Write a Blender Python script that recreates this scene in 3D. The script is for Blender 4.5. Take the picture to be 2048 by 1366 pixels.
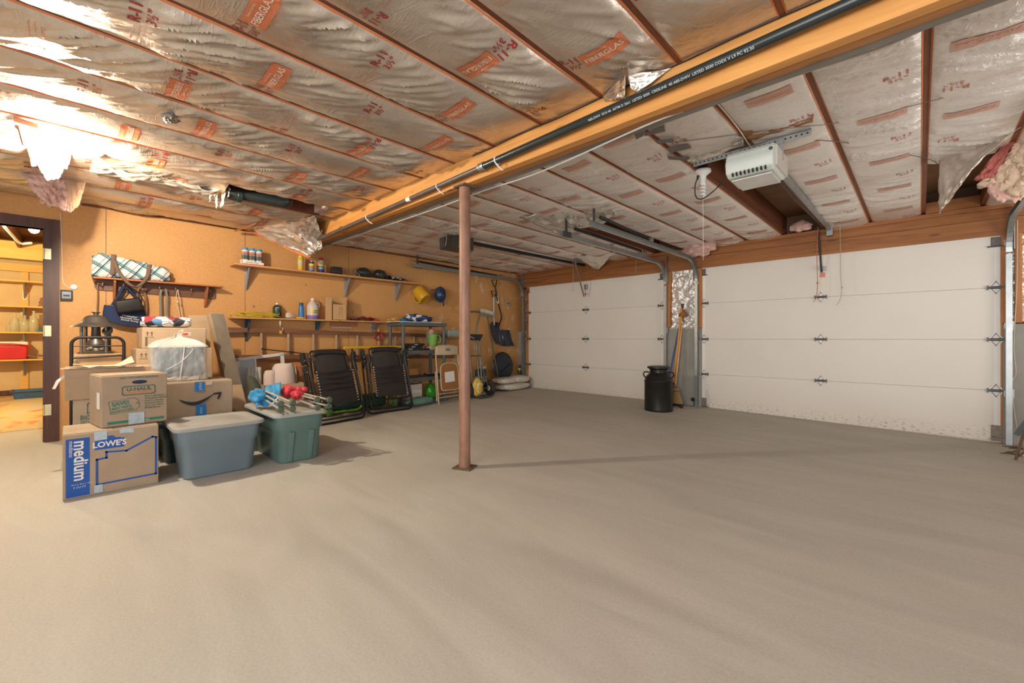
import bpy, bmesh, math, random
from mathutils import Vector as V, Matrix as M, noise
RND = random.Random(11)
PI = math.pi
SC = bpy.context.scene
COL = SC.collection
for o in list(bpy.data.objects):
    bpy.data.objects.remove(o)

# ---------------------------------------------------------------- camera, lights, exposure
F, CX, HY, CAMH = 852.0, 1024.0, 676.0, 1.0          # focal length in px of the 2048 px frame, eye height in m
YAW = math.atan((1840 - CX) / F)
cam_d = bpy.data.cameras.new('camera')
cam_d.sensor_width = 36
cam_d.lens = F / 2048 * 36
cam_d.shift_y = (HY - 683) / 2048
cam_d.clip_start = 0.05
cam = bpy.data.objects.new('camera', cam_d)
COL.objects.link(cam)
cam.location = (0, 0, CAMH)
cam.rotation_euler = (PI / 2, 0, YAW)
SC.camera = cam
SC.view_settings.view_transform = 'Standard'
SC.view_settings.look = 'None'
SC.view_settings.gamma = 1
SC.view_settings.use_curve_mapping = False
SC.view_settings.exposure = 0.25

W = bpy.data.worlds.new('world')
SC.world = W
W.use_nodes = True
W.node_tree.nodes['Background'].inputs[0].default_value = (0.75, 0.85, 1, 1)
W.node_tree.nodes['Background'].inputs[1].default_value = 0.3

LAMP_STRENGTH = 2750
LAMP_COLOR = (1, 0.86, 0.66)


def area(name, loc, rot, sx, sy, power, col):
    d = bpy.data.lights.new(name, 'AREA')
    d.shape = 'RECTANGLE'
    d.size, d.size_y = sx, sy
    d.energy, d.color = power, col
    o = bpy.data.objects.new(name, d)
    o.location, o.rotation_euler = loc, rot
    COL.objects.link(o)


# rear and far-side lights are added fill; blue side light is inferred daylight
area('fill_rear', (0.3, -3.3, 1.2), (PI / 2 + .42, 0, -.22), 3.6, 1.7, 235, (0.97, 0.98, 0.97))
area('daylight_side', (2.2, -.8, 1.4), (0, PI / 2, 0), 1.4, 2.6, 40, (0.44, 0.70, 1))
area('fill_side_far', (2.22, 4.2, 1.2), (0, PI / 2 + .75, 0), 1.3, 2.6, 60, (0.94, 0.98, 0.95))
pl = bpy.data.lights.new('other_room_lamp', 'POINT')
pl.energy, pl.color, pl.shadow_soft_size = 230, (1, 0.78, 0.40), 0.06
plo = bpy.data.objects.new('other_room_lamp', pl)
plo.location = (-8.6, -1.3, 2.1)
COL.objects.link(plo)


# ---------------------------------------------------------------- where a line of sight meets a real plane
def ray(px, py):
    c, s = math.cos(YAW), math.sin(YAW)
    u, w = (px - CX) / F, (HY - py) / F
    return V((-s + c * u, c + s * u, w))


def onz(px, py, z=0.0):
    d = ray(px, py)
    return V((0, 0, CAMH)) + d * ((z - CAMH) / d.z)


def onx(px, py, x):
    d = ray(px, py)
    return V((0, 0, CAMH)) + d * (x / d.x)


def ony(px, py, y):
    d = ray(px, py)
    return V((0, 0, CAMH)) + d * (y / d.y)


# ---------------------------------------------------------------- scene-graph helpers
MATS = {}
ROOTM = {}


def tag(o, label=None, cat=None, group=None, kind=None):
    if label:
        o['label'] = label
    if cat:
        o['category'] = cat
    if group:
        o['group'] = group
    if kind:
        o['kind'] = kind
    return o


def thing(name, label, cat, loc=(0, 0, 0), rotz=0.0, group=None, kind=None, rot=None):
    o = bpy.data.objects.new(name, None)
    o.empty_display_size = 0.1
    o.location = loc
    o.rotation_euler = rot if rot else (0, 0, rotz)
    COL.objects.link(o)
    ROOTM[o.name] = M.Translation(V(loc)) @ o.rotation_euler.to_matrix().to_4x4()
    return tag(o, label, cat, group, kind)


def children_of(o):
    return [c for c in bpy.data.objects if c.parent == o]


def dup(o, loc=None, rotz=None, label=None, parent=None):
    kids = children_of(o)
    c = o.copy()
    COL.objects.link(c)
    c.parent = parent
    if parent is None:
        if loc is not None:
            c.location = loc
        if rotz is not None:
            c.rotation_euler = (0, 0, rotz)
        if label:
            c['label'] = label
    for k in kids:
        dup(k, parent=c)
    return c


class MB:
    """collects shapes and links them as one mesh object"""

    def __init__(self, m=None):
        self.bm = bmesh.new()
        self.m = m or M.Identity(4)

    def add(self, vs, fs):
        b = [self.bm.verts.new(self.m @ V(v)) for v in vs]
        out = []
        for f in fs:
            try:
                out.append(self.bm.faces.new([b[i] for i in f]))
            except ValueError:
                pass
        return b, out

    def box(self, c, s, rot=None, bev=0.0, seg=2, taper=None):
        x, y, z = s[0] / 2, s[1] / 2, s[2] / 2
        vs = [V((sx * x, sy * y, sz * z)) for sz in (-1, 1) for sy in (-1, 1) for sx in (-1, 1)]
        if taper:
            for i in range(4):
                vs[i].x *= taper[0]
                vs[i].y *= taper[1]
        mm = M.Translation(V(c))
        if rot is not None:
            mm = mm @ (rot if isinstance(rot, M) else M.Rotation(rot, 4, 'Z'))
        vs = [mm @ v for v in vs]
        b, f = self.add(vs, [(0, 2, 3, 1), (4, 5, 7, 6), (0, 1, 5, 4), (2, 6, 7, 3), (0, 4, 6, 2), (1, 3, 7, 5)])
        if bev > 0:
            es = list({e for fc in f for e in fc.edges})
            bmesh.ops.bevel(self.bm, geom=es, offset=bev, segments=seg, profile=0.5, affect='EDGES')
        return self

    def b2(self, lo, hi, bev=0.0, seg=2):
        lo, hi = V(lo), V(hi)
        return self.box((lo + hi) / 2, hi - lo, bev=bev, seg=seg)

    def tube(self, pts, r, n=8, closed=False, caps=True):
        pts = [V(p) for p in pts]
        k = len(pts)
        rs = r if isinstance(r, (list, tuple)) else [r] * k
        rings = []
        up = None
        for i, p in enumerate(pts):
            if closed:
                t = pts[(i + 1) % k] - pts[i - 1]
            else:
                t = pts[min(i + 1, k - 1)] - pts[max(i - 1, 0)]
            t.normalize()
            if up is None:
                up = V((0, 0, 1)) if abs(t.z) < 0.9 else V((1, 0, 0))
            up = (up - t * up.dot(t))
            if up.length < 1e-6:
                up = V((1, 0, 0)) if abs(t.x) < .9 else V((0, 1, 0))
                up = up - t * up.dot(t)
            up.normalize()
            sd = t.cross(up)
            rings.append([p + (up * math.cos(2 * PI * j / n) + sd * math.sin(2 * PI * j / n)) * rs[i] for j in range(n)])
        vs = [v for rg in rings for v in rg]
        fs = []
        for i in range(k if closed else k - 1):
            a, b = i * n, ((i + 1) % k) * n
            for j in range(n):
                fs.append((a + j, a + (j + 1) % n, b + (j + 1) % n, b + j))
        if caps and not closed:
            fs.append(tuple(range(n))[::-1])
            fs.append(tuple((k - 1) * n + j for j in range(n)))
        self.add(vs, fs)
        return self

    def cyl(self, a, b, r, r2=None, n=16):
        return self.tube([a, b], [r, r if r2 is None else r2], n)

    def lathe(self, prof, c=(0, 0, 0), n=24, mm=None):
        mm = mm or M.Translation(V(c))
        vs, fs = [], []
        for r, z in prof:
            for j in range(n):
                a = 2 * PI * j / n
                vs.append(mm @ V((r * math.cos(a), r * math.sin(a), z)))
        for i in range(len(prof) - 1):
            for j in range(n):
                fs.append((i * n + j, i * n + (j + 1) % n, (i + 1) * n + (j + 1) % n, (i + 1) * n + j))
        if prof[0][0] > 1e-5:
            fs.append(tuple(range(n))[::-1])
        if prof[-1][0] > 1e-5:
            fs.append(tuple((len(prof) - 1) * n + j for j in range(n)))
        self.add(vs, fs)
        return self

    def prism(self, poly, d, mm=None):
        """polygon in local xy, extruded from z=0 to z=d"""
        mm = mm or M.Identity(4)
        n = len(poly)
        vs = [mm @ V((p[0], p[1], 0)) for p in poly] + [mm @ V((p[0], p[1], d)) for p in poly]
        fs = [tuple(range(n))[::-1], tuple(range(n, 2 * n))] + [(i, (i + 1) % n, n + (i + 1) % n, n + i) for i in range(n)]
        self.add(vs, fs)
        return self

    def grid(self, nu, nv, fn, wrap=False):
        vs = [fn(i / nu, j / nv) for j in range(nv + 1) for i in range(nu + (0 if wrap else 1))]
        w = nu if wrap else nu + 1
        fs = []
        for j in range(nv):
            for i in range(nu):
                fs.append((j * w + i, j * w + (i + 1) % w, (j + 1) * w + (i + 1) % w, (j + 1) * w + i))
        self.add(vs, fs)
        return self

    def ball(self, c, r, nu=16, nv=10, fn=None):
        r = (r, r, r) if isinstance(r, (int, float)) else r
        c = V(c)

        def g(u, v):
            a, b = 2 * PI * u, PI * (v - .5)
            d = V((math.cos(a) * math.cos(b), math.sin(a) * math.cos(b), math.sin(b)))
            k = fn(d) if fn else 1
            return c + V((d.x * r[0], d.y * r[1], d.z * r[2])) * k
        return self.grid(nu, nv, g, wrap=True)

    def build(self, name, mat, parent=None, smooth=False, origin=None, solid=0.0, world=False, kind=None, bevel=0.0, label=None, sub=0):
        bm = self.bm
        if world and parent is not None:
            bmesh.ops.transform(bm, matrix=ROOTM[parent.name].inverted(), verts=bm.verts)
        if origin is not None:
            bmesh.ops.translate(bm, vec=-V(origin), verts=bm.verts)
        bmesh.ops.remove_doubles(bm, verts=bm.verts, dist=1e-5)
        bmesh.ops.recalc_face_normals(bm, faces=bm.faces)
        me = bpy.data.meshes.new(name)
        bm.to_mesh(me)
        bm.free()
        mats = mat if isinstance(mat, (list, tuple)) else [mat]
        for m_ in mats:
            me.materials.append(m_)
        if smooth:
            me.polygons.foreach_set('use_smooth', [True] * len(me.polygons))
            try:
                me.set_sharp_from_angle(angle=math.radians(40))
            except Exception:
                pass
        o = bpy.data.objects.new(name, me)
        COL.objects.link(o)
        if parent is not None:
            o.parent = parent
            ROOTM[o.name] = ROOTM.get(parent.name, M.Identity(4))
        elif origin is not None:
            o.location = origin
            ROOTM[o.name] = M.Translation(V(origin))
        else:
            ROOTM[o.name] = M.Identity(4)
        if solid:
            md = o.modifiers.new('solid', 'SOLIDIFY')
            md.thickness = solid
            md.offset = 0
        if bevel:
            md = o.modifiers.new('bevel', 'BEVEL')
            md.width, md.segments, md.limit_method = bevel, 2, 'ANGLE'
        if sub:
            md = o.modifiers.new('sub', 'SUBSURF')
            md.levels = md.render_levels = sub
        if kind:
            o['kind'] = kind
        if label:
            o['label'] = label
        return o


def struct(name, mb, mat, **k):
    return mb.build(name, mat, kind='structure', **k)


def smooth_path(pts, n=6, closed=False):
    """Catmull-Rom through the points"""
    pts = [V(p) for p in pts]
    k = len(pts)
    out = []
    for i in range(k if closed else k - 1):
        p0 = pts[(i - 1) % k] if (closed or i > 0) else pts[i]
        p1, p2 = pts[i], pts[(i + 1) % k]
        p3 = pts[(i + 2) % k] if (closed or i + 2 < k) else p2
        for j in range(n):
            t = j / n
            out.append(0.5 * ((2 * p1) + (p2 - p0) * t + (2 * p0 - 5 * p1 + 4 * p2 - p3) * t * t + (3 * p1 - p0 - 3 * p2 + p3) * t ** 3))
    if not closed:
        out.append(pts[-1])
    return out


# ---------------------------------------------------------------- writing
_TXT = {}


def text_shape(s, size=1.0, bold=0.0, align='CENTER', shear=0.0, spacing=1.0):
    key = (s, bold, align, shear, spacing)
    if key not in _TXT:
        cu = bpy.data.curves.new('t', 'FONT')
        cu.body = s
        cu.size = 1.0
        cu.offset = bold
        cu.align_x = align
        cu.align_y = 'CENTER'
        cu.shear = shear
        cu.space_character = spacing
        cu.resolution_u = 2
        cu.fill_mode = 'FRONT'
        ob = bpy.data.objects.new('t', cu)
        me = ob.to_mesh()
        vs = [(v.co.x, v.co.y) for v in me.vertices]
        fs = [tuple(p.vertices) for p in me.polygons]
        ob.to_mesh_clear()
        bpy.data.objects.remove(ob)
        bpy.data.curves.remove(cu)
        _TXT[key] = (vs, fs)
    vs, fs = _TXT[key]
    return [(x * size, y * size) for x, y in vs], fs


def write(mb, s, size, fn, **k):
    """letters laid on a surface: fn maps the flat (x, y) of the writing to a point"""
    vs, fs = text_shape(s, size, **k)
    mb.add([fn(x, y) for x, y in vs], fs)


def planar(o, ux, uy):
    o, ux, uy = V(o), V(ux), V(uy)
    return lambda x, y: o + ux * x + uy * y


# ---------------------------------------------------------------- materials
def mat(name, col, rough=0.5, metal=0.0, var=0.12, vscale=6.0, bump=0.0, bscale=60.0, stretch=(1, 1, 1), emit=None, trans=0.0, alpha=1.0, spec=0.5, ior=1.45, coat=0.0, sheen=0.0):
    if name in MATS:
        return MATS[name]
    m = bpy.data.materials.new(name)
    m.use_nodes = True
    nt = m.node_tree
    b = nt.nodes['Principled BSDF']
    b.inputs['Roughness'].default_value = rough
    b.inputs['Metallic'].default_value = metal
    b.inputs['IOR'].default_value = ior
    b.inputs['Specular IOR Level'].default_value = spec
    b.inputs['Base Color'].default_value = (*col, 1)
    b.inputs['Transmission Weight'].default_value = trans
    b.inputs['Alpha'].default_value = alpha
    b.inputs['Coat Weight'].default_value = coat
    b.inputs['Sheen Weight'].default_value = sheen
    if emit:
        b.inputs['Emission Color'].default_value = (*emit[0], 1)
        b.inputs['Emission Strength'].default_value = emit[1]
    N = nt.nodes.new
    L = nt.links.new
    tc = N('ShaderNodeTexCoord')
    mp = N('ShaderNodeMapping')
    mp.inputs['Scale'].default_value = stretch
    L(tc.outputs['Object'], mp.inputs['Vector'])
    if var > 0:
        nz = N('ShaderNodeTexNoise')
        nz.inputs['Scale'].default_value = vscale
        nz.inputs['Detail'].default_value = 5
        L(mp.outputs[0], nz.inputs['Vector'])
        mx = N('ShaderNodeMix')
        mx.data_type = 'RGBA'
        L(nz.outputs[0], mx.inputs['Factor'])
        mx.inputs['A'].default_value = (*[max(0, c * (1 - 2 * var)) for c in col], 1)
        mx.inputs['B'].default_value = (*[min(1, c * (1 + 2 * var)) for c in col], 1)
        L(mx.outputs['Result'], b.inputs['Base Color'])
    if bump > 0:
        nb = N('ShaderNodeTexNoise')
        nb.inputs['Scale'].default_value = bscale
        nb.inputs['Detail'].default_value = 4
        L(mp.outputs[0], nb.inputs['Vector'])
        bp = N('ShaderNodeBump')
        bp.inputs['Strength'].default_value = bump
        bp.inputs['Distance'].default_value = 0.01
        L(nb.outputs[0], bp.inputs['Height'])
        L(bp.outputs[0], b.inputs['Normal'])
    MATS[name] = m
    return m


class NT:
    """short hand for node graphs"""

    def __init__(self, name, rough=0.6, metal=0.0):
        self.m = bpy.data.materials.new(name)
        self.m.use_nodes = True
        self.t = self.m.node_tree
        self.b = self.t.nodes['Principled BSDF']
        self.b.inputs['Roughness'].default_value = rough
        self.b.inputs['Metallic'].default_value = metal
        self.tc = self.t.nodes.new('ShaderNodeTexCoord')
        MATS[name] = self.m

    def n(self, typ, ins=None, **kw):
        nd = self.t.nodes.new('ShaderNode' + typ)
        for k, v in kw.items():
            setattr(nd, k, v)
        for k, v in (ins or {}).items():
            if isinstance(v, bpy.types.NodeSocket):
                self.t.links.new(v, nd.inputs[k])
            else:
                nd.inputs[k].default_value = v
        return nd

    def map(self, scale=(1, 1, 1), rot=(0, 0, 0), loc=(0, 0, 0), src='Object'):
        return self.n('Mapping', {'Vector': self.tc.outputs[src], 'Scale': scale, 'Rotation': rot, 'Location': loc}).outputs[0]

    def noise(self, scale, vec=None, detail=4, rough=0.5, dist=0.0):
        return self.n('TexNoise', {'Scale': scale, 'Detail': detail, 'Roughness': rough, 'Distortion': dist, 'Vector': vec or self.tc.outputs['Object']}).outputs[0]

    def ramp(self, fac, stops):
        nd = self.n('ValToRGB', {'Fac': fac})
        el = nd.color_ramp.elements
        while len(el) < len(stops):
            el.new(0.5)
        for e, (p, c) in zip(el, stops):
            e.position = p
            e.color = c if len(c) == 4 else (*c, 1)
        return nd.outputs[0]

    def mix(self, fac, a, b, blend='MIX'):
        nd = self.t.nodes.new('ShaderNodeMix')
        nd.data_type = 'RGBA'
        nd.blend_type = blend
        for k, v in (('Factor', fac), ('A', a), ('B', b)):
            if isinstance(v, bpy.types.NodeSocket):
                self.t.links.new(v, nd.inputs[k])
            else:
                nd.inputs[k].default_value = v if k == 'Factor' or len(v) == 4 else (*v, 1)
        return nd.outputs['Result']

    def math(self, op, a, b=0.0, clamp=False):
        nd = self.t.nodes.new('ShaderNodeMath')
        nd.operation = op
        nd.use_clamp = clamp
        for i, v in enumerate((a, b)):
            if isinstance(v, bpy.types.NodeSocket):
                self.t.links.new(v, nd.inputs[i])
            else:
                nd.inputs[i].default_value = v
        return nd.outputs[0]

    def col(self, s):
        self.t.links.new(s, self.b.inputs['Base Color'])

    def bump(self, h, strength=0.3, dist=0.01):
        bp = self.n('Bump', {'Height': h, 'Strength': strength, 'Distance': dist})
        self.t.links.new(bp.outputs[0], self.b.inputs['Normal'])

    def set(self, k, v):
        if isinstance(v, bpy.types.NodeSocket):
            self.t.links.new(v, self.b.inputs[k])
        else:
            self.b.inputs[k].default_value = v


def m_wood(name, c0, c1, axis='x', rough=0.6, scale=1.0, knots=True, dark=(0.12, 0.05, 0.02)):
    g = NT(name, rough)
    st = {'x': (1.2, 18, 18), 'y': (18, 1.2, 18), 'z': (18, 18, 1.2)}[axis]
    st = tuple(s * scale for s in st)
    v = g.map(st)
    a = g.noise(1.0, v, 5, 0.6, 0.6)
    c = g.ramp(a, [(0.3, c0), (0.72, c1)])
    if knots:
        ks = {'x': (2.2, 7, 7), 'y': (7, 2.2, 7), 'z': (7, 7, 2.2)}[axis]
        vo = g.n('TexVoronoi', {'Vector': g.map(ks), 'Scale': 1.0})
        k = g.ramp(vo.outputs['Distance'], [(0.07, (1, 1, 1)), (0.14, (0, 0, 0))])
        c = g.mix(g.math('MULTIPLY', k, 0.75), c, dark)
    g.col(c)
    g.bump(a, 0.15, 0.005)
    return g.m


# poured concrete: blotches, trowel sweeps, grit, a few cracks and spots
g = NT('concrete_floor', 0.72)
v0 = g.map()
big = g.noise(0.55, v0, 4, 0.55, 0.4)
sweep = g.noise(1.0, g.map((0.7, 3.2, 1), (0, 0, 0.75)), 5, 0.6, 1.2)
fine = g.noise(90, v0, 3, 0.7)
c = g.ramp(big, [(0.25, (0.39, 0.37, 0.32)), (0.5, (0.48, 0.46, 0.40)), (0.78, (0.56, 0.54, 0.475))])
c = g.mix(0.55, c, g.ramp(sweep, [(0.3, (0.36, 0.34, 0.295)), (0.7, (0.58, 0.555, 0.49))]))
c = g.mix(0.22, c, g.ramp(fine, [(0.3, (0.25, 0.22, 0.18)), (0.75, (0.68, 0.62, 0.54))]))
vo = g.n('TexVoronoi', {'Vector': g.map((1.3, 2.0, 1), (0, 0, .6)), 'Scale': 1.1, 'Randomness': 1.0})
spot = g.ramp(vo.outputs['Distance'], [(0.006, (1, 1, 1)), (0.016, (0, 0, 0))])
c = g.mix(g.math('MULTIPLY', spot, 0.6), c, (0.12, 0.09, 0.06))
vo2 = g.n('TexVoronoi', {'Vector': v0, 'Scale': 34.0, 'Randomness': 1.0})
sp2 = g.ramp(vo2.outputs['Distance'], [(0.05, (1, 1, 1)), (0.11, (0, 0, 0))])
sp2 = g.math('MULTIPLY', sp2, g.ramp(g.noise(1.3, v0, 3), [(0.5, (0, 0, 0)), (0.62, (1, 1, 1))]))
c = g.mix(g.math('MULTIPLY', sp2, 0.35), c, (0.2, 0.16, 0.12))
g.col(c)
g.set('Roughness', g.ramp(sweep, [(0.3, (0.62, 0.62, 0.62)), (0.7, (0.85, 0.85, 0.85))]))
g.bump(g.mix(0.6, fine, sweep), 0.12, 0.01)

# tan hardboard
g = NT('hardboard', 0.62)
a = g.noise(0.9, None, 5, 0.55)
c = g.ramp(a, [(0.3, (0.54, 0.265, 0.085)), (0.7, (0.64, 0.335, 0.115))])
c = g.mix(0.25, c, g.ramp(g.noise(40, None, 3), [(0.3, (0.46, 0.215, 0.07)), (0.7, (0.70, 0.38, 0.145))]))
vo = g.n('TexVoronoi', {'Vector': g.map((1, 2.2, 2.2)), 'Scale': 1.6})
dn = g.ramp(vo.outputs['Distance'], [(0.035, (1, 1, 1)), (0.06, (0, 0, 0))])
c = g.mix(g.math('MULTIPLY', dn, 0.75), c, (0.13, 0.07, 0.035))
pl_ = g.ramp(g.noise(3.5, g.map((1, 1, .8), (0, 0, 0), (3, 1, 0)), 6, 0.7), [(0.60, (0, 0, 0)), (0.62, (1, 1, 1))])
sep = g.n('SeparateXYZ', {'Vector': g.tc.outputs['Object']})
far = g.ramp(g.math('DIVIDE', sep.outputs[1], 7.0), [(0.5, (0, 0, 0)), (0.7, (1, 1, 1))])
c = g.mix(g.math('MULTIPLY', g.math('MULTIPLY', pl_, far), 0.8), c, (0.66, 0.5, 0.3))
g.col(c)
g.bump(g.noise(120, None, 2), 0.05, 0.004)

# kraft-backed foil of the insulation: metallised film, pleated and crumpled
def m_foil(name, c0, c1, metal, rough, s_b=0.35, ang=0.5):
    g = NT(name, rough, metal)
    n1 = g.n('TexNoise', {'Vector': g.map((7, 42, 10), (0, 0, ang)), 'Scale': 1.0, 'Detail': 3.0, 'Roughness': .55, 'Distortion': 1.2}, noise_type='RIDGED_MULTIFRACTAL').outputs[0]
    n2 = g.noise(22, None, 5, 0.62, 1.5)
    n3 = g.noise(2.2, None, 4, 0.5)
    msk = g.ramp(g.noise(3.1, g.map((1, 1, 1), (0, 0, 0), (5, 2, 1)), 3), [(.42, (0, 0, 0)), (.62, (1, 1, 1))])
    g.col(g.ramp(n3, [(0.3, c0), (0.7, c1)]))
    g.set('Roughness', g.ramp(n3, [(0.35, (rough - .06,) * 3), (0.7, (rough + .1,) * 3)]))
    h = g.math('ADD', g.math('MULTIPLY', g.math('MULTIPLY', n1, msk), .5), g.math('MULTIPLY', n2, .45))
    g.bump(h, s_b, 0.012)
    return g.m


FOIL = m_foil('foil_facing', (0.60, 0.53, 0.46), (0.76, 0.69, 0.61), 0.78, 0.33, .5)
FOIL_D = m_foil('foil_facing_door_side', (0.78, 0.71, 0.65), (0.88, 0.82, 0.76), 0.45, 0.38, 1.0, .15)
FOIL_B = m_foil('bright_foil', (0.80, 0.79, 0.78), (0.92, 0.91, 0.9), 0.95, 0.22, 0.3)
JOIST = m_wood('joist_wood', (0.12, 0.035, 0.014), (0.23, 0.075, 0.028), 'y', 0.6)
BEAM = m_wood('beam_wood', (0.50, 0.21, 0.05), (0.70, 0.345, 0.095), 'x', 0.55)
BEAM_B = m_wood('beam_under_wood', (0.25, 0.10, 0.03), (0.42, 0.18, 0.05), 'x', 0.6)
HEADER = m_wood('header_wood', (0.26, 0.09, 0.025), (0.44, 0.175, 0.05), 'x', 0.6)
STUD = m_wood('stud_wood', (0.42, 0.15, 0.04), (0.62, 0.27, 0.08), 'z', 0.6)
DARKDOOR = m_wood('dark_frame_wood', (0.05, 0.02, 0.012), (0.11, 0.042, 0.024), 'z', 0.45, knots=False)
SHELFW = m_wood('shelf_wood', (0.52, 0.25, 0.085), (0.68, 0.37, 0.14), 'y', 0.5, knots=False)
RACKW = m_wood('rack_wood', (0.33, 0.11, 0.04), (0.46, 0.17, 0.06), 'y', 0.45, knots=False)
LADW = m_wood('ladder_wood', (0.14, 0.055, 0.025), (0.27, 0.115, 0.05), 'y', 0.6, knots=False)
YWOOD = m_wood('yellow_wood', (0.66, 0.37, 0.08), (0.82, 0.50, 0.14), 'y', 0.55)
DECK = mat('deck_board', (0.22, 0.11, 0.05), 0.7, var=.2)
INK_R = mat('red_ink', (0.30, 0.025, 0.02), 0.5, var=0)
INK_O = mat('orange_ink', (0.55, 0.17, 0.075), 0.45, 0.2, var=0.08)
INK_R2 = mat('faded_red_ink', (0.48, 0.16, 0.12), 0.5, var=0)
INK_O2 = mat('faded_orange_ink', (0.62, 0.36, 0.29), 0.5, 0.2, var=0.08)
INK_OL = mat('pale_orange_ink', (0.62, 0.36, 0.25), 0.5, 0.2, var=0)
INK_P = mat('pale_ink', (0.72, 0.60, 0.50), 0.5, 0.2, var=0)
KRAFT = mat('kraft_edge', (0.58, 0.17, 0.05), 0.7, var=0.15)
PINK = mat('pink_fibre', (0.72, 0.40, 0.33), 0.95, var=0.3, vscale=20, bump=0.35, bscale=45, sheen=.3)
PALEFIB = mat('pale_fibre', (0.74, 0.52, 0.38), 0.95, var=0.25, vscale=24, bump=0.35, bscale=45)
GALV = mat('galvanised_steel', (0.40, 0.42, 0.42), 0.40, 0.8, var=.12, vscale=14)
GALVD = mat('dull_steel', (0.35, 0.36, 0.36), 0.45, 0.8, var=.15, vscale=14)
BLACKM = mat('black_metal', (0.02, 0.02, 0.022), 0.4, 0.3, var=.1)
BLACKP = mat('black_plastic', (0.018, 0.018, 0.02), 0.42, var=.1)
ABS = mat('abs_pipe', (0.022, 0.028, 0.028), 0.28, var=.15)
WHITEP = mat('white_plastic', (0.78, 0.77, 0.73), 0.4, var=.04)
WHITE = mat('white_paint', (0.76, 0.75, 0.72), 0.5, var=.04)
CARD = mat('cardboard', (0.375, 0.285, 0.195), 0.8, var=.08, vscale=9, bump=.04, bscale=150)
CARD2 = mat('cardboard_pale', (0.47, 0.335, 0.21), 0.8, var=.08, vscale=7, bump=.04, bscale=150)
CARDD = mat('cardboard_grey', (0.36, 0.285, 0.21), 0.8, var=.06, vscale=9, bump=.03, bscale=150)
# ================================================================ the room
XW, YG, XR, YB = -6.05, 6.47, 2.3, -3.45
ZC, DECKZ = 2.36, 2.60
PITCH = 0.44


def floor_z(x, y):
    a = min(1, max(0, (x + 3.3) / 3.8))
    b = min(1, max(0, (y - 2.6) / 3.2))
    return -0.055 * a * b * b * (3 - 2 * b)


mb = MB()
xs = [-14.5, -9, XW] + [XW + i * (XR + .2 - XW) / 24 for i in range(1, 25)]
ys = [YB - .2 + i * (YG + .5 - YB) / 30 for i in range(31)]
mb.add([(x, y, floor_z(x, y)) for y in ys for x in xs],
       [(j * len(xs) + i, j * len(xs) + i + 1, (j + 1) * len(xs) + i + 1, (j + 1) * len(xs) + i) for j in range(30) for i in range(len(xs) - 1)])
fl = struct('floor', mb, MATS['concrete_floor'], smooth=True)
tag(fl, 'bare grey-beige concrete garage floor', 'floor')

mb = MB()
mb.b2((XW - .2, YB - .2, DECKZ), (XR + .2, YG + .4, DECKZ + .1))
tag(struct('ceiling', mb, DECK), 'bare wood deck above the ceiling joists', 'ceiling')

DY0, DY1, DZ = -1.10, -0.150, 2.045      # the doorway to the next room
mb = MB()
T = .10
mb.b2((XW - T, DY1 + .0, 0), (XW, YG + .3, DECKZ))
mb.b2((XW - T, YB - .2, 0), (XW, DY0, DECKZ))
mb.b2((XW - T, DY0, DZ), (XW, DY1, DECKZ))
wl = struct('wall_left', mb, MATS['hardboard'])
tag(wl, 'tan hardboard wall carrying the shelves', 'wall')
mb = MB()
for px in (212, 490, 697):
    p = onx(px, 600, XW)
    mb.b2((XW - .001, p.y - .002, .02), (XW + .0015, p.y + .002, 2.40))
mb.build('panel_joint', mat('joint_dark', (0.10, 0.05, 0.02), .8), wl)  # dark line at each panel joint
mb = MB()
mb.b2((XW, .1, 2.325), (XW + .02, YG, 2.36))
mb.build('ledger_board', JOIST, wl)

# door wall: header, jack studs, concrete piers
mb = MB()
mb.b2((XW, YG, 2.033), (XR, YG + .14, 2.20))
mb.b2((XW, YG + .02, 2.206), (XR, YG + .14, 2.30))
mb.b2((XW, YG - .01, 2.30), (XR, YG + .14, 2.345))
hd = struct('trim_1', mb, HEADER)
tag(hd, 'brown timber header above both garage doors', 'header')
mb = MB()
mb.b2((XW - .1, YG + .14, -.1), (XR + .1, YG + .3, DECKZ))
wb = struct('wall_back', mb, mat('sheathing', (0.16, 0.09, 0.05), 0.8))
CONC = mat('pier_concrete', (0.33, 0.315, 0.28), 0.85, var=.16, vscale=3, bump=.2, bscale=50)
LEDGE_Z = ony(1366, 656, YG).z
PX0, PX1 = ony(1338, 676, YG).x, ony(1398, 676, YG).x
mb = MB()
mb.b2((PX0 - .03, YG + .005, -.1), (PX1 + .03, YG + .14, LEDGE_Z - .012))
mb.b2((.60, YG + .01, -.1), (XR, YG + .14, LEDGE_Z - .012))
mb.b2((XW, YG + .03, -.1), (-5.78, YG + .14, LEDGE_Z - .012))
mb.build('concrete_pier', CONC, wb)
mb = MB()
for a in (PX0 - .035, PX1 - .012):
    mb.b2((a, YG, LEDGE_Z), (a + .05, YG + .14, 2.04))
for a in (.585, .68):
    mb.b2((a, YG + .01, LEDGE_Z), (a + .045, YG + .14, 2.04))
mb.b2((-5.80, YG + .01, 0), (-5.75, YG + .14, 2.04))
mb.b2((.545, YG + .03, -.1), (.60, YG + .14, 2.04))
mb.b2((PX0 - .075, YG + .03, -.1), (PX0 - .035, YG + .14, 2.04))
mb.b2((PX1 + .035, YG + .03, -.1), (PX1 + .075, YG + .14, 2.04))
mb.build('stud', STUD, wb)
mb = MB()
mb.b2((PX0 + .0, YG, LEDGE_Z - .012), (PX1 + .0, YG + .14, LEDGE_Z + .012))
mb.build('sill_plate', mat('sill_plate', (0.5, 0.46, 0.4), .7), wb)


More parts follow.
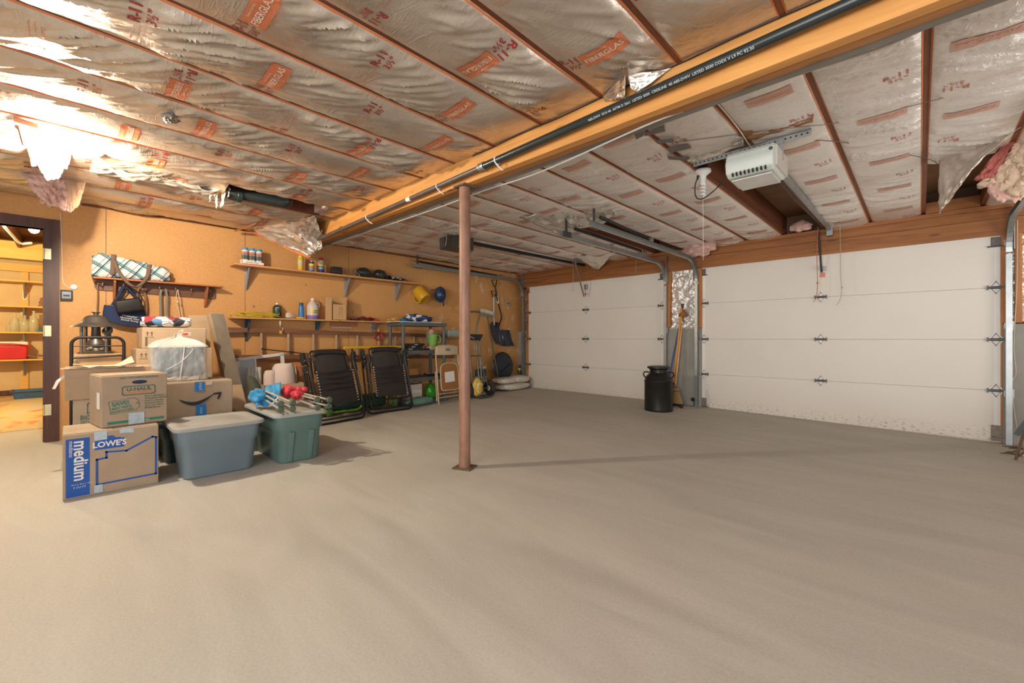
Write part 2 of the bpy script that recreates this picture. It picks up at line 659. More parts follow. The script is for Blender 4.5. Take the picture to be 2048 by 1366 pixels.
def crumple(mb, o, ux, uy, nu, nv, amp, seed, n):
    o, ux, uy, n = V(o), V(ux), V(uy), V(n)

    def fn(u, v):
        p = V((u * ux.length * 11 + seed, v * uy.length * 9, seed * .7))
        d = abs(noise.noise(p)) + .45 * abs(noise.noise(p * 2.1)) + .15 * abs(noise.noise(p * 4.6))
        return o + ux * u + uy * v + n * (d * amp)
    mb.grid(nu, nv, fn)


FOILC = m_foil('pier_foil', (.74, .71, .67), (.84, .81, .77), .5, .38, .25)
mb = MB()
crumple(mb, (PX0 + .02, YG + .075, LEDGE_Z + .01), (PX1 - PX0 - .035, 0, 0), (0, 0, 2.06 - LEDGE_Z), 44, 90, .045, 3.3, (0, -1, 0))
mb.build('foil_panel', FOILC, wb, smooth=True, label='crumpled silver foil panel between the studs')
mb = MB()
crumple(mb, (.63, YG + .075, LEDGE_Z + .01), (.5, 0, 0), (0, 0, 2.06 - LEDGE_Z), 60, 90, .045, 8.3, (0, -1, 0))
mb.build('foil_panel', FOILC, wb, label='crumpled silver foil panel beside the end track')
# kraft paper strip at the corner
mb = MB()
crumple(mb, (-5.83, YG + .02, .9), (.08, 0, 0), (0, 0, 1.1), 8, 60, .05, 5.1, (0, -1, 0))
mb.build('torn_batt_strip', mat('torn_strip', (.30, .12, .06), .85, var=.4, vscale=25), wb)

mb = MB()
mb.b2((XR, YB - .2, -.1), (XR + .1, YG + .3, DECKZ))
struct('wall_right', mb, MATS['hardboard'])
for k, (y0_, y1_, z0_, z1_) in enumerate(((-2.15, .55, .68, 2.12), (2.85, 5.55, .50, 1.95))):  # unseen frames, added around the two side lights
    mb = MB()
    for a, b in (((y0_ - .06, z0_ - .06), (y1_ + .06, z0_)), ((y0_ - .06, z1_), (y1_ + .06, z1_ + .06)), ((y0_ - .06, z0_), (y0_, z1_)), ((y1_, z0_), (y1_ + .06, z1_))):
        mb.b2((XR - .05, a[0], a[1]), (XR - .001, b[0], b[1]))
    struct('window_%d' % (k + 1), mb, WHITE)
mb = MB()  # unseen rear wall, its wide opening added for the rear fill light
mb.b2((XW - .1, YB - .1, 2.35), (XR + .1, YB, DECKZ))
mb.b2((XW - .1, YB - .1, 0), (-4.95, YB, 2.35))
mb.b2((1.75, YB - .1, 0), (XR + .1, YB, 2.35))
mb.b2((-4.95, YB - .1, 0), (1.75, YB, .3))
struct('wall_rear', mb, MATS['hardboard'])

# ---- doorway to the next room
mb = MB()
FRW = .098
mb.b2((XW - .11, DY1, 0), (XW + .012, DY1 + FRW, DZ + FRW))
mb.b2((XW - .11, DY0 - FRW, 0), (XW + .012, DY0, DZ + FRW))
mb.b2((XW - .11, DY0, DZ), (XW + .012, DY1, DZ + FRW))
mb.b2((XW + .012, DY1 + .052, 0), (XW + .022, DY1 + FRW, DZ + FRW))
mb.b2((XW - .17, DY1 - .012, 0), (XW - .02, DY1, DZ))
mb.b2((XW - .17, DY0, 0), (XW - .02, DY0 + .012, DZ))
dr = struct('door_3', mb, DARKDOOR)
tag(dr, 'dark brown frame of the open doorway to the next room', 'doorway')
BRASS = mat('pale_brass', (0.72, 0.66, 0.42), .4, .6, var=.08)
for py in (508, 662, 820):
    hb = MB()
    p = onx(96, py, XW + .013)
    hb.b2((XW + .012, p.y - .022, p.z - .052), (XW + .0155, p.y + .022, p.z + .052), bev=.0015)
    hb.cyl((XW + .016, p.y - .026, p.z - .052), (XW + .016, p.y - .026, p.z + .052), .006, n=8)
    for q in (-.034, 0, .034):
        hb.cyl((XW + .015, p.y + .008 * (1 if q else -1), p.z + q), (XW + .0165, p.y + .008 * (1 if q else -1), p.z + q), .005, n=8)
    hb.build('hinge', BRASS, dr)

# ---- the next room
mb = MB()
FX = -11.3
mb.b2((FX - .1, -4.2, 0), (FX, 2.2, 2.75))
struct('wall_far', mb, mat('far_wall', (0.62, 0.47, 0.28), .8, var=.06))
mb = MB()
mb.b2((FX, .75, 0), (XW - .1, .85, 2.75))
mb.b2((FX, -4.3, 0), (XW - .1, -4.2, 2.75))
struct('wall_side', mb, MATS['far_wall'])
mb = MB()
mb.b2((FX, -4.2, 2.70), (XW - .1, .85, 2.75))
oc = struct('ceiling_2', mb, DECK)
mb = MB()
for y in [-3.9 + .42 * i for i in range(11)]:
    mb.b2((FX, y - .02, 2.48), (XW - .1, y + .02, 2.70))
mb.build('joist', JOIST, oc)
mb = MB()
mb.b2((FX + .5, -4.2, 2.30), (FX + .62, .75, 2.58))
mb.b2((FX + .02, -4.2, 2.15), (FX + .10, .75, 2.28))
mb.build('plate', YWOOD, oc)
# painted patch of the floor in the next room
g = NT('painted_floor', .7)
w = g.noise(1.1, g.map((1, 2.6, 1), (0, 0, .35)), 3, .5, 1.5)
g.col(g.ramp(w, [(0.3, (0.42, 0.40, 0.43)), (0.42, (0.50, 0.44, 0.34)), (0.55, (0.60, 0.44, 0.17)), (0.68, (0.52, 0.2, 0.09)), (.78, (0.5, 0.42, 0.3))]))
mb = MB()
mb.b2((FX, -4.2, .0), (-7.0, .75, .006))
tag(struct('floor_2', mb, g.m), 'worn painted concrete floor of the next room', 'floor')

# ================================================================ ceiling joists, batts, beam
BY0, BY1 = 2.09, 2.27                      # the beam's faces
JX = [0.024 + PITCH * (3 - i) for i in range(17)]          # 1.344 ... -5.696
ORD = ['first', 'second', 'third', 'fourth', 'fifth', 'sixth', 'seventh', 'eighth', 'ninth', 'tenth', 'eleventh', 'twelfth', 'thirteenth', 'fourteenth', 'fifteenth', 'sixteenth', 'seventeenth']
NJ = len(JX)
for side in (0, 1):
    y0, y1 = ((YB, BY1), (BY1 + .002, YG + .14))[side]
    where = ('lamp side of the beam', 'garage door side of the beam')[side]
    for i, x in enumerate(JX):
        mb = MB()
        mb.b2((x - .019, y0, ZC), (x + .019, y1, DECKZ))
        o = mb.build('ceiling_joist', JOIST, origin=(x, y0, ZC))
        tag(o, 'reddish brown joist, %s from the shelf wall, %s' % (ORD[NJ - 1 - i], where), 'joist', 'ceiling joists ' + ('over the lamp half' if side == 0 else 'over the garage door half'), 'thing')


def batt_phase(side, i):
    per = (1.02, .86)[side]
    return per, max((-.9, BY1)[side], -.9) + .12 + (i * .37 + side * .21) % 1 * per * .5


def batt_surf(side, i, sagk=1.0):
    x0, x1 = JX[i + 1] + .0125, JX[i] - .0125
    if i == NJ - 1:
        x0 = XW + .026
    seed = i * 7.3 + side * 51.7
    N = noise.noise
    th = (.62, 1.25)[side] + .12 * math.sin(i * 2.1)
    ca, sa = math.cos(th), math.sin(th)

    per, yl0 = batt_phase(side, i)

    def z(x, y):
        t = ((y - yl0) / (per * .5)) % 1
        dl = min(t, 1 - t) * per * .5
        calm = 1 - .85 * math.exp(-(dl / .075) ** 2)
        u = (x - x0) / (x1 - x0)
        e = max(0.0, 4 * u * (1 - u))
        s = (.042, .030)[side] + .018 * N(V((seed, y * .9, 0))) + .012 * N(V((seed + 9, y * 2.7, 0)))
        zz = ZC - .0015 - sagk * s * e ** .6
        w = min(1, e * 3)
        # pleats pulled from the staples, long and thin, fading in and out
        wx = x + .03 * N(V((x * 3, y * 3, seed)))
        al, ac = wx * sa + y * ca, wx * ca - y * sa
        if side == 0:
            r = 1 - abs(N(V((al * 2.0, ac * 17, seed))))
            r2 = 1 - abs(N(V((al * 3.5, ac * 34, seed + 3))))
            m = max(0, min(1, .25 + 1.9 * N(V((seed * 2, y * 1.3 + x * 2, 4))) + .45 * (u - .3)))
            pl = m * (r ** 5 * .020 + r2 ** 4 * .008) + .003 * N(V((x * 6, y * 6, seed)))
        else:
            r = N(V((al * 2.4, ac * 12, seed)))
            r2 = 1 - abs(N(V((al * 3.2, ac * 26, seed + 3))))
            m = max(.15, min(1, .55 + 1.3 * N(V((seed * 2, y * 1.2, 4)))))
            pl = m * (r * .019 + r2 ** 4 * .015) + .003 * N(V((x * 6, y * 6, seed)))
        yb = abs(y - (BY0 if side == 0 else BY1))
        if side == 0:
            k = min(1, yb / .35)
            zz = ZC - .001 + (zz - ZC + .001) * (k * k * (3 - 2 * k))
            w *= .3 + .7 * k
        return zz - pl * w * calm + .0012 * N(V((x * 24, y * 24, seed))) * w
    return x0, x1, z


def ink_marks(side, i, o, y0, y1, surf, x0, x1):
    flip = 1 if (i * 5 + side * 2) % 3 else -1
    per, y = batt_phase(side, i)
    xc = (x0 + x1) / 2

    def at(xo, yo, d=.003):
        return lambda tx, ty: V((xo + flip * tx, yo - flip * ty, surf(xo + flip * tx, yo - flip * ty) - d))

    def rating(xo, yo):
        c2 = at(xo, yo)
        rb = MB()
        write(rb, 'R-11', .058, lambda a, b: c2(a, b + .028), bold=.016)
        write(rb, '3\u00bd"', .048, lambda a, b: c2(a + .004, b - .025), bold=.012)
        rb.build('rating_print', INK_R if side == 0 else INK_R2, o, world=True)
    while y < y0 + .1:
        y += per
    while y < y1 - .12:
        c0 = at(xc + .03 * flip, y)
        lab = MB()
        lab.grid(22, 8, lambda u, v: c0((u - .5) * .225, (v - .5) * .092))
        lb = lab.build('printed_label', INK_O if side == 0 else INK_O2, o, world=True)
        c1 = at(xc + .03 * flip, y, .0045)
        let = MB()
        write(let, 'FIBERGLAS', .042, lambda a, b: c1(a, b - .006), bold=.012)
        write(let, 'Owens Corning', .015, lambda a, b: c1(a - .02, b + .030))
        let.build('label_lettering', INK_P if side == 0 else INK_OL, lb, world=True)
        cb = MB()
        write(cb, 'World leader in insulation', .015, lambda a, b: c0(a, b - .058))
        cb.build('caption_print', INK_O if side == 0 else INK_O2, o, world=True)
        if side == 0:
            rating(xc - .14 * flip, y)
        y2 = y + per * .5
        if y2 < y1 - .12:
            rating(xc + .11 * flip, y2)
            c4 = at(xc - .04 * flip, y2)
            cb = MB()
            write(cb, 'Caution', .022, lambda a, b: c4(a - .06, b + .03))
            for q, t in enumerate(('Facing will burn. Do not leave exposed.', 'Keep away from open flame or heat.')):
                write(cb, t, .0115, lambda a, b: c4(a - .02, b + .008 - q * .018))
            cb.build('caution_print', INK_O if side == 0 else INK_O2, o, world=True)
        y += per


GAPS = {(1, 5): [(3.20, 9)], (1, 9): [(4.35, 9)], (1, 2): [(4.62, 9)], (0, 13): [(.98, 1.86)]}
BATTS = {}
for side in (0, 1):
    for i in range(NJ):
        if i + 1 < NJ:
            x0, x1, surf = batt_surf(side, i)
        else:
            JX.append(XW - .0125)
            x0, x1, surf = batt_surf(side, i)
            JX.pop()
        y0, y1 = ((-1.9, BY0), (BY1, YG + .05))[side]
        spans = [(y0, y1)]
        for a, b in GAPS.get((side, i), []):
            spans = [(y0, a)] + ([(b, y1)] if b < y1 else [])
        for q, (a, b) in enumerate(spans):
            ny = max(8, int((b - a) / .016))
            mb = MB()

            def fn(u, v, a=a, b=b):
                x = x0 + u * (x1 - x0)
                y = a + v * (b - a)
                y += .02 * noise.noise(V((x * 9, i, a))) if (b < y1 - .01 and v > .99) else 0
                return (x, y, surf(x, y))
            mb.grid(44, ny, fn)
            # fibre body above the foil
            where = ('lamp side of the beam', 'garage door side of the beam')[side]
            og = ((x0 + x1) / 2, a, ZC)
            root = thing('insulation_batt', 'foil-faced batt, %s bay from the shelf wall, %s%s' % (ORD[NJ - 1 - i], where, ', end piece' if q else (', cut short' if len(spans) > 1 or b < y1 - .01 else '')), 'insulation', og, group='foil-faced batts ' + ('over the lamp half' if side == 0 else 'over the garage door half'))
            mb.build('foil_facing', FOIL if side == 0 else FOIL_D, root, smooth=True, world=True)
            fb = MB()
            fb.b2((x0 + .012, a + .01, ZC + .012), (x1 - .012, b - .01, ZC + .10))
            fb.build('fibre_core', PINK, root, world=True)
            kb = MB()
            for xx in (x0, x1):
                s_ = 1 if xx == x0 else -1
                kb.grid(1, ny, lambda u, v: (xx + s_ * u * .005, a + v * (b - a), surf(xx + s_ * u * .005, a + v * (b - a)) - .002))
            kb.build('stapling_edge', KRAFT, root, world=True)
            if x0 > -5.8 and (side == 1 or i > 1):
                ink_marks(side, i, root, max(a, -.9), b, surf, x0, x1)
            BATTS[(side, i, q)] = (root, surf, x0, x1)

# the beam: two brown plies and a grey third one behind
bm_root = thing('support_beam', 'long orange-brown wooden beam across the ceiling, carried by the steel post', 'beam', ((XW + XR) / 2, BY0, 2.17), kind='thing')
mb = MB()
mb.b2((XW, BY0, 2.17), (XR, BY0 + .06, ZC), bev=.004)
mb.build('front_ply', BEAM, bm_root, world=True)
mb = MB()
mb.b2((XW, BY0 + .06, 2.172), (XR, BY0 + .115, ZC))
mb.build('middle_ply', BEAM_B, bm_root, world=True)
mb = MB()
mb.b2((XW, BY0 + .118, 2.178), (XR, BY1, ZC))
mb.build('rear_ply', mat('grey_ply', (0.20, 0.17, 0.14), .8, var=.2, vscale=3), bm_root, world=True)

# the post
g = NT('post_rust', .45)
a = g.noise(14, g.map((1, 1, .5)), 5, .6)
sp = g.n('SeparateXYZ', {'Vector': g.tc.outputs['Object']})
low = g.ramp(g.math('ADD', sp.outputs[2], g.math('MULTIPLY', a, .12)), [(0.06, (1, 1, 1)), (0.2, (0, 0, 0))])
cc = g.ramp(a, [(0.3, (0.20, 0.10, 0.06)), (0.7, (0.33, 0.165, 0.105))])
g.col(g.mix(g.math('MULTIPLY', low, .75), cc, (0.16, 0.10, 0.06)))
g.bump(g.noise(60), .2, .004)
pp = onz(925, 938, 0)
post = thing('support_post', 'round rust-brown steel post standing under the beam', 'post', (pp.x - .01, pp.y + .03, 0))
mb = MB()
mb.lathe([(.047, .01), (.045, .05), (.0435, .09), (.0435, 2.155)], n=32)
mb.build('shaft', g.m, post, smooth=True)
mb = MB()
mb.box((0, 0, .006), (.15, .14, .012), rot=.4, bev=.003)
mb.build('base_plate', mat('rusty_plate', (0.13, 0.08, 0.05), .85, var=.3, vscale=30), post)
mb = MB()
mb.box((0, 0, 2.162), (.13, .12, .014))
mb.build('cap_plate', mat('rusty_plate', (0, 0, 0)), post)
# ================================================================ garage doors
g = NT('door_white', .45)
sp = g.n('SeparateXYZ', {'Vector': g.tc.outputs['Object']})
n1 = g.noise(26, g.map((1, 1, 2)), 5, .7)
hgt = g.math('ADD', sp.outputs[2], g.math('MULTIPLY', g.noise(1.5), .22))
band = g.ramp(hgt, [(0.05, (1, 1, 1)), (0.25, (0, 0, 0))])
dirt = g.math('MULTIPLY', band, g.ramp(n1, [(0.54, (0, 0, 0)), (0.61, (1, 1, 1))]))
film = g.math('MULTIPLY', g.ramp(hgt, [(0.1, (1, 1, 1)), (.55, (0, 0, 0))]), .35)
cc = g.mix(.3, (0.74, 0.70, 0.64), g.ramp(g.noise(1.2), [(.3, (.68, .64, .57)), (.7, (.80, .76, .70))]))
cc = g.mix(film, cc, (0.55, 0.47, 0.36))
g.col(g.mix(g.math('MULTIPLY', dirt, .8), cc, (0.10, 0.06, 0.035)))
g.bump(g.noise(1.0, g.map((20, 20, 190)), 3), .12, .003)
DOORW = g.m
HINGE = mat('hinge_steel', (0.13, 0.125, 0.11), .5, .5, var=.2, vscale=30)
STILE = mat('stile_white', (0.80, 0.78, 0.74), .4, var=.04)
DTOP, DBOT = 2.032, -.0525
SEAM = [DBOT, .468, .984, 1.5106, DTOP + .02]
DYF = YG + .03


def hinge(root, x, z, w=.052, h=.078):
    mb = MB()
    mm = M(((1, 0, 0, x), (0, 0, 1, DYF - .004), (0, 1, 0, z), (0, 0, 0, 1)))
    for s in (1, -1):
        mb.prism([(-w, .004 * s), (w, .004 * s), (.010, h * s), (-.010, h * s)], .004, mm)
        tri = [V((x - w * .62, DYF - .006, z + s * .012)), V((x + w * .62, DYF - .006, z + s * .012)), V((x, DYF - .006, z + s * h * .8))]
        mb.tube(tri, .0058, 6, closed=True)
    o = mb.build('hinge', [STILE, HINGE], root)
    for p_ in o.data.polygons:
        p_.material_index = 1 if p_.area < 1.2e-3 else 0
    kb = MB()
    kb.cyl((x - w * 1.12, DYF - .013, z), (x + w * 1.12, DYF - .013, z), .012, n=10)
    kb.box((x - w * 1.1, DYF - .012, z), (.010, .03, .044))
    kb.box((x + w * 1.1, DYF - .012, z), (.010, .03, .044))
    kb.build('knuckle', HINGE, o)


def garage_door(name, x0, x1, label, bot):
    root = thing(name, label, 'garage door', (0, 0, 0), kind='structure')
    for i in range(4):
        z0 = max(SEAM[i], bot) + .0008
        mb = MB()
        mb.b2((x0, DYF, z0), (x1, DYF + .042, SEAM[i + 1] - .0008), bev=.0016, seg=1)
        mb.build('section', DOORW, root)
        for xx in (x0, x1 - .045):
            mb = MB()
            mb.b2((xx, DYF - .002, z0 + .004), (xx + .045, DYF + .01, SEAM[i + 1] - .006))
            for k in (.25, .75):
                mb.cyl((xx + .02, DYF - .005, z0 + .5 * k), (xx + .02, DYF, z0 + .5 * k), .004, n=6)
            mb.build('end_stile', STILE, root)
    for z in SEAM[1:4]:
        for x in (x0 + .03, (x0 + x1) / 2 - .02, x1 - .03):
            hinge(root, x, z)
    for x in (x0 + .02, x1 - .03):
        mb = MB()
        mb.b2((x - .035, DYF - .006, 1.93), (x + .035, DYF - .001, 2.02), bev=.004)
        mb.cyl((x - .06, DYF - .018, 1.925), (x + .06, DYF - .018, 1.925), .007, n=8)
        mb.build('top_bracket', HINGE, root)
        mb = MB()
        mb.b2((x - .035, DYF - .007, bot + .01), (x + .045, DYF - .002, bot + .17))
        mb.cyl((x - .03, DYF - .016, bot + .05), (x + .08, DYF - .016, bot + .05), .007, n=8)
        mb.build('bottom_bracket', mat('rusty_bracket', (.25, .21, .17), .6, .4, var=.3, vscale=30), root)
    mb = MB()
    mb.b2((x0, DYF - .004, bot - .02), (x1, DYF + .03, bot + .014))
    mb.build('bottom_seal', mat('seal', (.55, .5, .42), .7, var=.2, vscale=20), root)
    return root


RX0, RX1 = ony(1404, 676, DYF).x, ony(2001, 676, DYF).x
LX0, LX1 = ony(1055, 676, DYF).x, ony(1328, 676, DYF).x
garage_door('door_1', LX0, LX1, 'white sectional garage door, the farther one beside the shelf wall corner', -.004)
d2 = garage_door('door_2', RX0, RX1, 'white sectional garage door, the nearer one with dirt along its foot', DBOT)
# small stickers
p = ony(1645, 550, DYF)
mb = MB()
mb.b2((p.x - .028, DYF - .003, p.z - .028), (p.x + .028, DYF - .0005, p.z + .028))
mb.build('warning_sticker', mat('red_sticker', (.75, .22, .2), .5), d2)
mb = MB()
mb.b2((p.x - .028, DYF - .003, p.z - .1), (p.x + .028, DYF - .0005, p.z - .04))
mb.build('warning_sticker', mat('pale_sticker', (.82, .72, .58), .5), d2)
for dx, dz in ((0, 0),):
    mb = MB()
    mb.cyl((p.x + .01, DYF - .05, 1.86), (p.x + .01, DYF, 1.86), .022, n=10)
    mb.box((p.x + .012, DYF - .035, 1.86), (.05, .03, .05), bev=.004)
    mb.build('arm_bracket', GALV, d2)


# ================================================================ tracks
def sweep(mb, path, prof):
    """profile (x, n) carried along a path in a plane of constant x"""
    k = len(path)
    rows = []
    for i, p in enumerate(path):
        t = path[min(i + 1, k - 1)] - path[max(i - 1, 0)]
        t.normalize()
        nr = V((1, 0, 0)).cross(t)
        rows.append([p + V((a, 0, 0)) + nr * b for a, b in prof])
    n = len(prof)
    vs = [v for r in rows for v in r]
    fs = [(i * n + j, i * n + (j + 1) % n, (i + 1) * n + (j + 1) % n, (i + 1) * n + j) for i in range(k - 1) for j in range(n)]
    fs += [tuple(range(n)), tuple((k - 1) * n + j for j in range(n))]
    mb.add(vs, fs)


def c_prof(s):
    """C channel opening towards +s"""
    w, h, t = .05, .026, .004
    return [(s * (w * .45), h), (s * (w * .45), h - t), (-s * w * .4 + s * t, h - t), (-s * w * .4 + s * t, -h + t), (s * w * .45, -h + t), (s * w * .45, -h), (-s * w * .4, -h), (-s * w * .4, h)]


def track(x, s, y_back, z0, label, zb=2.15, ytop=6.36):
    root = thing('door_track', label, 'garage door track', (x, YG - .04, z0), group='galvanised garage door tracks')
    yv = YG - .035
    R_ = .32
    zc = zb - R_
    path = [V((x, yv, z0 + .002)), V((x, yv, zc - .3)), V((x, yv, zc - .02))]
    mb = MB()
    sweep(mb, path, c_prof(s))
    mb.build('vertical_track', GALV, root, world=True)
    path = [V((x, yv, zc))] + [V((x, yv - R_ + R_ * math.cos(a), zc + R_ * math.sin(a))) for a in [PI / 2 * q / 10 for q in range(1, 11)]]
    path += [V((x, y_back, zb + .0))]
    mb = MB()
    sweep(mb, path, c_prof(s))
    mb.build('horizontal_track', GALV, root, world=True)
    mb = MB()
    for z in (.45, 1.12, zc + .1):
        mb.b2((x - s * .022 - .012, yv + .0, z - .045), (x - s * .022 + .012, YG + .012, z + .045))
        mb.b2((x - .03, yv + .026, z - .03), (x + .03, yv + .03, z + .03))
    mb.build('jamb_bracket', GALVD, root, world=True)
    mb = MB()
    mb.b2((x - s * .032, yv - .06, zc + .02), (x - s * .026, yv + .04, zb + .12))
    mb.build('flag_bracket', GALVD, root, world=True)
    mb = MB()
    mb.b2((x - s * .03 - .004, y_back + .10, zb - .02), (x - s * .03 + .004, y_back + .135, ZC))
    mb.b2((x - s * .03 - .018, y_back + .07, zb - .03), (x - s * .03 + .012, y_back + .2, zb + .03))
    mb.build('rear_hanger', mat('dark_steel', (.09, .09, .09), .5, .6), root, world=True)
    return root


track(LX0 - .05, 1, 3.80, 0, 'galvanised track against the shelf wall, above the snow shovels', 2.16)
track(LX1 + .055, -1, 3.70, -.012, 'galvanised track on the near edge of the farther garage door')
track(RX0 - .055, 1, 3.62, -.025, 'galvanised track beside the foil panel, on the nearer garage door')
track(RX1 + .05, -1, 3.62, -.055, 'galvanised track at the picture edge end of the nearer door', 2.17)


def spring(a, b, label, r=.019):
    a, b = V(a), V(b)
    n = 120
    pts = [a.lerp(b, i / n) for i in range(n + 1)]
    root = thing('extension_spring', label, 'spring', a, group='black door springs')
    mb = MB()
    mb.tube(pts, [r if i % 2 else r * .8 for i in range(n + 1)], 8)
    mb.build('coil', BLACKM, root, smooth=False, world=True)
    d = (b - a).normalized()
    mb = MB()
    mb.tube([b, b + d * .08], .006, 6)
    ax = b + d * .11
    mb.cyl(ax - V((.012, 0, 0)), ax + V((.012, 0, 0)), .035, n=14)
    mb.build('pulley', GALVD, root, world=True)
    mb = MB()
    mb.tube([a - d * .12, a], .005, 6)
    mb.build('hook', GALVD, root, world=True)
    return root


spring((LX0 - .13, 3.98, 2.25), (LX0 - .13, 5.75, 2.21), 'black spring above the track on the shelf wall')
spring((LX1 + .10, 3.95, 2.23), (LX1 + .10, 5.55, 2.215), 'black spring above the track of the farther door')
spring((RX0 - .12, 3.9, 2.28), (RX0 - .12, 5.0, 2.245), 'black spring above the track by the foil panel')

# ================================================================ openers
# white opener under the ceiling
op = thing('garage_door_opener', 'white plastic garage door opener hanging under the ceiling before the nearer door', 'door opener', (-.795, 3.3, 2.10))
mb = MB()
xa, xb = -.945, -.665
prof = [(3.07, 2.255), (3.045, 2.20), (3.06, 2.135), (3.10, 2.115), (3.34, 2.108), (3.40, 2.125), (3.42, 2.16), (3.42, 2.285), (3.10, 2.285)]
mb.prism([(y, z) for y, z in prof], xb - xa, M(((0, 0, 1, xa), (1, 0, 0, 0), (0, 1, 0, 0), (0, 0, 0, 1))))
body = mb.build('housing', mat('opener_white', (.56, .61, .56), .32, var=.03), op, world=True, bevel=.012)
mb = MB()
for k in range(9):
    x = xa + .045 + k * .024
    mb.box((x, 3.066, 2.127), (.008, .022, .022), rot=M.Rotation(-.7, 4, 'X'))
for k in range(9):
    x = xa + .045 + k * .024
    mb.box((x, 3.395, 2.118), (.009, .03, .012), rot=M.Rotation(.7, 4, 'X'))
mb.build('vent_slot', BLACKP, body, world=True)
mb = MB()
mb.b2((xa + .02, 3.12, 2.100), (xb - .02, 3.37, 2.109), bev=.004)
mb.build('bottom_cover', mat('opener_grey', (.62, .60, .57), .4), op, world=True)
mb = MB()
mb.b2((xb - .002, 3.11, 2.14), (xb + .012, 3.41, 2.272), bev=.003)
mb.build('side_panel', mat('opener_side', (.50, .47, .42), .45), op, world=True)
mb = MB()
mb.cyl((xb - .012, 3.062, 2.235), (xb - .012, 3.052, 2.232), .011, n=10)
mb.build('screw_hole', BLACKP, op, world=True)
mb = MB()
sweep(mb, [V((-.79, 3.42, 2.30)), V((-.79, 6.40, 2.318))], [(-.016, -.018), (.016, -.018), (.016, .018), (-.016, .018)])
mb.build('rail', GALVD, op, world=True)
mb = MB()
mb.tube([(-.825, 3.42, 2.285), (-.825, 4.6, 2.26), (-.825, 6.2, 2.30)], .005, 6)
mb.build('chain', BLACKM, op, world=True)
mb = MB()
mb.b2((-.82, 6.37, 2.24), (-.76, 6.455, 2.33))
mb.build('header_bracket', GALVD, op, world=True)
mb = MB()
q1 = ony(1637, 462, 6.33)
q2 = ony(1643, 545, 6.42)
mb.tube([q1, q2], .011, 6)
mb.build('door_arm', BLACKM, op, world=True)
# perforated angle that carries it
sa = thing('perforated_angle', 'galvanised perforated steel angle carrying the white door opener', 'steel angle', (-.86, 3.26, 2.30))
a0, a1 = onz(1389, 332, 2.30), onz(1624, 268, 2.30)
mb = MB()
mb.b2((a0.x, 3.255, 2.285), (a1.x, 3.259, 2.325))
mb.b2((a0.x, 3.255, 2.322), (a1.x, 3.295, 2.326))
st = mb.build('angle_bar', GALV, sa, world=True)
mb = MB()
for k in range(24):
    x = a0.x + .02 + k * (a1.x - a0.x - .04) / 23
    mb.cyl((x, 3.2545, 2.304), (x, 3.2555, 2.304), .006, n=8)
mb.build('hole', BLACKP, st, world=True)
for x in (-.925, -.665):
    mb = MB()
    mb.b2((x - .018, 3.248, 2.17), (x + .018, 3.254, 2.32))
    mb.b2((x - .018, 3.235, 2.275), (x + .018, 3.254, 2.29))
    mb.build('hanger_strap', GALV, sa, world=True)
mb = MB()
for x in (a0.x + .01, a1.x - .01):
    mb.cyl((x, 3.28, 2.325), (x, 3.28, 2.362), .008, n=8)
mb.build('lag_bolt', GALVD, sa, world=True)

for o_ in children_of(op):
    if o_.name.split('.')[0] in ('housing', 'bottom_cover', 'side_panel', 'screw_hole'):
        o_.location.z -= .04
# bulb socket with a spiral bulb, its cord to the opener
sb = onz(1406, 352, 2.29)
ls = thing('lamp_socket', 'white ceiling lampholder with a spiral bulb beside the door opener', 'lamp', (sb.x, sb.y, 2.30))
mb = MB()
mb.lathe([(.0, 2.335), (.058, 2.335), (.06, 2.318), (.045, 2.305), (.026, 2.29), (.022, 2.26), (.0, 2.26)], (sb.x, sb.y, 0), 24)
mb.build('lampholder', WHITEP, ls, smooth=True, world=True)
mb = MB()
mb.lathe([(.0, 2.262), (.019, 2.262), (.021, 2.225), (.012, 2.215), (0, 2.215)], (sb.x, sb.y, 0), 20)
mb.build('bulb_base', WHITEP, ls, smooth=True, world=True)
mb = MB()
hel = [(sb.x + .017 * math.cos(t), sb.y + .017 * math.sin(t), 2.215 - t * .0042) for t in [k * .3 for k in range(70)]]
mb.tube(hel, .006, 6)
mb.build('spiral_tube', mat('bulb_glass', (.82, .84, .80), .25), ls, smooth=True, world=True)
mb = MB()
mb.b2((sb.x - .03, sb.y - .03, 2.335), (sb.x + .03, sb.y + .03, ZC + .03))
mb.build('junction_box', BLACKP, ls, world=True)
mb = MB()
mb.tube([(sb.x, sb.y, 2.14), (sb.x + .002, sb.y, 1.62)], .0012, 5)
mb.build('pull_string', WHITEP, ls, world=True)
cd = thing('power_cord', 'black power cord looping from the lampholder to the door opener', 'cord', (sb.x - .03, sb.y, 2.27), kind='thing')
pts = [(sb.x - .03, sb.y - .02, 2.285), (sb.x - .05, sb.y - .03, 2.22), (sb.x - .045, sb.y - .03, 2.13), (sb.x + .0, sb.y - .03, 2.10), (sb.x + .09, sb.y - .06, 2.125), (sb.x + .17, sb.y - .1, 2.17), (xa + .01, 3.16, 2.20)]
mb = MB()
mb.tube(smooth_path(pts, 8), .0045, 8)
mb.build('cable', BLACKP, cd, smooth=True, world=True)
mb = MB()
mb.cyl((sb.x - .03, sb.y - .02, 2.295), (sb.x - .036, sb.y - .022, 2.262), .011, .007, n=10)
mb.build('plug', BLACKP, cd, smooth=True, world=True)

# release cords
def cord(name, pts, r, m, label, cat='cord', knot=None, group=None):
    mb = MB()
    mb.tube(smooth_path(pts, 5), r, 6)
    if knot:
        for k in knot:
            mb.ball(k, r * 3.2, 8, 6)
    o = mb.build(name, m, origin=pts[0], smooth=True)
    tag(o, label, cat, group)
    return o


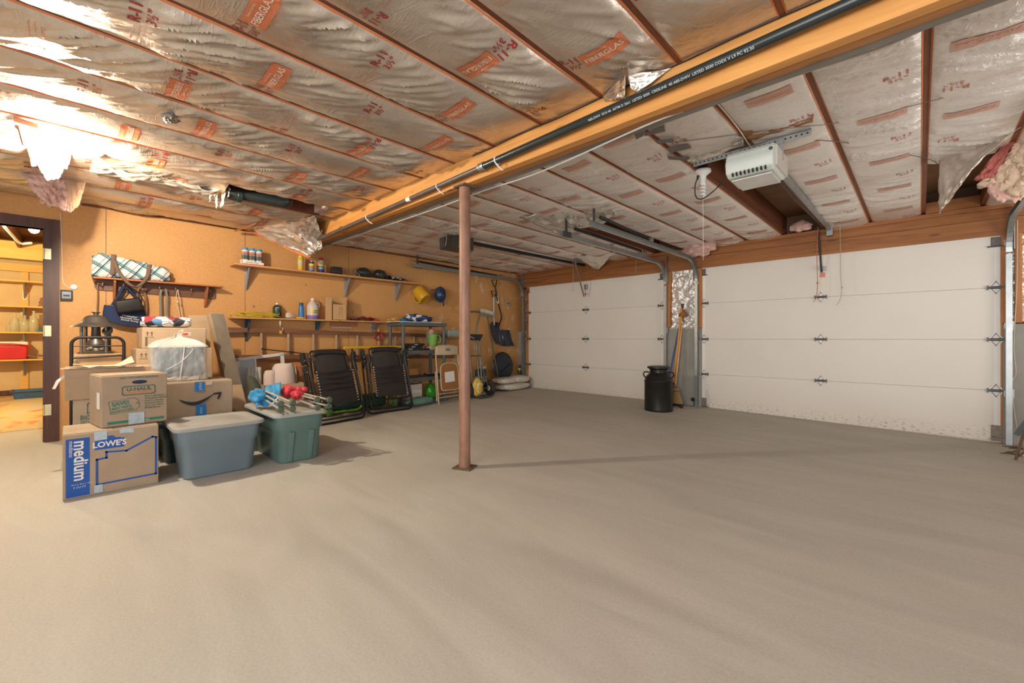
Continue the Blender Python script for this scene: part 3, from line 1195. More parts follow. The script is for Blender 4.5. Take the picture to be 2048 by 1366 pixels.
ROPER = mat('faded_red_rope', (.52, .16, .12), .8)
STRING = mat('grey_string', (.42, .38, .33), .8)
P = lambda x, y, Y=6.3: ony(x, y, Y)
cord('release_cord', [P(1636, 455), P(1634, 500), P(1634, 530), P(1635, 565), P(1633, 593), P(1627, 604)], .0035, ROPER, 'faded red release cord hanging from the nearer door opener rail', knot=[P(1634, 490), P(1635, 566)])
cord('pull_string', [P(1680, 452), P(1681, 500), P(1681, 545), P(1683, 575), P(1681, 597), P(1673, 611)], .003, STRING, 'thin grey string hanging before the nearer door, beside the red cord', knot=[P(1684, 575)])
cord('pull_string', [P(1146, 474, 6.0), P(1146, 527, 6.0), P(1146.5, 560, 6.0), P(1145, 583, 6.0)], .003, STRING, 'thin grey string hanging before the farther garage door', knot=[P(1146, 580, 6.0)])
cord('pull_string', [P(1272, 480, 6.0), P(1272, 535, 6.0), P(1270, 546, 6.0)], .002, STRING, 'short pale string below the track of the farther door')

# dark opener of the farther door
ob = ony(894, 484, 3.42)
o2 = thing('garage_door_opener', 'dark box-shaped garage door opener half hidden behind the steel post', 'door opener', (ob.x, 3.4, ob.z - .08))
mb = MB()
mb.b2((ob.x - .13, 3.40, ob.z - .085), (ob.x + .15, 3.75, ob.z + .075), bev=.008)
mb.build('housing', mat('opener_dark', (.05, .045, .04), .4), o2, world=True)
mb = MB()
mb.b2((ob.x - .12, 3.392, ob.z - .075), (ob.x - .02, 3.402, ob.z + .055))
mb.build('side_plate', mat('opener_plate', (.16, .15, .14), .3, .5), o2, world=True)
mb = MB()
sweep(mb, [V((-4.33, 3.75, 2.27)), V((-4.33, 6.38, 2.30))], [(-.022, -.02), (.022, -.02), (.022, .02), (-.022, .02)])
mb.build('rail', BLACKM, o2, world=True)
for x in (ob.x - .1, ob.x + .12):
    mb = MB()
    mb.b2((x - .012, 3.55, ob.z + .06), (x + .012, 3.58, ZC + .005))
    mb.build('hanger_strap', BLACKM, o2, world=True)
mb = MB()
q1, q2 = ony(1150, 525, 5.9), ony(1168, 593, 6.35)
mb.b2(q1 - V((.02, .0, .0)), q1 + V((.02, .05, .12)))
mb.tube([q1, q2], .013, 6)
mb.build('door_arm', GALVD, o2, world=True)
q = ony(1172, 574, DYF - .03)
mb = MB()
mb.box(q, (.05, .05, .09), bev=.004)
mb.build('arm_bracket', GALVD, o2, world=True)
mb = MB()
mb.tube([q + V((0, -.02, -.05)), q + V((0, -.02, -.13))], .004, 6)
mb.ball(q + V((0, -.02, -.13)), .018, 8, 6)
mb.build('release_knob', mat('red_plastic', (.6, .05, .05), .4), o2, world=True)
mb = MB()
mb.tube(smooth_path([ony(884, 468, 3.4), ony(890, 462, 3.4), ony(893, 475, 3.4), ony(891, 492, 3.4)], 6), .004, 6)
mb.build('wire', mat('pale_wire', (.6, .52, .4), .6), o2, world=True)

# ================================================================ pipe and cable on the beam
PYc = 2.045
pz = lambda x: 2.176 + (x + 4.4) / 4.13 * .084
pipe = thing('drain_pipe', 'long black plastic pipe strapped along the beam', 'pipe', (-2.2, PYc, pz(-2.2)), kind='thing')
cx_ = ony(964, 332, PYc).x
mb = MB()
mb.cyl((cx_, PYc, pz(cx_)), (2.2, PYc - .004, pz(2.2)), .0245, n=24)
pb = mb.build('thick_pipe', ABS, pipe, smooth=True, world=True)
tb = MB()
rr = .0250
x0t = ony(1180, 235, PYc).x


def pipe_map(a, b):
    x = x0t + a
    an = -.75 + b / rr
    return (x, PYc - .002 - rr * math.cos(an), pz(x) + rr * math.sin(an))


write(tb, 'ABS-DWV  SCH 40  ASTM D 2661  LISTED 3030  CRESLINE  40 ABS-DWV  LISTED 3030 COEX V L9 PC 92.30', .018, pipe_map, align='LEFT', bold=.01)
tb.build('pipe_lettering', mat('pipe_ink', (.5, .55, .55), .5), pb, world=True)
mb = MB()
mb.cyl((-5.3, PYc, pz(-5.3)), (cx_, PYc, pz(cx_)), .0185, n=20)
mb.build('thin_pipe', mat('grey_pipe', (.13, .105, .095), .4, .3, var=.2), pipe, smooth=True, world=True)
mb = MB()
mb.lathe([(.021, -.028), (.028, -.028), (.028, -.01), (.025, -.006), (.025, .006), (.03, .01), (.03, .03), (.0245, .03)], mm=M.Translation((cx_, PYc, pz(cx_))) @ M.Rotation(PI / 2, 4, 'Y'))
mb.build('coupling', GALVD, pipe, smooth=True, world=True)
for px in (735, 876, 994):
    x = ony(px, 400, PYc).x
    r = .0262 if x > cx_ else .0202
    mb = MB()
    ring = [(x, PYc + r * math.cos(t), pz(x) + r * math.sin(t)) for t in [k * PI / 8 for k in range(16)]]
    mb.tube(ring, .005, 6, closed=True)
    mb.tube([(x, PYc - r * .4, pz(x) - r), (x + .012, PYc + .01, pz(x) - r - .022), (x + .016, BY0 - .004, pz(x) - r - .035)], .005, 6)
    mb.build('pipe_strap', WHITEP, pipe, smooth=True, world=True)
x = ony(818, 393, PYc).x
mb = MB()
mb.cyl((x - .03, PYc, pz(x)), (x + .03, PYc, pz(x)), .0192, n=16)
mb.build('white_tape', WHITEP, pipe, smooth=True, world=True)

zc_ = 2.162
pts = [V((-5.9, BY1 + .01, zc_)), V((-4.6, BY1 + .012, zc_ + .004)), V((-3.2, BY1 + .008, zc_ - .006)), V((-2.5, BY1 + .008, zc_ + .002)), V((-1.9, BY1 + .012, zc_ - .004)), onz(1310, 243, 2.17), onz(1400, 215, 2.20), onz(1480, 188, 2.23), onz(1600, 148, 2.25), onz(1760, 96, 2.26), onz(1860, 52, 2.27), onz(1965, 4, 2.29), onz(2100, -70, 2.3)]
mb = MB()
mb.tube(smooth_path(pts, 8), .0055, 8)
o = mb.build('electric_cable', mat('grey_cable', (.42, .42, .40), .45), origin=pts[3], smooth=True, kind='thing')
tag(o, 'grey electric cable running along the lower edge of the beam', 'cable')
pts = [V((x, BY0 - .008, 2.352 + .004 * math.sin(x * 9))) for x in [-2.4 + .2 * k for k in range(19)]]
mb = MB()
mb.tube(pts, .003, 6)
o = mb.build('bell_wire', BLACKP, origin=pts[0], smooth=True, kind='thing')
tag(o, 'thin black wire along the top edge of the beam', 'wire')
pts = [onz(1432, 204, 2.345), onz(1455, 230, 2.33), onz(1480, 262, 2.31), onz(1495, 285, 2.30), onz(1512, 308, 2.285)]
mb = MB()
mb.tube(smooth_path(pts, 6), .0035, 6)
coil = [onz(1497, 314, 2.29) + V((k * .0022, .006 * math.sin(k * .9), .006 * math.cos(k * .9))) for k in range(30)]
mb.tube(coil, .0025, 5)
o = mb.build('bell_wire', mat('pale_wire', (0, 0, 0)), origin=pts[0], smooth=True, kind='thing')
tag(o, 'thin cream wire dropping from the beam to the white opener', 'wire')
pts = [onz(1350, 285, 2.33), onz(1560, 258, 2.335), onz(1680, 245, 2.335), onz(1780, 222, 2.335), onz(1850, 205, 2.33), onz(1960, 177, 2.335), onz(2060, 150, 2.335)]
mb = MB()
mb.tube(smooth_path(pts, 6), .002, 5)
o = mb.build('bell_wire', mat('brown_wire', (.14, .08, .05), .6), origin=pts[0], kind='thing')
tag(o, 'thin brown wire crossing the foil above the nearer door', 'wire')
pts = [onz(1625, 280, 2.33), onz(1690, 285, 2.335), onz(1760, 300, 2.335), onz(1850, 316, 2.335), onz(1880, 330, 2.33)]
mb = MB()
mb.tube(smooth_path(pts, 6), .0028, 5)
o = mb.build('bell_wire', mat('brown_wire', (0, 0, 0)), origin=pts[0], kind='thing')
tag(o, 'sagging brown wire from the steel angle towards the torn foil', 'wire')
# ================================================================ cartons and totes in front of the shelf wall
TAPE = mat('clear_tape', (.62, .52, .42), .12, var=.1, vscale=40, spec=.8, coat=.6)
TAPEB = mat('pale_blue_tape', (.42, .52, .58), .15, var=.12, vscale=60, coat=.5)
BLUE_LO = mat('print_blue', (.012, .085, .36), .55, var=.05)
GREEN_UH = mat('print_green', (.05, .17, .12), .6, var=.05)
ORANGE_UH = mat('print_orange', (.55, .2, .06), .6, var=.05)
BROWN_PR = mat('print_brown', (.13, .09, .06), .6, var=.05)
BLACK_PR = mat('print_black', (.02, .022, .03), .5, var=0)
AM_BLUE = mat('print_bright_blue', (.02, .20, .55), .45, var=.05)
PAPERW = mat('paper_white', (.74, .70, .64), .8, var=.05)


def carton(name, label, loc, rz, w, d, h, m=None, lid=True, group=None):
    """front face looks along local +x; w across (y), d deep (x), origin at the middle of the foot"""
    root = thing(name, label, 'box', loc, rz, group)
    mb = MB()
    mb.box((0, 0, h / 2), (d, w, h), bev=.004, seg=1)
    mb.build('carton_body', m or CARD, root)
    if lid:
        fb = MB()
        for s in (-1, 1):
            fb.b2((-d / 2 + .004, min(0, s) * w / 2 + (.0015 if s > 0 else .003), h), (d / 2 - .004, max(0, s) * w / 2 - (.003 if s > 0 else .0015), h + .004))
        fb.build('flap', m or CARD, root)
    return root


def face(root, d, h):
    """flat coordinates on the front face: x to the viewer's side, y up from the foot"""
    return lambda a, b, e=.0015: V((d / 2 + e, a, b))


def patch(root, name, m, f, pts, e=.0015):
    mb = MB()
    mb.add([f(a, b, e) for a, b in pts], [tuple(range(len(pts)))])
    return mb.build(name, m, root)


def outline(mb, f, pts, t, e=.002, closed=True):
    n = len(pts)
    for i in range(n if closed else n - 1):
        a, b = V(pts[i]), V(pts[(i + 1) % n])
        dd = (b - a).normalized()
        nn = V((-dd.y, dd.x)) * t / 2
        a2, b2 = a - dd * t / 2, b + dd * t / 2
        mb.add([f(*(a2 + nn), e), f(*(b2 + nn), e), f(*(b2 - nn), e), f(*(a2 - nn), e)], [(0, 1, 2, 3)])


def rect(x0, y0, x1, y1):
    return [(x0, y0), (x1, y0), (x1, y1), (x0, y1)]


# moving box with the blue print, front of the pile
w, d, h = .457, .40, .40
r1 = carton('moving_box', 'cardboard moving box with blue MEDIUM print, on the floor at the front of the pile', (-4.0, .2085, 0), 0, w, d, h, CARD)
f = face(r1, d, h)
patch(r1, 'blue_band', BLUE_LO, f, rect(-.215, .010, -.110, .372))
patch(r1, 'logo_panel', BLUE_LO, f, [(-.087, .284), (.053, .284), (.053, .345), (.035, .345), (.035, .350), (.012, .350), (-.002, .366), (-.03, .366), (-.05, .345), (-.087, .340)])
lw = MAT_W = mat('print_white', (.72, .70, .66), .6, var=0)
mb = MB()
write(mb, "LOWE'S", .05, lambda a, b: f(-.017 + a * .92, .314 + b, .0025), bold=.03)
mb.build('logo_lettering', lw, r1)
mb = MB()
write(mb, 'medium', .083, lambda a, b: f(-.152 + b * 1.05, .232 - a * .93, .0025), bold=.022)
write(mb, 'mediano', .029, lambda a, b: f(-.192 + b, .31 - a, .0025))
write(mb, '16 in x 18 in x 18 in', .012, lambda a, b: f(-.145 + a, .085 + b, .0025))
write(mb, '3 CU FT', .016, lambda a, b: f(-.155 + a, .066 + b, .0025))
mb.build('size_lettering', lw, r1)
mb = MB()
outline(mb, f, [(-.077, .062), (.214, .068), (.214, .318), (.196, .324), (.063, .254), (-.033, .263), (-.033, .226), (-.077, .222)], .011)
mb.build('house_outline', BLUE_LO, r1)
mb = MB()
mb.add([f(-.09, .345, .003), f(-.03, .345, .003), f(-.03, .40, .003), f(-.09, .40, .003), V((d / 2 - .09, -.03, h + .005)), V((d / 2 - .09, -.09, h + .005))], [(0, 1, 2, 3), (3, 2, 4, 5)])
mb.build('tape', TAPEB, r1)
mb = MB()
mb.add([f(.03, .375, .003), f(.10, .37, .003), f(.10, .40, .003), f(.03, .40, .003), V((d / 2 - .05, .10, h + .005)), V((d / 2 - .05, .03, h + .005))], [(0, 1, 2, 3), (3, 2, 4, 5)])
mb.build('tape', TAPEB, r1)
mb = MB()
mb.add([f(-.09, .012, .003), f(-.05, .012, .003), f(-.05, .06, .003), f(-.09, .06, .003)], [(0, 1, 2, 3)])
mb.build('tape', TAPEB, r1)
mb = MB()
for q in range(4):
    write(mb, 'Handle with care - do not overload', .014, lambda a, b: V((d / 2 - .13 - q * .024 + .0 * a, -.10 + a, h + .0055)) + V((-b, 0, 0)))
mb.build('top_print', BROWN_PR, r1)

# small moving box on top of it
w2, d2, h2 = .35, .31, .34
cen = V((-3.905, .327, .406)) + V((-.989, -.149, 0)) * (d2 / 2)
r2 = carton('moving_box', 'small cardboard moving box with green print, standing on the blue-printed box', cen, .15, w2, d2, h2, CARD)
f2 = face(r2, d2, h2)
GR = mat('print_greygreen', (.07, .15, .12), .6, var=.05)
mb = MB()
rr_ = [(-.06, .205), (.095, .205), (.105, .213), (.105, .255), (.095, .263), (-.06, .263), (-.07, .255), (-.07, .213)]
outline(mb, f2, rr_, .006)
mb.build('logo_border', GR, r2)
mb = MB()
write(mb, 'U-HAUL', .034, lambda a, b: f2(.018 + a * 1.1, .242 + b, .0025), bold=.03)
mb.build('logo_lettering', GR, r2)
patch(r2, 'logo_stripe', ORANGE_UH, f2, rect(-.06, .213, .095, .222))
mb = MB()
write(mb, 'EASY-TO-CARRY HANDLES', .018, lambda a, b: f2(.02 + a * .95, .322 + b, .0025), bold=.012)
mb.build('handle_lettering', GR, r2)
mb = MB()
mb.add([f2(.02 + .042 * math.cos(t) * (1 if abs(math.cos(t)) < .9 else .98), .29 + .013 * math.sin(t), .002) for t in [k * PI / 10 for k in range(20)]], [tuple(range(20))])
mb.build('hand_hole', mat('hole_dark', (.02, .03, .07), .7), r2)
rt = lambda a, b: (a * math.cos(.12) - b * math.sin(.12), a * math.sin(.12) + b * math.cos(.12))
fr = lambda a, b, e=.002: f2(-.06 + rt(a, b)[0], .135 + rt(a, b)[1], e)
mb = MB()
outline(mb, fr, [(-.075, -.042), (.058, -.042), (.078, -.02), (.078, .02), (.058, .042), (-.075, .042)], .003)
outline(mb, fr, [(.068 + .006 * math.cos(t), .003 + .006 * math.sin(t)) for t in [k * PI / 5 for k in range(10)]], .002)
mb.build('price_tag_outline', GR, r2)
mb = MB()
write(mb, 'SAVE!', .036, lambda a, b: fr(-.018 + a, .019 + b, .0025), bold=.03)
write(mb, 'BEST PRICE', .021, lambda a, b: fr(-.015 + a, -.009 + b, .0025), bold=.02)
write(mb, 'GUARANTEED', .019, lambda a, b: fr(-.015 + a, -.03 + b, .0025), bold=.02)
mb.build('save_lettering', mat('print_green_bright', (.05, .21, .15), .6, var=.05), r2)
mb = MB()
for q, t in enumerate(('BUY A BUNDLE\u2014', 'SAVE EVEN MORE!', 'Find Our Bundle', 'Prices and We\u2019ll', 'Give You 10% or', 'MORE Boxes!')):
    write(mb, t, .0155, lambda a, b: f2(.047 + a, .188 - q * .0165 + b, .0025), align='LEFT', bold=.012)
mb.build('bundle_lettering', GR, r2)
patch(r2, 'green_band', mat('print_band_green', (.03, .20, .13), .6), f2, rect(-.145, .018, .155, .035))
mb = MB()
write(mb, 'uhaul.com/boxes', .013, lambda a, b: f2(.03 + a, .0265 + b, .0025), bold=.01)
mb.build('band_lettering', lw, r2)
mb = MB()
mb.grid(8, 8, lambda u, v: f2(-.04 + u * .085, .003 + v * .078, .004 + .0012 * math.sin(u * 40)))
mb.build('tape', TAPEB, r2, smooth=True)
mb = MB()
mb.add([V((d2 / 2 - .04, -.05, h2 + .006)), V((d2 / 2 - .04, .05, h2 + .006)), V((d2 / 2 - .10, .05, h2 + .006)), V((d2 / 2 - .10, -.05, h2 + .006))], [(0, 1, 2, 3)])
mb.build('top_label', mat('paper_pinkish', (.7, .55, .45), .7), r2)
mb = MB()
mb.add([V((x, -w2 / 2 - .002, z)) for x, z in ((.05, .12), (.13, .12), (.13, .23), (.05, .23))], [(0, 1, 2, 3)])
mb.build('side_label', PAPERW, r2)

# long brown carton on the book box, behind
w3, d3, h3 = .60, .46, .225
r3 = carton('cardboard_box', 'long taped brown carton lying on the book box behind the small moving box', (-4.5 - d3 / 2, .285, .541), 0, w3, d3, h3, CARD2)
f3 = face(r3, d3, h3)
mb = MB()
mb.add([f3(-.295, .17, .002), f3(.29, .165, .002), f3(.29, .2255, .002), f3(-.295, .2255, .002)], [(0, 1, 2, 3)])
mb.build('tape', mat('glossy_tape_tan', (.48, .32, .19), .2, coat=.5, var=.1), r3)
patch(r3, 'barcode_label', BROWN_PR, f3, rect(.205, .195, .25, .215), .003)
mb = MB()
mb.add([V((d3 / 2 - .01, -.30, .19)), V((d3 / 2 - .02, -.34, .15)), V((d3 / 2 - .03, -.36, .09)), V((d3 / 2 - .005, -.345, .09)), V((d3 / 2, -.325, .14)), V((d3 / 2, -.298, .17))], [(0, 1, 4, 5), (1, 2, 3, 4)])
mb.build('loose_tape_end', PAPERW, r3, solid=.002)
# papers on it
pr = thing('packing_paper', 'crumpled sheet of cream packing paper lying on the long brown carton', 'paper', (-4.62, .20, .772))
mb = MB()
mb.grid(16, 10, lambda u, v: V((-.10 + v * .2, -.17 + u * .34, .004 + .07 * max(0, u - .72) * (1.6 - v) * 2.2 + .035 * max(0, .22 - u) * 4 * (v) + .006 * noise.noise(V((u * 6, v * 6, 2))) + .006)))
mb.build('sheet', mat('cream_paper', (.72, .55, .38), .8, var=.06), pr, smooth=True, solid=.002)
mb = MB()
mb.grid(10, 8, lambda u, v: V((-.06 + v * .24, -.235 + u * .46, .0035 + .003 * noise.noise(V((u * 5, v * 5, 7))))))
mb.build('plastic_sheet', mat('pale_plastic_film', (.66, .60, .56), .2, var=.1, coat=.5), pr, smooth=True)

# book box
r4 = carton('moving_box', 'tall cardboard book box under the long brown carton', (-4.72, .23, 0), 0, .40, .44, .540, CARD, lid=False)
f4 = face(r4, .44, .54)
mb = MB()
outline(mb, f4, [(-.125, .44), (.06, .44), (.06, .515), (-.115, .515), (-.125, .505)], .006)
write(mb, 'U-HAUL', .05, lambda a, b: f4(-.018 + a, .487 + b, .0025), bold=.03)
write(mb, 'BOOK BOX', .044, lambda a, b: f4(-.165 + a, .405 + b, .0025), align='LEFT', bold=.03)
write(mb, '12" x 12" x 12"', .026, lambda a, b: f4(-.165 + a, .37 + b, .0025), align='LEFT', bold=.02)
mb.build('box_lettering', GR, r4)
patch(r4, 'logo_stripe', ORANGE_UH, f4, rect(-.11, .45, .05, .46))

# dark tote below, carton with the curved arrow on it
def rrect(x0, x1, y0, y1, r, z, n=5):
    out = []
    for cx, cy, a0 in ((x1 - r, y1 - r, 0), (x0 + r, y1 - r, 1), (x0 + r, y0 + r, 2), (x1 - r, y0 + r, 3)):
        for k in range(n + 1):
            a = (a0 + k / n) * PI / 2
            out.append(V((cx + r * math.cos(a), cy + r * math.sin(a), z)))
    return out


def loft(mb, loops, cap0=True, cap1=True):
    n = len(loops[0])
    vs = [p for l in loops for p in l]
    fs = [(i * n + j, i * n + (j + 1) % n, (i + 1) * n + (j + 1) % n, (i + 1) * n + j) for i in range(len(loops) - 1) for j in range(n)]
    if cap0:
        fs.append(tuple(range(n))[::-1])
    if cap1:
        fs.append(tuple((len(loops) - 1) * n + j for j in range(n)))
    mb.add(vs, fs)


def tote(label, top, bot, h, m, ml, ribs=(), handle=True, rz=0.0, band=.66):
    """top and bot are (x0, x1, y0, y1) around the origin"""
    cx, cy = (top[0] + top[1]) / 2, (top[2] + top[3]) / 2
    root = thing('storage_tote', label, 'storage tote', (cx, cy, 0), rz)
    T_ = [top[0] - cx, top[1] - cx, top[2] - cy, top[3] - cy]
    B_ = [bot[0] - cx, bot[1] - cx, bot[2] - cy, bot[3] - cy]

    def ring(k, g, z, r=.06):
        q = [B_[i] + (T_[i] - B_[i]) * k for i in range(4)]
        return rrect(q[0] - g, q[1] + g, q[2] - g, q[3] + g, r, z)
    mb = MB()
    loft(mb, [ring(0, -.012, .0), ring(0.02, -.002, .006), ring(.04, 0, .02), ring(band - .01, 0, h * band - .006), ring(band, .010, h * band + .006), ring(.97, .010, h * .965), ring(.98, .018, h * .97), ring(1, .02, h)])
    mb.build('tub', m, root, smooth=True)
    if ribs:
        rb = MB()
        for y in ribs:
            def P_(k, e, yy):
                return V((B_[1] + (T_[1] - B_[1]) * k + e, yy, h * k))
            a, b = .03, band - .02
            rb.add([P_(a, -.004, y - .018), P_(a, .010, y - .010), P_(a, .010, y + .010), P_(a, -.004, y + .018), P_(b, -.004, y - .024), P_(b, .014, y - .014), P_(b, .014, y + .014), P_(b, -.004, y + .024)], [(0, 1, 5, 4), (1, 2, 6, 5), (2, 3, 7, 6), (0, 3, 2, 1), (4, 5, 6, 7)])
        rb.build('rib', m, root)
    mb = MB()
    loft(mb, [ring(1, .016, h - .012), ring(1, .034, h - .012), ring(1, .036, h - .002), ring(1, .033, h + .012), ring(1, .020, h + .018), ring(1, -.012, h + .018), ring(1, -.03, h + .010, .05), ring(1, -.075, h + .010, .04), ring(1, -.085, h + .014, .04)])
    mb.build('lid', ml, root, smooth=True)
    return root, h + .018


TOTE_B = mat('tote_blue_grey', (.155, .21, .245), .42, var=.06, vscale=5)
TOTE_BL = mat('tote_lid_grey', (.33, .32, .30), .5, var=.08, vscale=5)
TOTE_G = mat('tote_green_grey', (.11, .185, .17), .42, var=.06, vscale=5)
TOTE_GL = mat('tote_lid_greenish', (.34, .34, .31), .5, var=.08, vscale=5)
t1, z1 = tote('blue-grey storage tote with a dusty lid, in front beside the blue-printed box', (-4.07, -3.615, .525, 1.01), (-4.0, -3.71, .565, 1.0), .372, TOTE_B, TOTE_BL)
t2, z2 = tote('green-grey storage tote with two folded camp chairs lying on its lid', (-4.36, -3.57, 1.125, 1.465), (-4.30, -3.645, 1.165, 1.475), .395, TOTE_G, TOTE_GL, ribs=(-.06, .09))
t3, z3 = tote('dark teal storage tote under the carton with the black curved arrow', (-4.80, -4.25, .50, 1.06), (-4.76, -4.30, .54, 1.02), .315, mat('tote_dark_teal', (.02, .05, .06), .4, var=.08), mat('tote_dark_teal', (0, 0, 0)))

w5, d5, h5 = .57, .42, .30
r5 = carton('shipping_box', 'brown shipping carton with a black curved arrow, standing on the dark teal tote', (-4.34 - d5 / 2, .715, z3 + .001), 0, w5, d5, h5, CARD)
f5 = face(r5, d5, h5)
mb = MB()
up, lo = [], []
for k in range(17):
    t = k / 16
    x = -.085 + t * .24
    y0 = .165 - .052 * math.sin(PI * (t ** .9)) + .032 * t
    th = .006 + .019 * math.sin(PI * min(1, t * 1.05)) ** .8
    up.append((x, y0 + th * .45))
    lo.append((x, y0 - th * .75))
for k in range(16):
    mb.add([f5(*lo[k], .002), f5(*lo[k + 1], .002), f5(*up[k + 1], .002), f5(*up[k], .002)], [(0, 1, 2, 3)])
mb.add([f5(a, b, .0021) for a, b in ((.140, .182), (.146, .198), (.185, .204), (.200, .204), (.203, .192), (.194, .162), (.180, .140), (.170, .148), (.178, .170), (.180, .184), (.166, .185))], [tuple(range(11))])
mb.build('arrow_print', BLACK_PR, r5)
for a, b in ((0.05, .245), (.058, .058)):
    pt_ = patch(r5, 'blue_tape', AM_BLUE, f5, rect(a - .035, b - (.022 if b > .2 else .05), a + .035, min(.2995, b + .055)), .002)
mb = MB()
write(mb, 'prime', .034, lambda a, b: f5(.052 - b, .262 + a * .75, .003), bold=.01)
write(mb, 'prime', .03, lambda a, b: f5(.058 - b, .06 + a * .75, .003), bold=.01)
mb.build('tape_lettering', mat('print_paleblue', (.45, .6, .72), .5), r5)
mb = MB()
mb.add([f5(.09, .27, .0022), f5(.135, .27, .0022), f5(.135, .2995, .0022), f5(.09, .2995, .0022)], [(0, 1, 2, 3)])
mb.build('clear_tape', TAPE, r5)

# white drawstring bag
wb_ = thing('drawstring_bag', 'translucent white drawstring bag round a blue-grey box, on the shipping carton', 'bag', (-4.60, .66, z3 + h5 + .006))
g = NT('bag_film', .22)
zz = g.n('SeparateXYZ', {'Vector': g.tc.outputs['Object']}).outputs[2]
g.set('Base Color', (.78, .78, .76, 1))
g.set('Alpha', g.ramp(g.noise(5, g.map((1, 1.5, .5), (.7, 0, 0)), 4, .6, 2.0), [(.35, (.22, .22, .22)), (.75, (.62, .62, .62))]))
g.bump(g.noise(9, g.map((1, 1.6, 1), (.5, 0, 0)), 4, .6, 1.5), .5, .02)
FILM = g.m
FILMW = mat('bag_film_gathered', (.52, .50, .46), .35, var=.06, bump=.5, bscale=18)
mb = MB()
mb.box((0, .0, .155), (.25, .325, .30), bev=.03)
mb.build('blue_grey_contents', mat('blue_grey_box', (.13, .185, .215), .5, var=.2, vscale=3), wb_, smooth=True)
mb = MB()
loops = []
for z, gx, gy in ((.0, .125, .168), (.006, .145, .19), (.05, .150, .192), (.13, .150, .19), (.22, .15, .192), (.285, .152, .194), (.30, .15, .19)):
    l = rrect(-gx, gx, -gy, gy, .04, z, 8)
    loops.append([p + V((p.x, p.y, 0)).normalized() * .012 * noise.noise(V((p.x * 14, p.y * 14, z * 8))) for p in l])
loft(mb, loops, True, False)
mb.build('film', FILM, wb_, smooth=True)
mb = MB()
loops = []
for z, k in ((.285, 1.0), (.298, .96), (.318, .84), (.340, .64), (.356, .36), (.368, .13), (.385, .08), (.397, .10)):
    l = rrect(-.15 * k, .15 * k, -.19 * k, .19 * k, .04 * k, z, 10)
    loops.append([p + V((p.x, p.y, 0)).normalized() * .008 * math.sin(i * 1.9) * (1 if k < .95 else .3) + V((0, 0, .004 * math.sin(i * 2.3))) for i, p in enumerate(l)])
loft(mb, loops, False, True)
mb.build('gathered_top', FILMW, wb_, smooth=True)
mb = MB()
for i in range(1):
    mb.grid(14, 4, lambda u, v: V((.146 + .012 * noise.noise(V((u * 7, v, 3))), -.15 + u * .27, .003 + v * (.03 + .05 * abs(noise.noise(V((u * 4, 2, 9))))))))
mb.build('gathered_foot', FILMW, wb_, smooth=True, solid=.002)
mb = MB()
mb.tube(smooth_path([(.155, .02, .30), (.158, .01, .20), (.152, -.01, .03)], 5), .0032, 6)
mb.build('drawstring', mat('string_white', (.8, .78, .74), .5), wb_, smooth=True)
mb = MB()
mb.tube(smooth_path([(.155, -.10, .10), (.16, .0, .17), (.155, .075, .265), (.155, .02, .285)], 5), .002, 6)
mb.build('drawstring', mat('string_white', (.8, .78, .74), .5), wb_, smooth=True)
mb = MB()
mb.tube(smooth_path([(0, 0, .40), (.02, .01, .42), (.03, .03, .43), (.02, .02, .40)], 5), .003, 6)
mb.build('drawstring', mat('string_white', (.8, .78, .74), .5), wb_, smooth=True)
mb = MB()
mb.ball((.03, .045, .395), (.012, .02, .01), 10, 6)
mb.build('red_toggle', mat('red_plastic', (0, 0, 0)), wb_, smooth=True)

# cartons stacked behind, rolled blanket on top
r6 = carton('cardboard_box', 'plain brown carton on the floor behind the white bag, lowest of its stack', (-5.22, .72, 0), 0, .52, .46, .455, CARD2)
r7 = carton('cardboard_box', 'brown carton with two up-arrows, middle of the stack behind the white bag', (-5.20, .70, .461), 0, .56, .44, .44, CARD2)
r8 = carton('cardboard_box', 'brown carton with two up-arrows under the rolled soccer-ball blanket', (-5.22, .697, .907), 0, .47, .44, .185, CARD2)
for rr8, hh, ww in ((r7, .44, .56), (r8, .185, .47)):
    ff = face(rr8, .44, hh)
    mb = MB()
    for k in (0, 1):
        x = -ww / 2 + .035 + k * .03
        y = hh - .075
        mb.add([ff(a, b, .002) for a, b in ((x - .003, y), (x + .003, y), (x + .003, y + .025), (x + .011, y + .025), (x, y + .042), (x - .011, y + .025), (x - .003, y + .025))], [tuple(range(7))])
    outline(mb, ff, [(-ww / 2 + .02, hh - .085), (-ww / 2 + .08, hh - .085)], .003, closed=False)
    mb.build('arrow_print', BROWN_PR, rr8)
ff = face(r8, .44, .185)
patch(r8, 'red_white_label', PAPERW, ff, rect(.06, .118, .115, .145))
patch(r8, 'address_label', BROWN_PR, ff, rect(-.215, .02, -.20, .10))
mb = MB()
write(mb, 'FRAGILE', .017, lambda a, b: ff(.088 + a * .7, .131 + b, .0025), bold=.02)
mb.build('label_lettering', mat('print_red', (.6, .05, .06), .5), r8)

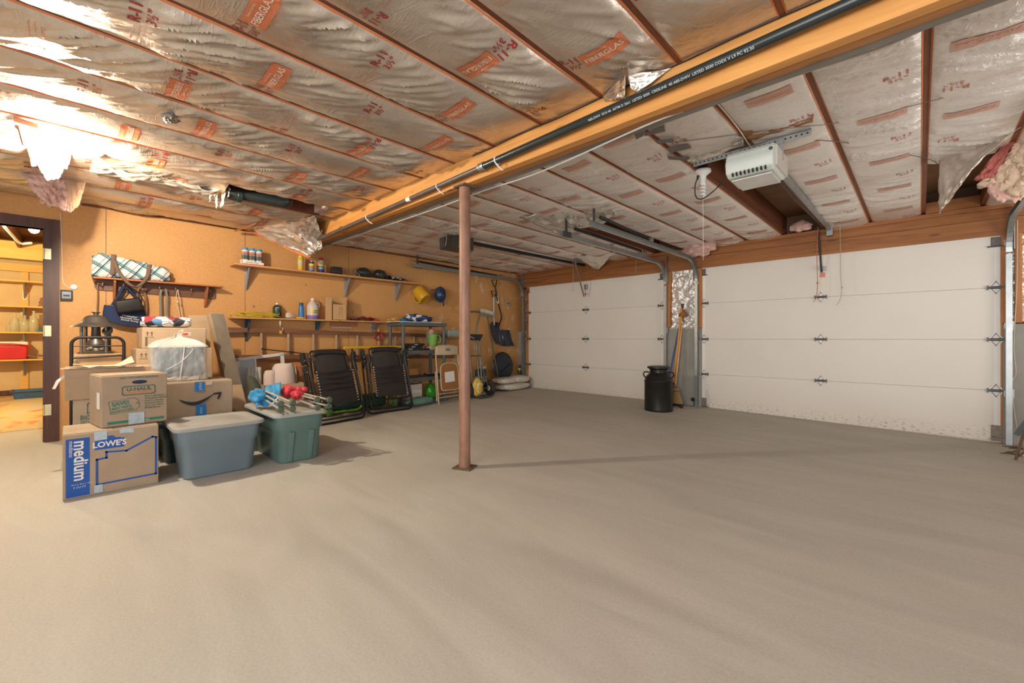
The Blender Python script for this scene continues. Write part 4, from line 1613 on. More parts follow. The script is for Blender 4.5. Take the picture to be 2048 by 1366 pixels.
bl = thing('rolled_blanket', 'rolled blanket printed with soccer balls in white, black, red and blue', 'blanket', (-5.18, .665, 1.097))
g = NT('soccer_print', .9)
vo = g.n('TexVoronoi', {'Vector': g.map((1, 1, 1)), 'Scale': 17.0})
ve = g.n('TexVoronoi', {'Vector': g.map((1, 1, 1)), 'Scale': 17.0}, feature='DISTANCE_TO_EDGE')
pick = g.n('SeparateColor', {'Color': vo.outputs['Color']}).outputs[0]
nd = g.n('ValToRGB', {'Fac': pick})
nd.color_ramp.interpolation = 'CONSTANT'
el = nd.color_ramp.elements
for p_, c_ in ((0.0, (.82, .80, .78, 1)), (.58, (.035, .035, .04, 1)), (.70, (.62, .03, .05, 1)), (.84, (.12, .25, .48, 1)), (.93, (.82, .80, .78, 1))):
    e = el.new(p_)
    e.color = c_
for e in (el[0],):
    e.color = (.82, .80, .78, 1)
el[-1].color = (.82, .8, .78, 1)
ed = g.ramp(ve.outputs['Distance'], [(.02, (1, 1, 1)), (.045, (0, 0, 0))])
g.col(g.mix(ed, nd.outputs[0], (.10, .10, .12)))
mb = MB()


def roll(u, v):
    a = 2 * PI * u
    rx = .085 + .006 * noise.noise(V((math.cos(a) * 2, math.sin(a) * 2, v * 4)))
    k = 1 - (abs(v - .5) * 2) ** 8 * .25
    return V((rx * math.cos(a) * k * 1.25, -.195 + v * .36, .054 + .052 * math.sin(a) * k))


mb.grid(28, 24, roll, wrap=True)
mb.build('outer_wrap', g.m, bl, smooth=True)
mb = MB()
sp_ = []
for k in range(60):
    t = k / 59 * 5 * PI
    r_ = .012 + .055 * k / 59
    sp_.append((r_ * math.cos(t) * 1.2, .0, .054 + r_ * .68 * math.sin(t)))
mb.grid(59, 2, lambda u, v: V(sp_[int(round(u * 59))]) + V((0, .150 + v * .022, 0)))
mb.build('coiled_end', g.m, bl, smooth=True, solid=.006)

# tall cardboard leaning at the wall
lb = thing('cardboard_sheet', 'tall flat piece of cardboard leaning on the wall behind the stacked cartons', 'cardboard', (-5.40, .98, 0))
mb = MB()
mb.add([V((.08, -.13, .0)), V((.08, .09, .0)), V((-.10, .065, 1.245)), V((-.10, -.11, 1.235)), V((.088, -.13, .0)), V((.088, .09, .0)), V((-.092, .065, 1.245)), V((-.092, -.11, 1.235))], [(0, 1, 2, 3), (4, 5, 6, 7), (0, 1, 5, 4), (2, 3, 7, 6), (1, 2, 6, 5), (0, 3, 7, 4)])
mb.build('sheet', CARD2, lb)
ln = thing('long_carton', 'long narrow grey-brown carton leaning on the wall beside the stack', 'box', (-4.98, 1.26, 0))
mb = MB()
tp, bt = V((-.33, -.19, 1.24)), V((0, 0, 0))
ex, ey = V((.14, 0, .03)), V((.0, .125, 0))
vs = []
for b in (bt, tp):
    for q in ((-.5, -.5), (.5, -.5), (.5, .5), (-.5, .5)):
        vs.append(b + ex * q[0] + ey * q[1] + V((0, 0, .02 if b is bt and q[0] > 0 else 0)))
for v_ in vs[:4]:
    v_.z = 0.0
mb.add(vs, [(0, 3, 2, 1), (4, 5, 6, 7), (0, 1, 5, 4), (1, 2, 6, 5), (2, 3, 7, 6), (3, 0, 4, 7)])
mb.build('carton_body', CARD2, ln)
mb = MB()
e1 = V((.003, 0, .001))
mb.add([vs[1].lerp(vs[5], .42) + e1, vs[2].lerp(vs[6], .42) + e1, vs[6] + e1 - V((0, .004, .004)), vs[5] + e1 + V((0, .004, -.004))], [(0, 1, 2, 3)])
mb.build('grey_label_side', mat('grey_card', (.17, .135, .10), .7, var=.25, vscale=7), ln)

# folding cart
ct = thing('folding_cart', 'black tubular folding hand cart standing behind the long brown carton', 'hand cart', (-5.2, .19, 0))
mb = MB()
y0, y1, zt = -.165, .165, 1.005
arc = lambda cy, cz, a0: [V((0, cy + .06 * math.cos(a0 + k * PI / 12), cz + .06 * math.sin(a0 + k * PI / 12))) for k in range(7)]
pts = [V((0, y0, .06))] + [V((0, y0, zt - .06))] + [V((0, y0 + .06 - .06 * math.cos(k * PI / 12), zt - .06 + .06 * math.sin(k * PI / 12))) for k in range(1, 7)]
pts += [V((0, y1 - .06 + .06 * math.sin(k * PI / 12), zt - .06 + .06 * math.cos(k * PI / 12))) for k in range(7)] + [V((0, y1, .06))]
mb.tube(pts, .0125, 10)
mb.build('handle_frame', BLACKM, ct, smooth=True)
mb = MB()
mb.tube([(0, y0, .93), (0, y1, .93)], .005, 8)
mb.tube([(.0, y0, .83), (0, y1, .845)], .009, 8)
mb.tube([(0, y0, .45), (0, y1, .45)], .009, 8)
mb.build('crossbar', BLACKM, ct, smooth=True)
mb = MB()
mb.b2((-.03, y0 - .02, .02), (.14, y1 + .02, .05), bev=.008)
mb.build('toe_plate', BLACKP, ct)
for s in (y0 - .03, y1 + .03):
    mb = MB()
    mb.cyl((-.02, s - .012, .055), (-.02, s + .012, .055), .055, n=20)
    mb.build('wheel', BLACKP, ct, smooth=True)

# lantern-like camp lamp on a wooden crate
cr = thing('wooden_crate', 'pale wooden crate behind the black cart, carrying the pewter lantern', 'crate', (-5.53, .185, 0))
mb = MB()
for z in (.03, .20, .37, .54, .71):
    for x in (-.14, .14):
        mb.b2((x - .008, -.165, z), (x + .008, .165, z + .135))
    for y in (-.157, .157):
        mb.b2((-.14, y - .008, z), (.14, y + .008, z + .135))
mb.b2((-.15, -.17, .845), (.15, .17, .855))
mb.build('slats', mat('crate_wood', (.62, .40, .2), .7, var=.12, vscale=12), cr)
la = thing('lantern', 'pewter lantern with a flared roof, standing on the crate behind the cart', 'lantern', (-5.53, .185, .857))
PEWT = mat('pewter', (.16, .145, .13), .42, .65, var=.25, vscale=18)
mb = MB()
mb.lathe([(.0, .385), (.03, .385), (.032, .38), (.018, .372), (.018, .355), (.055, .35), (.075, .335), (.10, .29), (.12, .272), (.165, .252), (.168, .246), (.12, .25), (0, .26)], n=28)
rf = mb.build('roof', PEWT, la, smooth=True)
mb = MB()
for a in (0.6, 2.17, 3.74, 5.3):
    mb.tube([(.115 * math.cos(a), .115 * math.sin(a), .0), (.115 * math.cos(a), .115 * math.sin(a), .255)], .012, 8)
mb.build('post', PEWT, la, smooth=True)
mb = MB()
mb.lathe([(0, .0), (.12, .0), (.125, .012), (.10, .02), (.05, .03), (.04, .05), (.065, .08), (.06, .11), (.035, .14), (.03, .25), (0, .25)], n=24)
mb.build('base', PEWT, la, smooth=True)
mb = MB()
for k in range(9):
    a = k * .7
    mb.ball((.055 * math.cos(a), .055 * math.sin(a), .03 + .01 * (k % 3)), (.02, .016, .014), 8, 6)
mb.build('pine_cone', mat('dry_pod', (.3, .24, .14), .7, var=.3, vscale=30), la, smooth=True)
mb = MB()
mb.lathe([(0, 0), (.02, .003), (.035, .012), (.042, .028), (.04, .028), (.0, .012)], mm=M.Translation((.10, .085, .20)) @ M.Rotation(1.1, 4, 'Y') @ M.Rotation(.5, 4, 'X'), n=20)
mb.tube(smooth_path([(.10, .085, .2), (.10, .08, .13), (.07, .05, .05)], 5), .004, 6)
mb.build('cup_reflector', BLACKP, la, smooth=True)

# green-grey cloth bag behind the green tote, slumped
gb = thing('umbrella_bag', 'dark olive cloth bag slumped beside the leaning long carton', 'bag', (-4.72, 1.42, 0))
mb = MB()
def slump(u, v):
    a = 2 * PI * u
    k = .11 * (1 - v) ** .6 + .03
    bend = V((-.38 * v, -.09 * v, .60 * v))
    return bend + V((k * math.cos(a), k * .9 * math.sin(a), 0)) * (1 + .18 * noise.noise(V((math.cos(a) * 1.6, math.sin(a) * 1.6, v * 5)))) * (1 if v < .97 else .5)
mb.grid(24, 20, slump, wrap=True)
mb.build('cloth_cover', mat('olive_cloth', (.06, .06, .045), .9, var=.25, bump=.4, bscale=12), gb, smooth=True)
# ================================================================ on the shelf wall
BRK = mat('bracket_grey', (.33, .36, .40), .4, .6, var=.08)


def shelf_bracket(root, y, z, d=.19, h=.22, m=None):
    mb = MB()
    mb.b2((XW + .002, y - .012, z - h), (XW + .007, y + .012, z))
    mb.b2((XW + .002, y - .012, z - .006), (XW + d, y + .012, z))
    mb.prism([(.006, -.012), (d * .8, -.005), (.02, -h * .92), (.006, -h * .98)], .004, M(((1, 0, 0, XW), (0, 0, 1, y - .002), (0, 1, 0, z), (0, 0, 0, 1))))
    mb.prism([(.004, -h), (.022, -.01), (-.022, -.01)], .004, M(((0, 0, 1, XW + .006), (0, 1, 0, y), (1, 0, 0, z), (0, 0, 0, 1))) if False else M.Translation((0, -50, 0)))
    bmesh.ops.delete(mb.bm, geom=[v for v in mb.bm.verts if v.co.y < -20], context='VERTS')
    # tapered front rib
    a = V((XW + d * .78, y, z - .008))
    b = V((XW + .012, y, z - h))
    mb.tube([a, b], [.012, .006], 6)
    mb.build('shelf_bracket', m or BRK, root, world=True)


US = thing('wall_shelf', 'upper wooden wall shelf on three grey brackets, carrying spray cans', 'shelf', (XW, 2.65, 1.865), kind='thing')
mb = MB()
mb.b2((XW + .002, 1.36, 1.866), (-5.83, 3.94, 1.886), bev=.002)
mb.build('board', SHELFW, US, world=True)
for px in (492, 690, 791):
    shelf_bracket(US, onx(px, 585, XW).y, 1.866, h=.27)
ZU = 1.887
LS = thing('wall_shelf', 'lower wooden wall shelf of two boards, carrying the yellow cord and jug', 'shelf', (XW, 2.45, 1.23), kind='thing')
for a, b in ((1.345, 2.62), (2.63, 3.42)):
    mb = MB()
    mb.b2((XW + .002, a, 1.232), (-5.83, b, 1.250), bev=.002)
    mb.build('board', SHELFW, LS, world=True)
BRB = mat('bracket_blue', (.05, .13, .2), .45, .4, var=.15, vscale=30)
for px, m_ in ((492, BRB), (632, BRB), (743, BRK)):
    shelf_bracket(LS, onx(px, 660, XW).y, 1.232, h=.27 if px < 600 else .16, m=m_)
ZL = 1.251
mb = MB()
p = onx(687, 645, XW)
mb.b2((XW + .002, p.y - .20, 1.17), (XW + .02, p.y + .2, 1.228))
mb.build('cleat', RACKW, LS, world=True)

# ---- coat rack
CRK = thing('coat_rack', 'reddish wooden coat rack shelf with hooks, left of the two long shelves', 'coat rack', (XW, .7, 1.58), kind='thing')
mb = MB()
mb.b2((XW + .002, .175, 1.590), (-5.87, 1.262, 1.606), bev=.003)
mb.build('shelf_board', RACKW, CRK, world=True)
mb = MB()
yy0, yy1 = .19, 1.215
mb.prism([(yy0 + .02, 1.49), (yy1 - .02, 1.46), (yy1, 1.475), (yy1, 1.575), (yy1 - .015, 1.588), (yy0 + .015, 1.588), (yy0, 1.57), (yy0, 1.52)], .018, M(((0, 0, 1, XW + .002), (1, 0, 0, 0), (0, 1, 0, 0), (0, 0, 0, 1))))
mb.build('back_board', m_wood('rack_dark', (.11, .04, .02), (.19, .075, .035), 'y', .45, knots=False), CRK, world=True)
for y in (.335, 1.115):
    mb = MB()
    mb.prism([(0, 0), (.145, 0), (.145, -.02), (.03, -.215), (0, -.235)], .017, M(((1, 0, 0, XW + .003), (0, 0, 1, y - .008), (0, 1, 0, 1.589), (0, 0, 0, 1))))
    mb.build('side_bracket', RACKW, CRK, world=True)
HOOKS = [onx(px, 580, XW + .02).y for px in (205, 246, 281, 318, 350, 381, 418)]
for y in HOOKS:
    mb = MB()
    mb.tube(smooth_path([(XW + .02, y, 1.55), (XW + .045, y, 1.545), (XW + .062, y, 1.535), (XW + .068, y, 1.55)], 4), .005, 8)
    mb.ball((XW + .068, y, 1.555), .009, 10, 6)
    mb.tube(smooth_path([(XW + .02, y, 1.515), (XW + .035, y, 1.50), (XW + .048, y, 1.51)], 4), .0045, 8)
    mb.build('hook', mat('silver_hook', (.6, .58, .52), .3, .9, var=0), CRK, smooth=True, world=True)

# plaid duffel
g = NT('plaid_cloth', .85)
co = g.n('SeparateXYZ', {'Vector': g.map((1, 1, 1), (.62, 0, 0))})


def stripes(s, sc, off, w0, w1):
    f_ = g.math('FRACT', g.math('ADD', g.math('MULTIPLY', s, sc), off))
    return g.ramp(f_, [(w0, (1, 1, 1)), (w0 + .015, (0, 0, 0)), (w1, (0, 0, 0))]) if False else g.math('MULTIPLY', g.math('GREATER_THAN', f_, w0), g.math('LESS_THAN', f_, w1))


wob = g.math('MULTIPLY', g.noise(7), .03)
sy = g.math('ADD', co.outputs[1], wob)
sz = g.math('ADD', co.outputs[2], wob)
c = (0.76, 0.72, 0.68, 1)
cur = g.mix(stripes(sy, 9, .1, .0, .22), c, (0.30, 0.50, 0.50))
cur = g.mix(stripes(sz, 9, .35, .0, .2), cur, (0.20, 0.42, 0.45))
cur = g.mix(stripes(sy, 9, .5, .40, .48), cur, (0.03, 0.035, 0.06))
cur = g.mix(stripes(sz, 9, .0, .55, .63), cur, (0.03, 0.035, 0.06))
cur = g.mix(stripes(sz, 9, .0, .70, .74), cur, (0.03, 0.035, 0.06))
cur = g.mix(stripes(sy, 9, .75, .38, .42), cur, (0.08, 0.05, 0.07))
g.col(cur)
g.bump(g.noise(10, None, 3), .35, .02)
PLAID = g.m
dz0 = 1.607
db = thing('duffel_bag', 'plaid white, teal and black duffel bag slumped on the coat rack shelf', 'bag', (-5.955, .47, dz0))
mb = MB()


def duf(u, v):
    a = 2 * PI * u
    y = -.30 + v * .60
    hgt = .245 - .10 * max(0, v) ** 1.3 + (.0 if v > .06 else -.02)
    end = min(1, .55 + 5 * min(v, 1 - v))
    rx = .082 * end
    zz_ = math.sin(a)
    zc = hgt * .5
    k = abs(math.cos(a)) ** .6 * (1 if math.cos(a) > 0 else -1)
    kz = abs(zz_) ** .7 * (1 if zz_ > 0 else -1)
    nn = .012 * noise.noise(V((k * 2.2, kz * 2 + v * 7, v * 5)))
    return V((rx * k + nn, y + nn, max(.002, zc + (hgt * .5 * (.75 + .25 * end)) * kz + nn * 1.2)))


mb.grid(36, 44, duf, wrap=True)
mb.build('bag_body', PLAID, db, smooth=True)
STRAPM = mat('brown_webbing', (.17, .105, .075), .8, var=.08)


def strap(mb, pts, w, n=6, side=V((0, 1, 0)), t=.003):
    pts = smooth_path(pts, n)
    k = len(pts)
    vs = []
    for p in pts:
        vs += [p - side * w / 2, p + side * w / 2]
    mb.add(vs, [(2 * i, 2 * i + 1, 2 * i + 3, 2 * i + 2) for i in range(k - 1)])


for nm, pts in (('front_handle', [(.088, -.145, .235), (.092, -.15, .14), (.09, -.155, .03)]), ('front_handle', [(.083, .13, .17), (.088, .125, .10), (.088, .115, .02)])):
    mb = MB()
    strap(mb, pts, .040)
    mb.build('handle_strap', STRAPM, db, smooth=True, solid=.003)
mb = MB()
strap(mb, [(.098, -.14, .17), (.10, -.115, .08), (.105, -.06, -.02), (.105, 0.0, -.075), (.105, .045, -.065), (.10, .10, .01), (.09, .13, .10)], .034)
mb.build('hanging_strap', STRAPM, db, smooth=True, solid=.003)
mb = MB()
strap(mb, [(-.01, .02, .175), (.01, .07, .185), (.02, .12, .18), (.06, .14, .15)], .035, side=V((.5, .5, 0)))
mb.build('back_strap', STRAPM, db, smooth=True, solid=.003)

# navy tote bag with the black bag over it
NAVY = mat('navy_cloth', (.014, .028, .085), .8, var=.15, bump=.2, bscale=16)
tb_ = thing('tote_bag', 'navy cloth tote bag with white lettering hanging from the coat rack', 'bag', (XW + .07, .42, 1.13), kind='thing')
mb = MB()


def totef(u, v):
    a = 2 * PI * u
    hw = .165 - .008 * v + .0
    hh = .225 + .02 * math.cos((v) * 3)
    y = hw * math.cos(a) * (1 + .04 * math.sin(v * 4))
    d = .05 * (1 - .55 * v)
    sag = .03 * (y / .17) * (1 - v)
    return V((d * math.sin(a) * .9, y - .01 * v, v * hh + (.035 * abs(math.cos(a)) ** 3 if v < .01 else 0) - sag + .004 * noise.noise(V((y * 14, v * 5, 1)))))


mb.grid(36, 14, totef, wrap=True)
mb.build('bag_body', NAVY, tb_, smooth=True)
tm = MB()
for q, t in enumerate(('Christopher', 'Mountain View', 'Dental Group')):
    write(tm, t, .024, lambda a, b: V((.052, .03 + a + b * .1, .095 - q * .022 - a * .16 + b)), bold=.012)
tm.build('bag_lettering', mat('print_white', (0, 0, 0)), tb_)
for x in (.03, -.02):
    mb = MB()
    strap(mb, [(x, -.10, .21), (x + .0, -.06, .29), (x - .005, -.03, .37), (0, .0, .405), (x - .005, .035, .365), (x, .09, .28), (x, .11, .21)], .026)
    mb.build('handle', NAVY, tb_, smooth=True, solid=.004)
bb_ = thing('lunch_bag', 'small black zip bag hanging in front of the navy tote', 'bag', (XW + .155, .44, 1.285), kind='thing')
mb = MB()
mb.box((0, .0, .05), (.085, .21, .135), rot=M.Rotation(.22, 4, 'X') @ M.Rotation(.12, 4, 'Y'), bev=.022, seg=3)
mb.build('bag_body', mat('black_cloth', (.018, .016, .016), .55, var=.2), bb_, smooth=True)
mb = MB()
mb.tube(smooth_path([(-.04, -.08, .07), (-.06, -.04, .18), (-.07, .02, .235), (-.06, .10, .16), (-.04, .10, .05)], 5), .006, 6)
mb.build('strap', BLACKP, bb_, smooth=True)

# straps, belt and ropes on the hooks
def hang(name, label, cat, y, pts, w=None, r=None, m=None):
    root = thing(name, label, cat, (XW + .05, y, 1.53), kind='thing')
    mb = MB()
    if w:
        strap(mb, pts, w, side=V((.25, .97, 0)))
        mb.build('webbing', m, root, smooth=True, solid=.004)
    else:
        mb.tube(smooth_path(pts, 6), r, 6)
        mb.build('loop', m, root, smooth=True)
    return root


hang('leather_lead', 'thin brown leather lead looped on the first hook', 'lead', HOOKS[0], [(.01, -.0, .0), (.012, -.035, .02), (.01, -.035, -.1), (.01, -.04, -.30), (.01, -.03, -.42)], r=.006, m=mat('brown_leather', (.22, .10, .05), .6))
hang('belt_strap', 'dark brown strap looped over the hook beside the navy tote', 'strap', HOOKS[2], [(.015, -.01, .01), (.012, -.028, -.04), (.01, -.03, -.14), (.01, -.02, -.30), (.012, .02, -.34), (.012, .045, -.22), (.012, .035, -.08), (.014, .01, .0)], w=.02, m=mat('brown_leather', (0, 0, 0)))
hang('grey_strap', 'grey doubled webbing strap hanging from the middle hook', 'strap', HOOKS[3] + .03, [(.018, -.015, .0), (.014, -.025, -.08), (.012, -.02, -.22), (.012, -.025, -.40)], w=.022, m=mat('grey_webbing', (.22, .19, .15), .8))
hang('grey_strap', 'short grey webbing strap beside the doubled grey strap', 'strap', HOOKS[3] + .05, [(.026, .0, .01), (.022, .012, -.08), (.02, .008, -.2), (.02, .015, -.38)], w=.02, m=mat('grey_webbing', (0, 0, 0)))
jr = hang('jump_rope', 'pale skipping rope with wooden handles hanging from the rack', 'rope', HOOKS[4] + .015, [(.02, 0, .01), (.02, -.012, -.1), (.02, .012, -.26), (.02, .035, -.40), (.02, .05, -.38), (.02, .03, -.2), (.02, .012, -.05), (.02, .004, .01)], r=.004, m=mat('pale_rope', (.62, .48, .32), .8))
mb = MB()
mb.ball((.024, .0, -.13), .015, 10, 8)
mb.build('knot', mat('pale_rope', (0, 0, 0)), jr, smooth=True)

# switch box, puck and its wire
p = onx(133, 591, XW)
sw = thing('control_box', 'small black wall control with a pale display beside the doorway', 'control panel', (XW, p.y, p.z - .055), kind='thing')
mb = MB()
mb.b2((XW, p.y - .042, p.z - .052), (XW + .028, p.y + .042, p.z + .052), bev=.005)
mb.build('case', BLACKP, sw, world=True)
mb = MB()
mb.b2((XW + .028, p.y - .03, p.z - .03), (XW + .030, p.y + .03, p.z + .035))
mb.build('display', mat('grey_display', (.28, .33, .36), .3), sw, world=True)
mb = MB()
mb.b2((XW + .030, p.y - .022, p.z - .012), (XW + .031, p.y + .022, p.z + .006))
mb.build('button', BLACKP, sw, world=True)
q = onx(148, 574, XW)
pk = thing('wall_sensor', 'round white sensor puck on the wall above the black control', 'sensor', (XW, q.y, q.z), kind='thing')
mb = MB()
mb.lathe([(0, .012), (.02, .012), (.027, .006), (.028, 0), (0, 0)], mm=M.Translation((XW, q.y, q.z)) @ M.Rotation(PI / 2, 4, 'Y'))
mb.build('puck', WHITEP, pk, smooth=True, world=True)
mb = MB()
pts = [onx(x, y, XW + .014) for x, y in ((142, 577), (130, 570), (125, 555), (124, 500), (122, 450), (121, 425))]
pts = [V((XW + .006, p_.y, p_.z)) for p_ in pts]
mb.tube(smooth_path(pts, 6), .003, 6)
mb.build('wire', mat('string_white', (0, 0, 0)), pk, smooth=True, world=True)
ou = onx(1014, 607, XW)
ot = thing('wall_outlet', 'beige wall outlet between the snow shovels and the door track', 'outlet', (XW, ou.y, ou.z), kind='thing')
mb = MB()
mb.b2((XW, ou.y - .06, ou.z - .045), (XW + .03, ou.y + .06, ou.z + .045), bev=.004)
mb.build('plate', mat('beige_plastic', (.42, .36, .27), .5), ot, world=True)
mb = MB()
for s in (-1, 1):
    mb.b2((XW + .03, ou.y + s * .028 - .016, ou.z - .02), (XW + .0325, ou.y + s * .028 + .016, ou.z + .02), bev=.003)
mb.build('socket', mat('outlet_dark', (.12, .10, .08), .5), ot, world=True)


# ---- spray cans and bottles on the upper shelf
def spray_can(name, label, loc, r, h, body, cap, capc=None, bands=(), group=None, cap_h=.04, dome=True):
    root = thing(name, label, 'spray can', loc, 0, group)
    mb = MB()
    mb.lathe([(0, 0), (r * .92, 0), (r, .004), (r, h * .82), (r * .96, h * .84), (r * .7, h * .88), (0, h * .89)], n=20)
    mb.build('can_body', body, root, smooth=True)
    for (a, b, m_) in bands:
        mb = MB()
        mb.lathe([(r + .0006, h * a), (r + .0006, h * b)], n=20)
        bmesh.ops.delete(mb.bm, geom=[f_ for f_ in mb.bm.faces if len(f_.verts) > 4], context='FACES_ONLY')
        mb.build('label_band', m_, root, smooth=True)
    mb = MB()
    if cap == 'cap':
        mb.lathe([(0, h), (r * .82, h), (r * .9, h * .985), (r * .92, h * .86), (r * .9, h * .85), (0, h * .85)], n=20)
    else:
        mb.lathe([(0, h), (.006, h), (.007, h * .96), (.011, h * .95), (.012, h * .88), (0, h * .88)], n=14)
    mb.build('cap', capc, root, smooth=True)
    return root


m1 = mat('can_white', (.72, .72, .70), .35, var=.02)
mdk = mat('label_dark', (.10, .12, .11), .5, var=.5, vscale=90)
mrd = mat('label_redgreen', (.45, .22, .17), .5, var=.5, vscale=80)
capb = mat('cap_blue', (.05, .30, .52), .4)
ty = onx(505, 533, -5.90)
tr = thing('cardboard_tray', 'white printed tray holding three spray cans on the upper shelf', 'tray', (-5.915, ty.y, ZU))
mb = MB()
mb.b2((-.045, -.118, 0), (.045, .118, .004))
mb.prism([(-.118, .0), (.118, .0), (.118, .038), (-.118, .06)], .003, M(((0, 0, 1, .042), (1, 0, 0, 0), (0, 1, 0, 0), (0, 0, 0, 1))))
mb.b2((-.045, -.118, 0), (.045, -.115, .06))
mb.b2((-.045, .115, 0), (.045, .118, .04))
mb.build('tray_body', PAPERW, tr)
mb = MB()
write(mb, 'BEE SPRAY 3 PACK', .016, lambda a, b: V((.0455, -.01 + a, .03 + b)), bold=.02)
mb.build('tray_lettering', BLACK_PR, tr)
mb = MB()
mb.b2((.0455, -.11, .006), (.046, .11, .014))
mb.build('red_stripe', mat('print_red', (0, 0, 0)), tr)
for k, nm in enumerate(('nearest the coat rack', 'in the middle of the tray', 'at the yellow can end of the tray')):
    c_ = spray_can('spray_can', 'white spray can with a blue cap, ' + nm, (-5.915, ty.y - .076 + k * .076, ZU + .0045), .034, .205, m1, 'cap', capb, [(.30, .55, mdk), (.56, .76, mrd)], 'three spray cans in the white tray')
    mb = MB()
    write(mb, 'DEFENSE', .022, lambda a, b: V((.0352 - abs(b) * .1, -.014 + b, .09 + a)), bold=.02)
    mb.build('can_lettering', BLACK_PR, c_)

yc = mat('can_yellow', (.72, .42, .03), .35, var=.05)
spray_can('spray_can', 'tall yellow spray can standing alone on the upper shelf', (-5.91, onx(601, 540, -5.91).y, ZU), .034, .20, yc, 'cap', mat('cap_yellow', (.74, .46, .06), .4), [(.35, .70, mat('label_yellowwhite', (.66, .5, .25), .5, var=.4, vscale=50))])
spray_can('spray_can', 'short spray can with orange and blue label between yellow and red-capped cans', (-5.91, onx(623, 540, -5.91).y, ZU), .033, .155, mat('can_navy', (.05, .06, .18), .4), 'nozzle', WHITEP, [(.34, .52, mat('label_orange', (.62, .18, .03), .4)), (.52, .70, mat('label_yellow', (.70, .55, .10), .4)), (.70, .80, mat('label_darkblue', (.03, .04, .08), .4)), (.12, .32, mat('label_blueish', (.2, .25, .42), .5, var=.3, vscale=60))])
wd = spray_can('spray_can', 'blue and yellow oil spray can with a red cap on the upper shelf', (-5.91, onx(642, 540, -5.91).y, ZU), .034, .21, mat('can_blue', (.02, .03, .14), .35), 'cap', mat('cap_red', (.62, .04, .05), .4), [(.45, .70, mat('label_yellow', (0, 0, 0))), (.22, .40, mat('label_blueish', (0, 0, 0))), (.72, .80, m1)])
mb = MB()
write(mb, 'WD-40', .024, lambda a, b: V((.0355 - abs(a) * .22, a, .118 + b)), bold=.03)
mb.build('can_lettering', mat('label_darkblue', (0, 0, 0)), wd)

# charger cradle
y_ = onx(671, 545, -5.92).y
cg = thing('battery_charger', 'black plastic battery charger on the upper shelf beside the oil can', 'charger', (-5.93, y_, ZU))
mb = MB()
mb.lathe([(0, 0), (.095, 0), (.10, .008), (.09, .02), (0, .022)], n=24)
mb.build('base', BLACKP, cg, smooth=True)
mb = MB()
mb.box((0, .015, .066), (.10, .13, .085), bev=.006, taper=(1.05, 1.1))
mb.build('cradle', mat('charger_dark', (.035, .028, .025), .35), cg)
mb = MB()
mb.tube(smooth_path([(.05, .10, .012), (.07, .15, .008), (.05, .2, .007), (.08, .25, .008)], 5), .004, 6)
mb.build('cord', mat('red_wire', (.35, .05, .05), .5), cg, smooth=True)

# two bike helmets / respirators: dark transparent goggles and reels
def goggle(px, label, s):
    y = onx(px, 552, -5.92).y
    root = thing('safety_mask', label, 'mask', (-5.93, y, ZU))
    mb = MB()
    mb.ball((0, 0, .075), (.085, .12 * s, .076), 22, 14, lambda d: 1 + .10 * noise.noise(d * 2.4 + V((px, 0, 0))))
    for v in mb.bm.verts:
        v.co.z = max(.001, v.co.z)
    mb.build('shell', mat('smoke_plastic', (.035, .045, .04), .22, var=.4, vscale=14), root, smooth=True)
    mb = MB()
    mb.tube([(.07, -.08 * s + .05 * math.cos(t), .075 + .055 * math.sin(t)) for t in [k * PI / 8 for k in range(16)]], .005, 6, closed=True)
    mb.build('rim', BLACKP, root, smooth=True)
    return root


goggle(728, 'dark smoky face mask on the upper shelf, beside the charger', .95)
goggle(760, 'dark smoky face mask on the upper shelf, beside the grey tangle', .9)
y_ = onx(711, 550, -5.90).y
cw = thing('wire_coil', 'small coil of pale wire leaning beside the smoky masks', 'wire coil', (-5.88, y_, ZU))
mb = MB()
for k in range(3):
    mb.tube([(.006 * k, .05 * math.cos(t), .055 + .05 * math.sin(t)) for t in [j * PI / 10 for j in range(20)]], .005, 6, closed=True)
mb.build('windings', mat('dull_wire', (.16, .12, .08), .5), cw, smooth=True)
mb = MB()
mb.tube(smooth_path([(.02, -.03, .09), (.025, .0, .05), (.02, .03, .03), (.02, .05, .008)], 5), .003, 6)
mb.build('loose_end', mat('pale_rope', (0, 0, 0)), cw, smooth=True)
y_ = onx(790, 560, -5.90).y
tg = thing('strap_tangle', 'tangle of black and grey straps with metal buckles on the shelf end', 'straps', (-5.90, y_, ZU))
rr = random.Random(5)
mb = MB()
for k in range(7):
    pts = [(rr.uniform(-.05, .06), -.19 + j * .07 + rr.uniform(-.03, .03), rr.uniform(.006, .07 - .04 * j / 6)) for j in range(6)]
    strap(mb, pts, .022, side=V((rr.uniform(-.6, .6), .2, .7)).normalized())
mb.build('webbing', BLACKP, tg, solid=.004)
for k, (a, b) in enumerate(((-.06, .04), (.02, .045), (.07, .03), (.14, .02))):
    mb = MB()
    mb.box((.055, a, b), (.008, .055, .028), rot=M.Rotation(.5 - .3 * k, 4, 'X'), bev=.003)
    mb.build('buckle', mat('grey_buckle', (.36, .36, .34), .35, .5), tg)

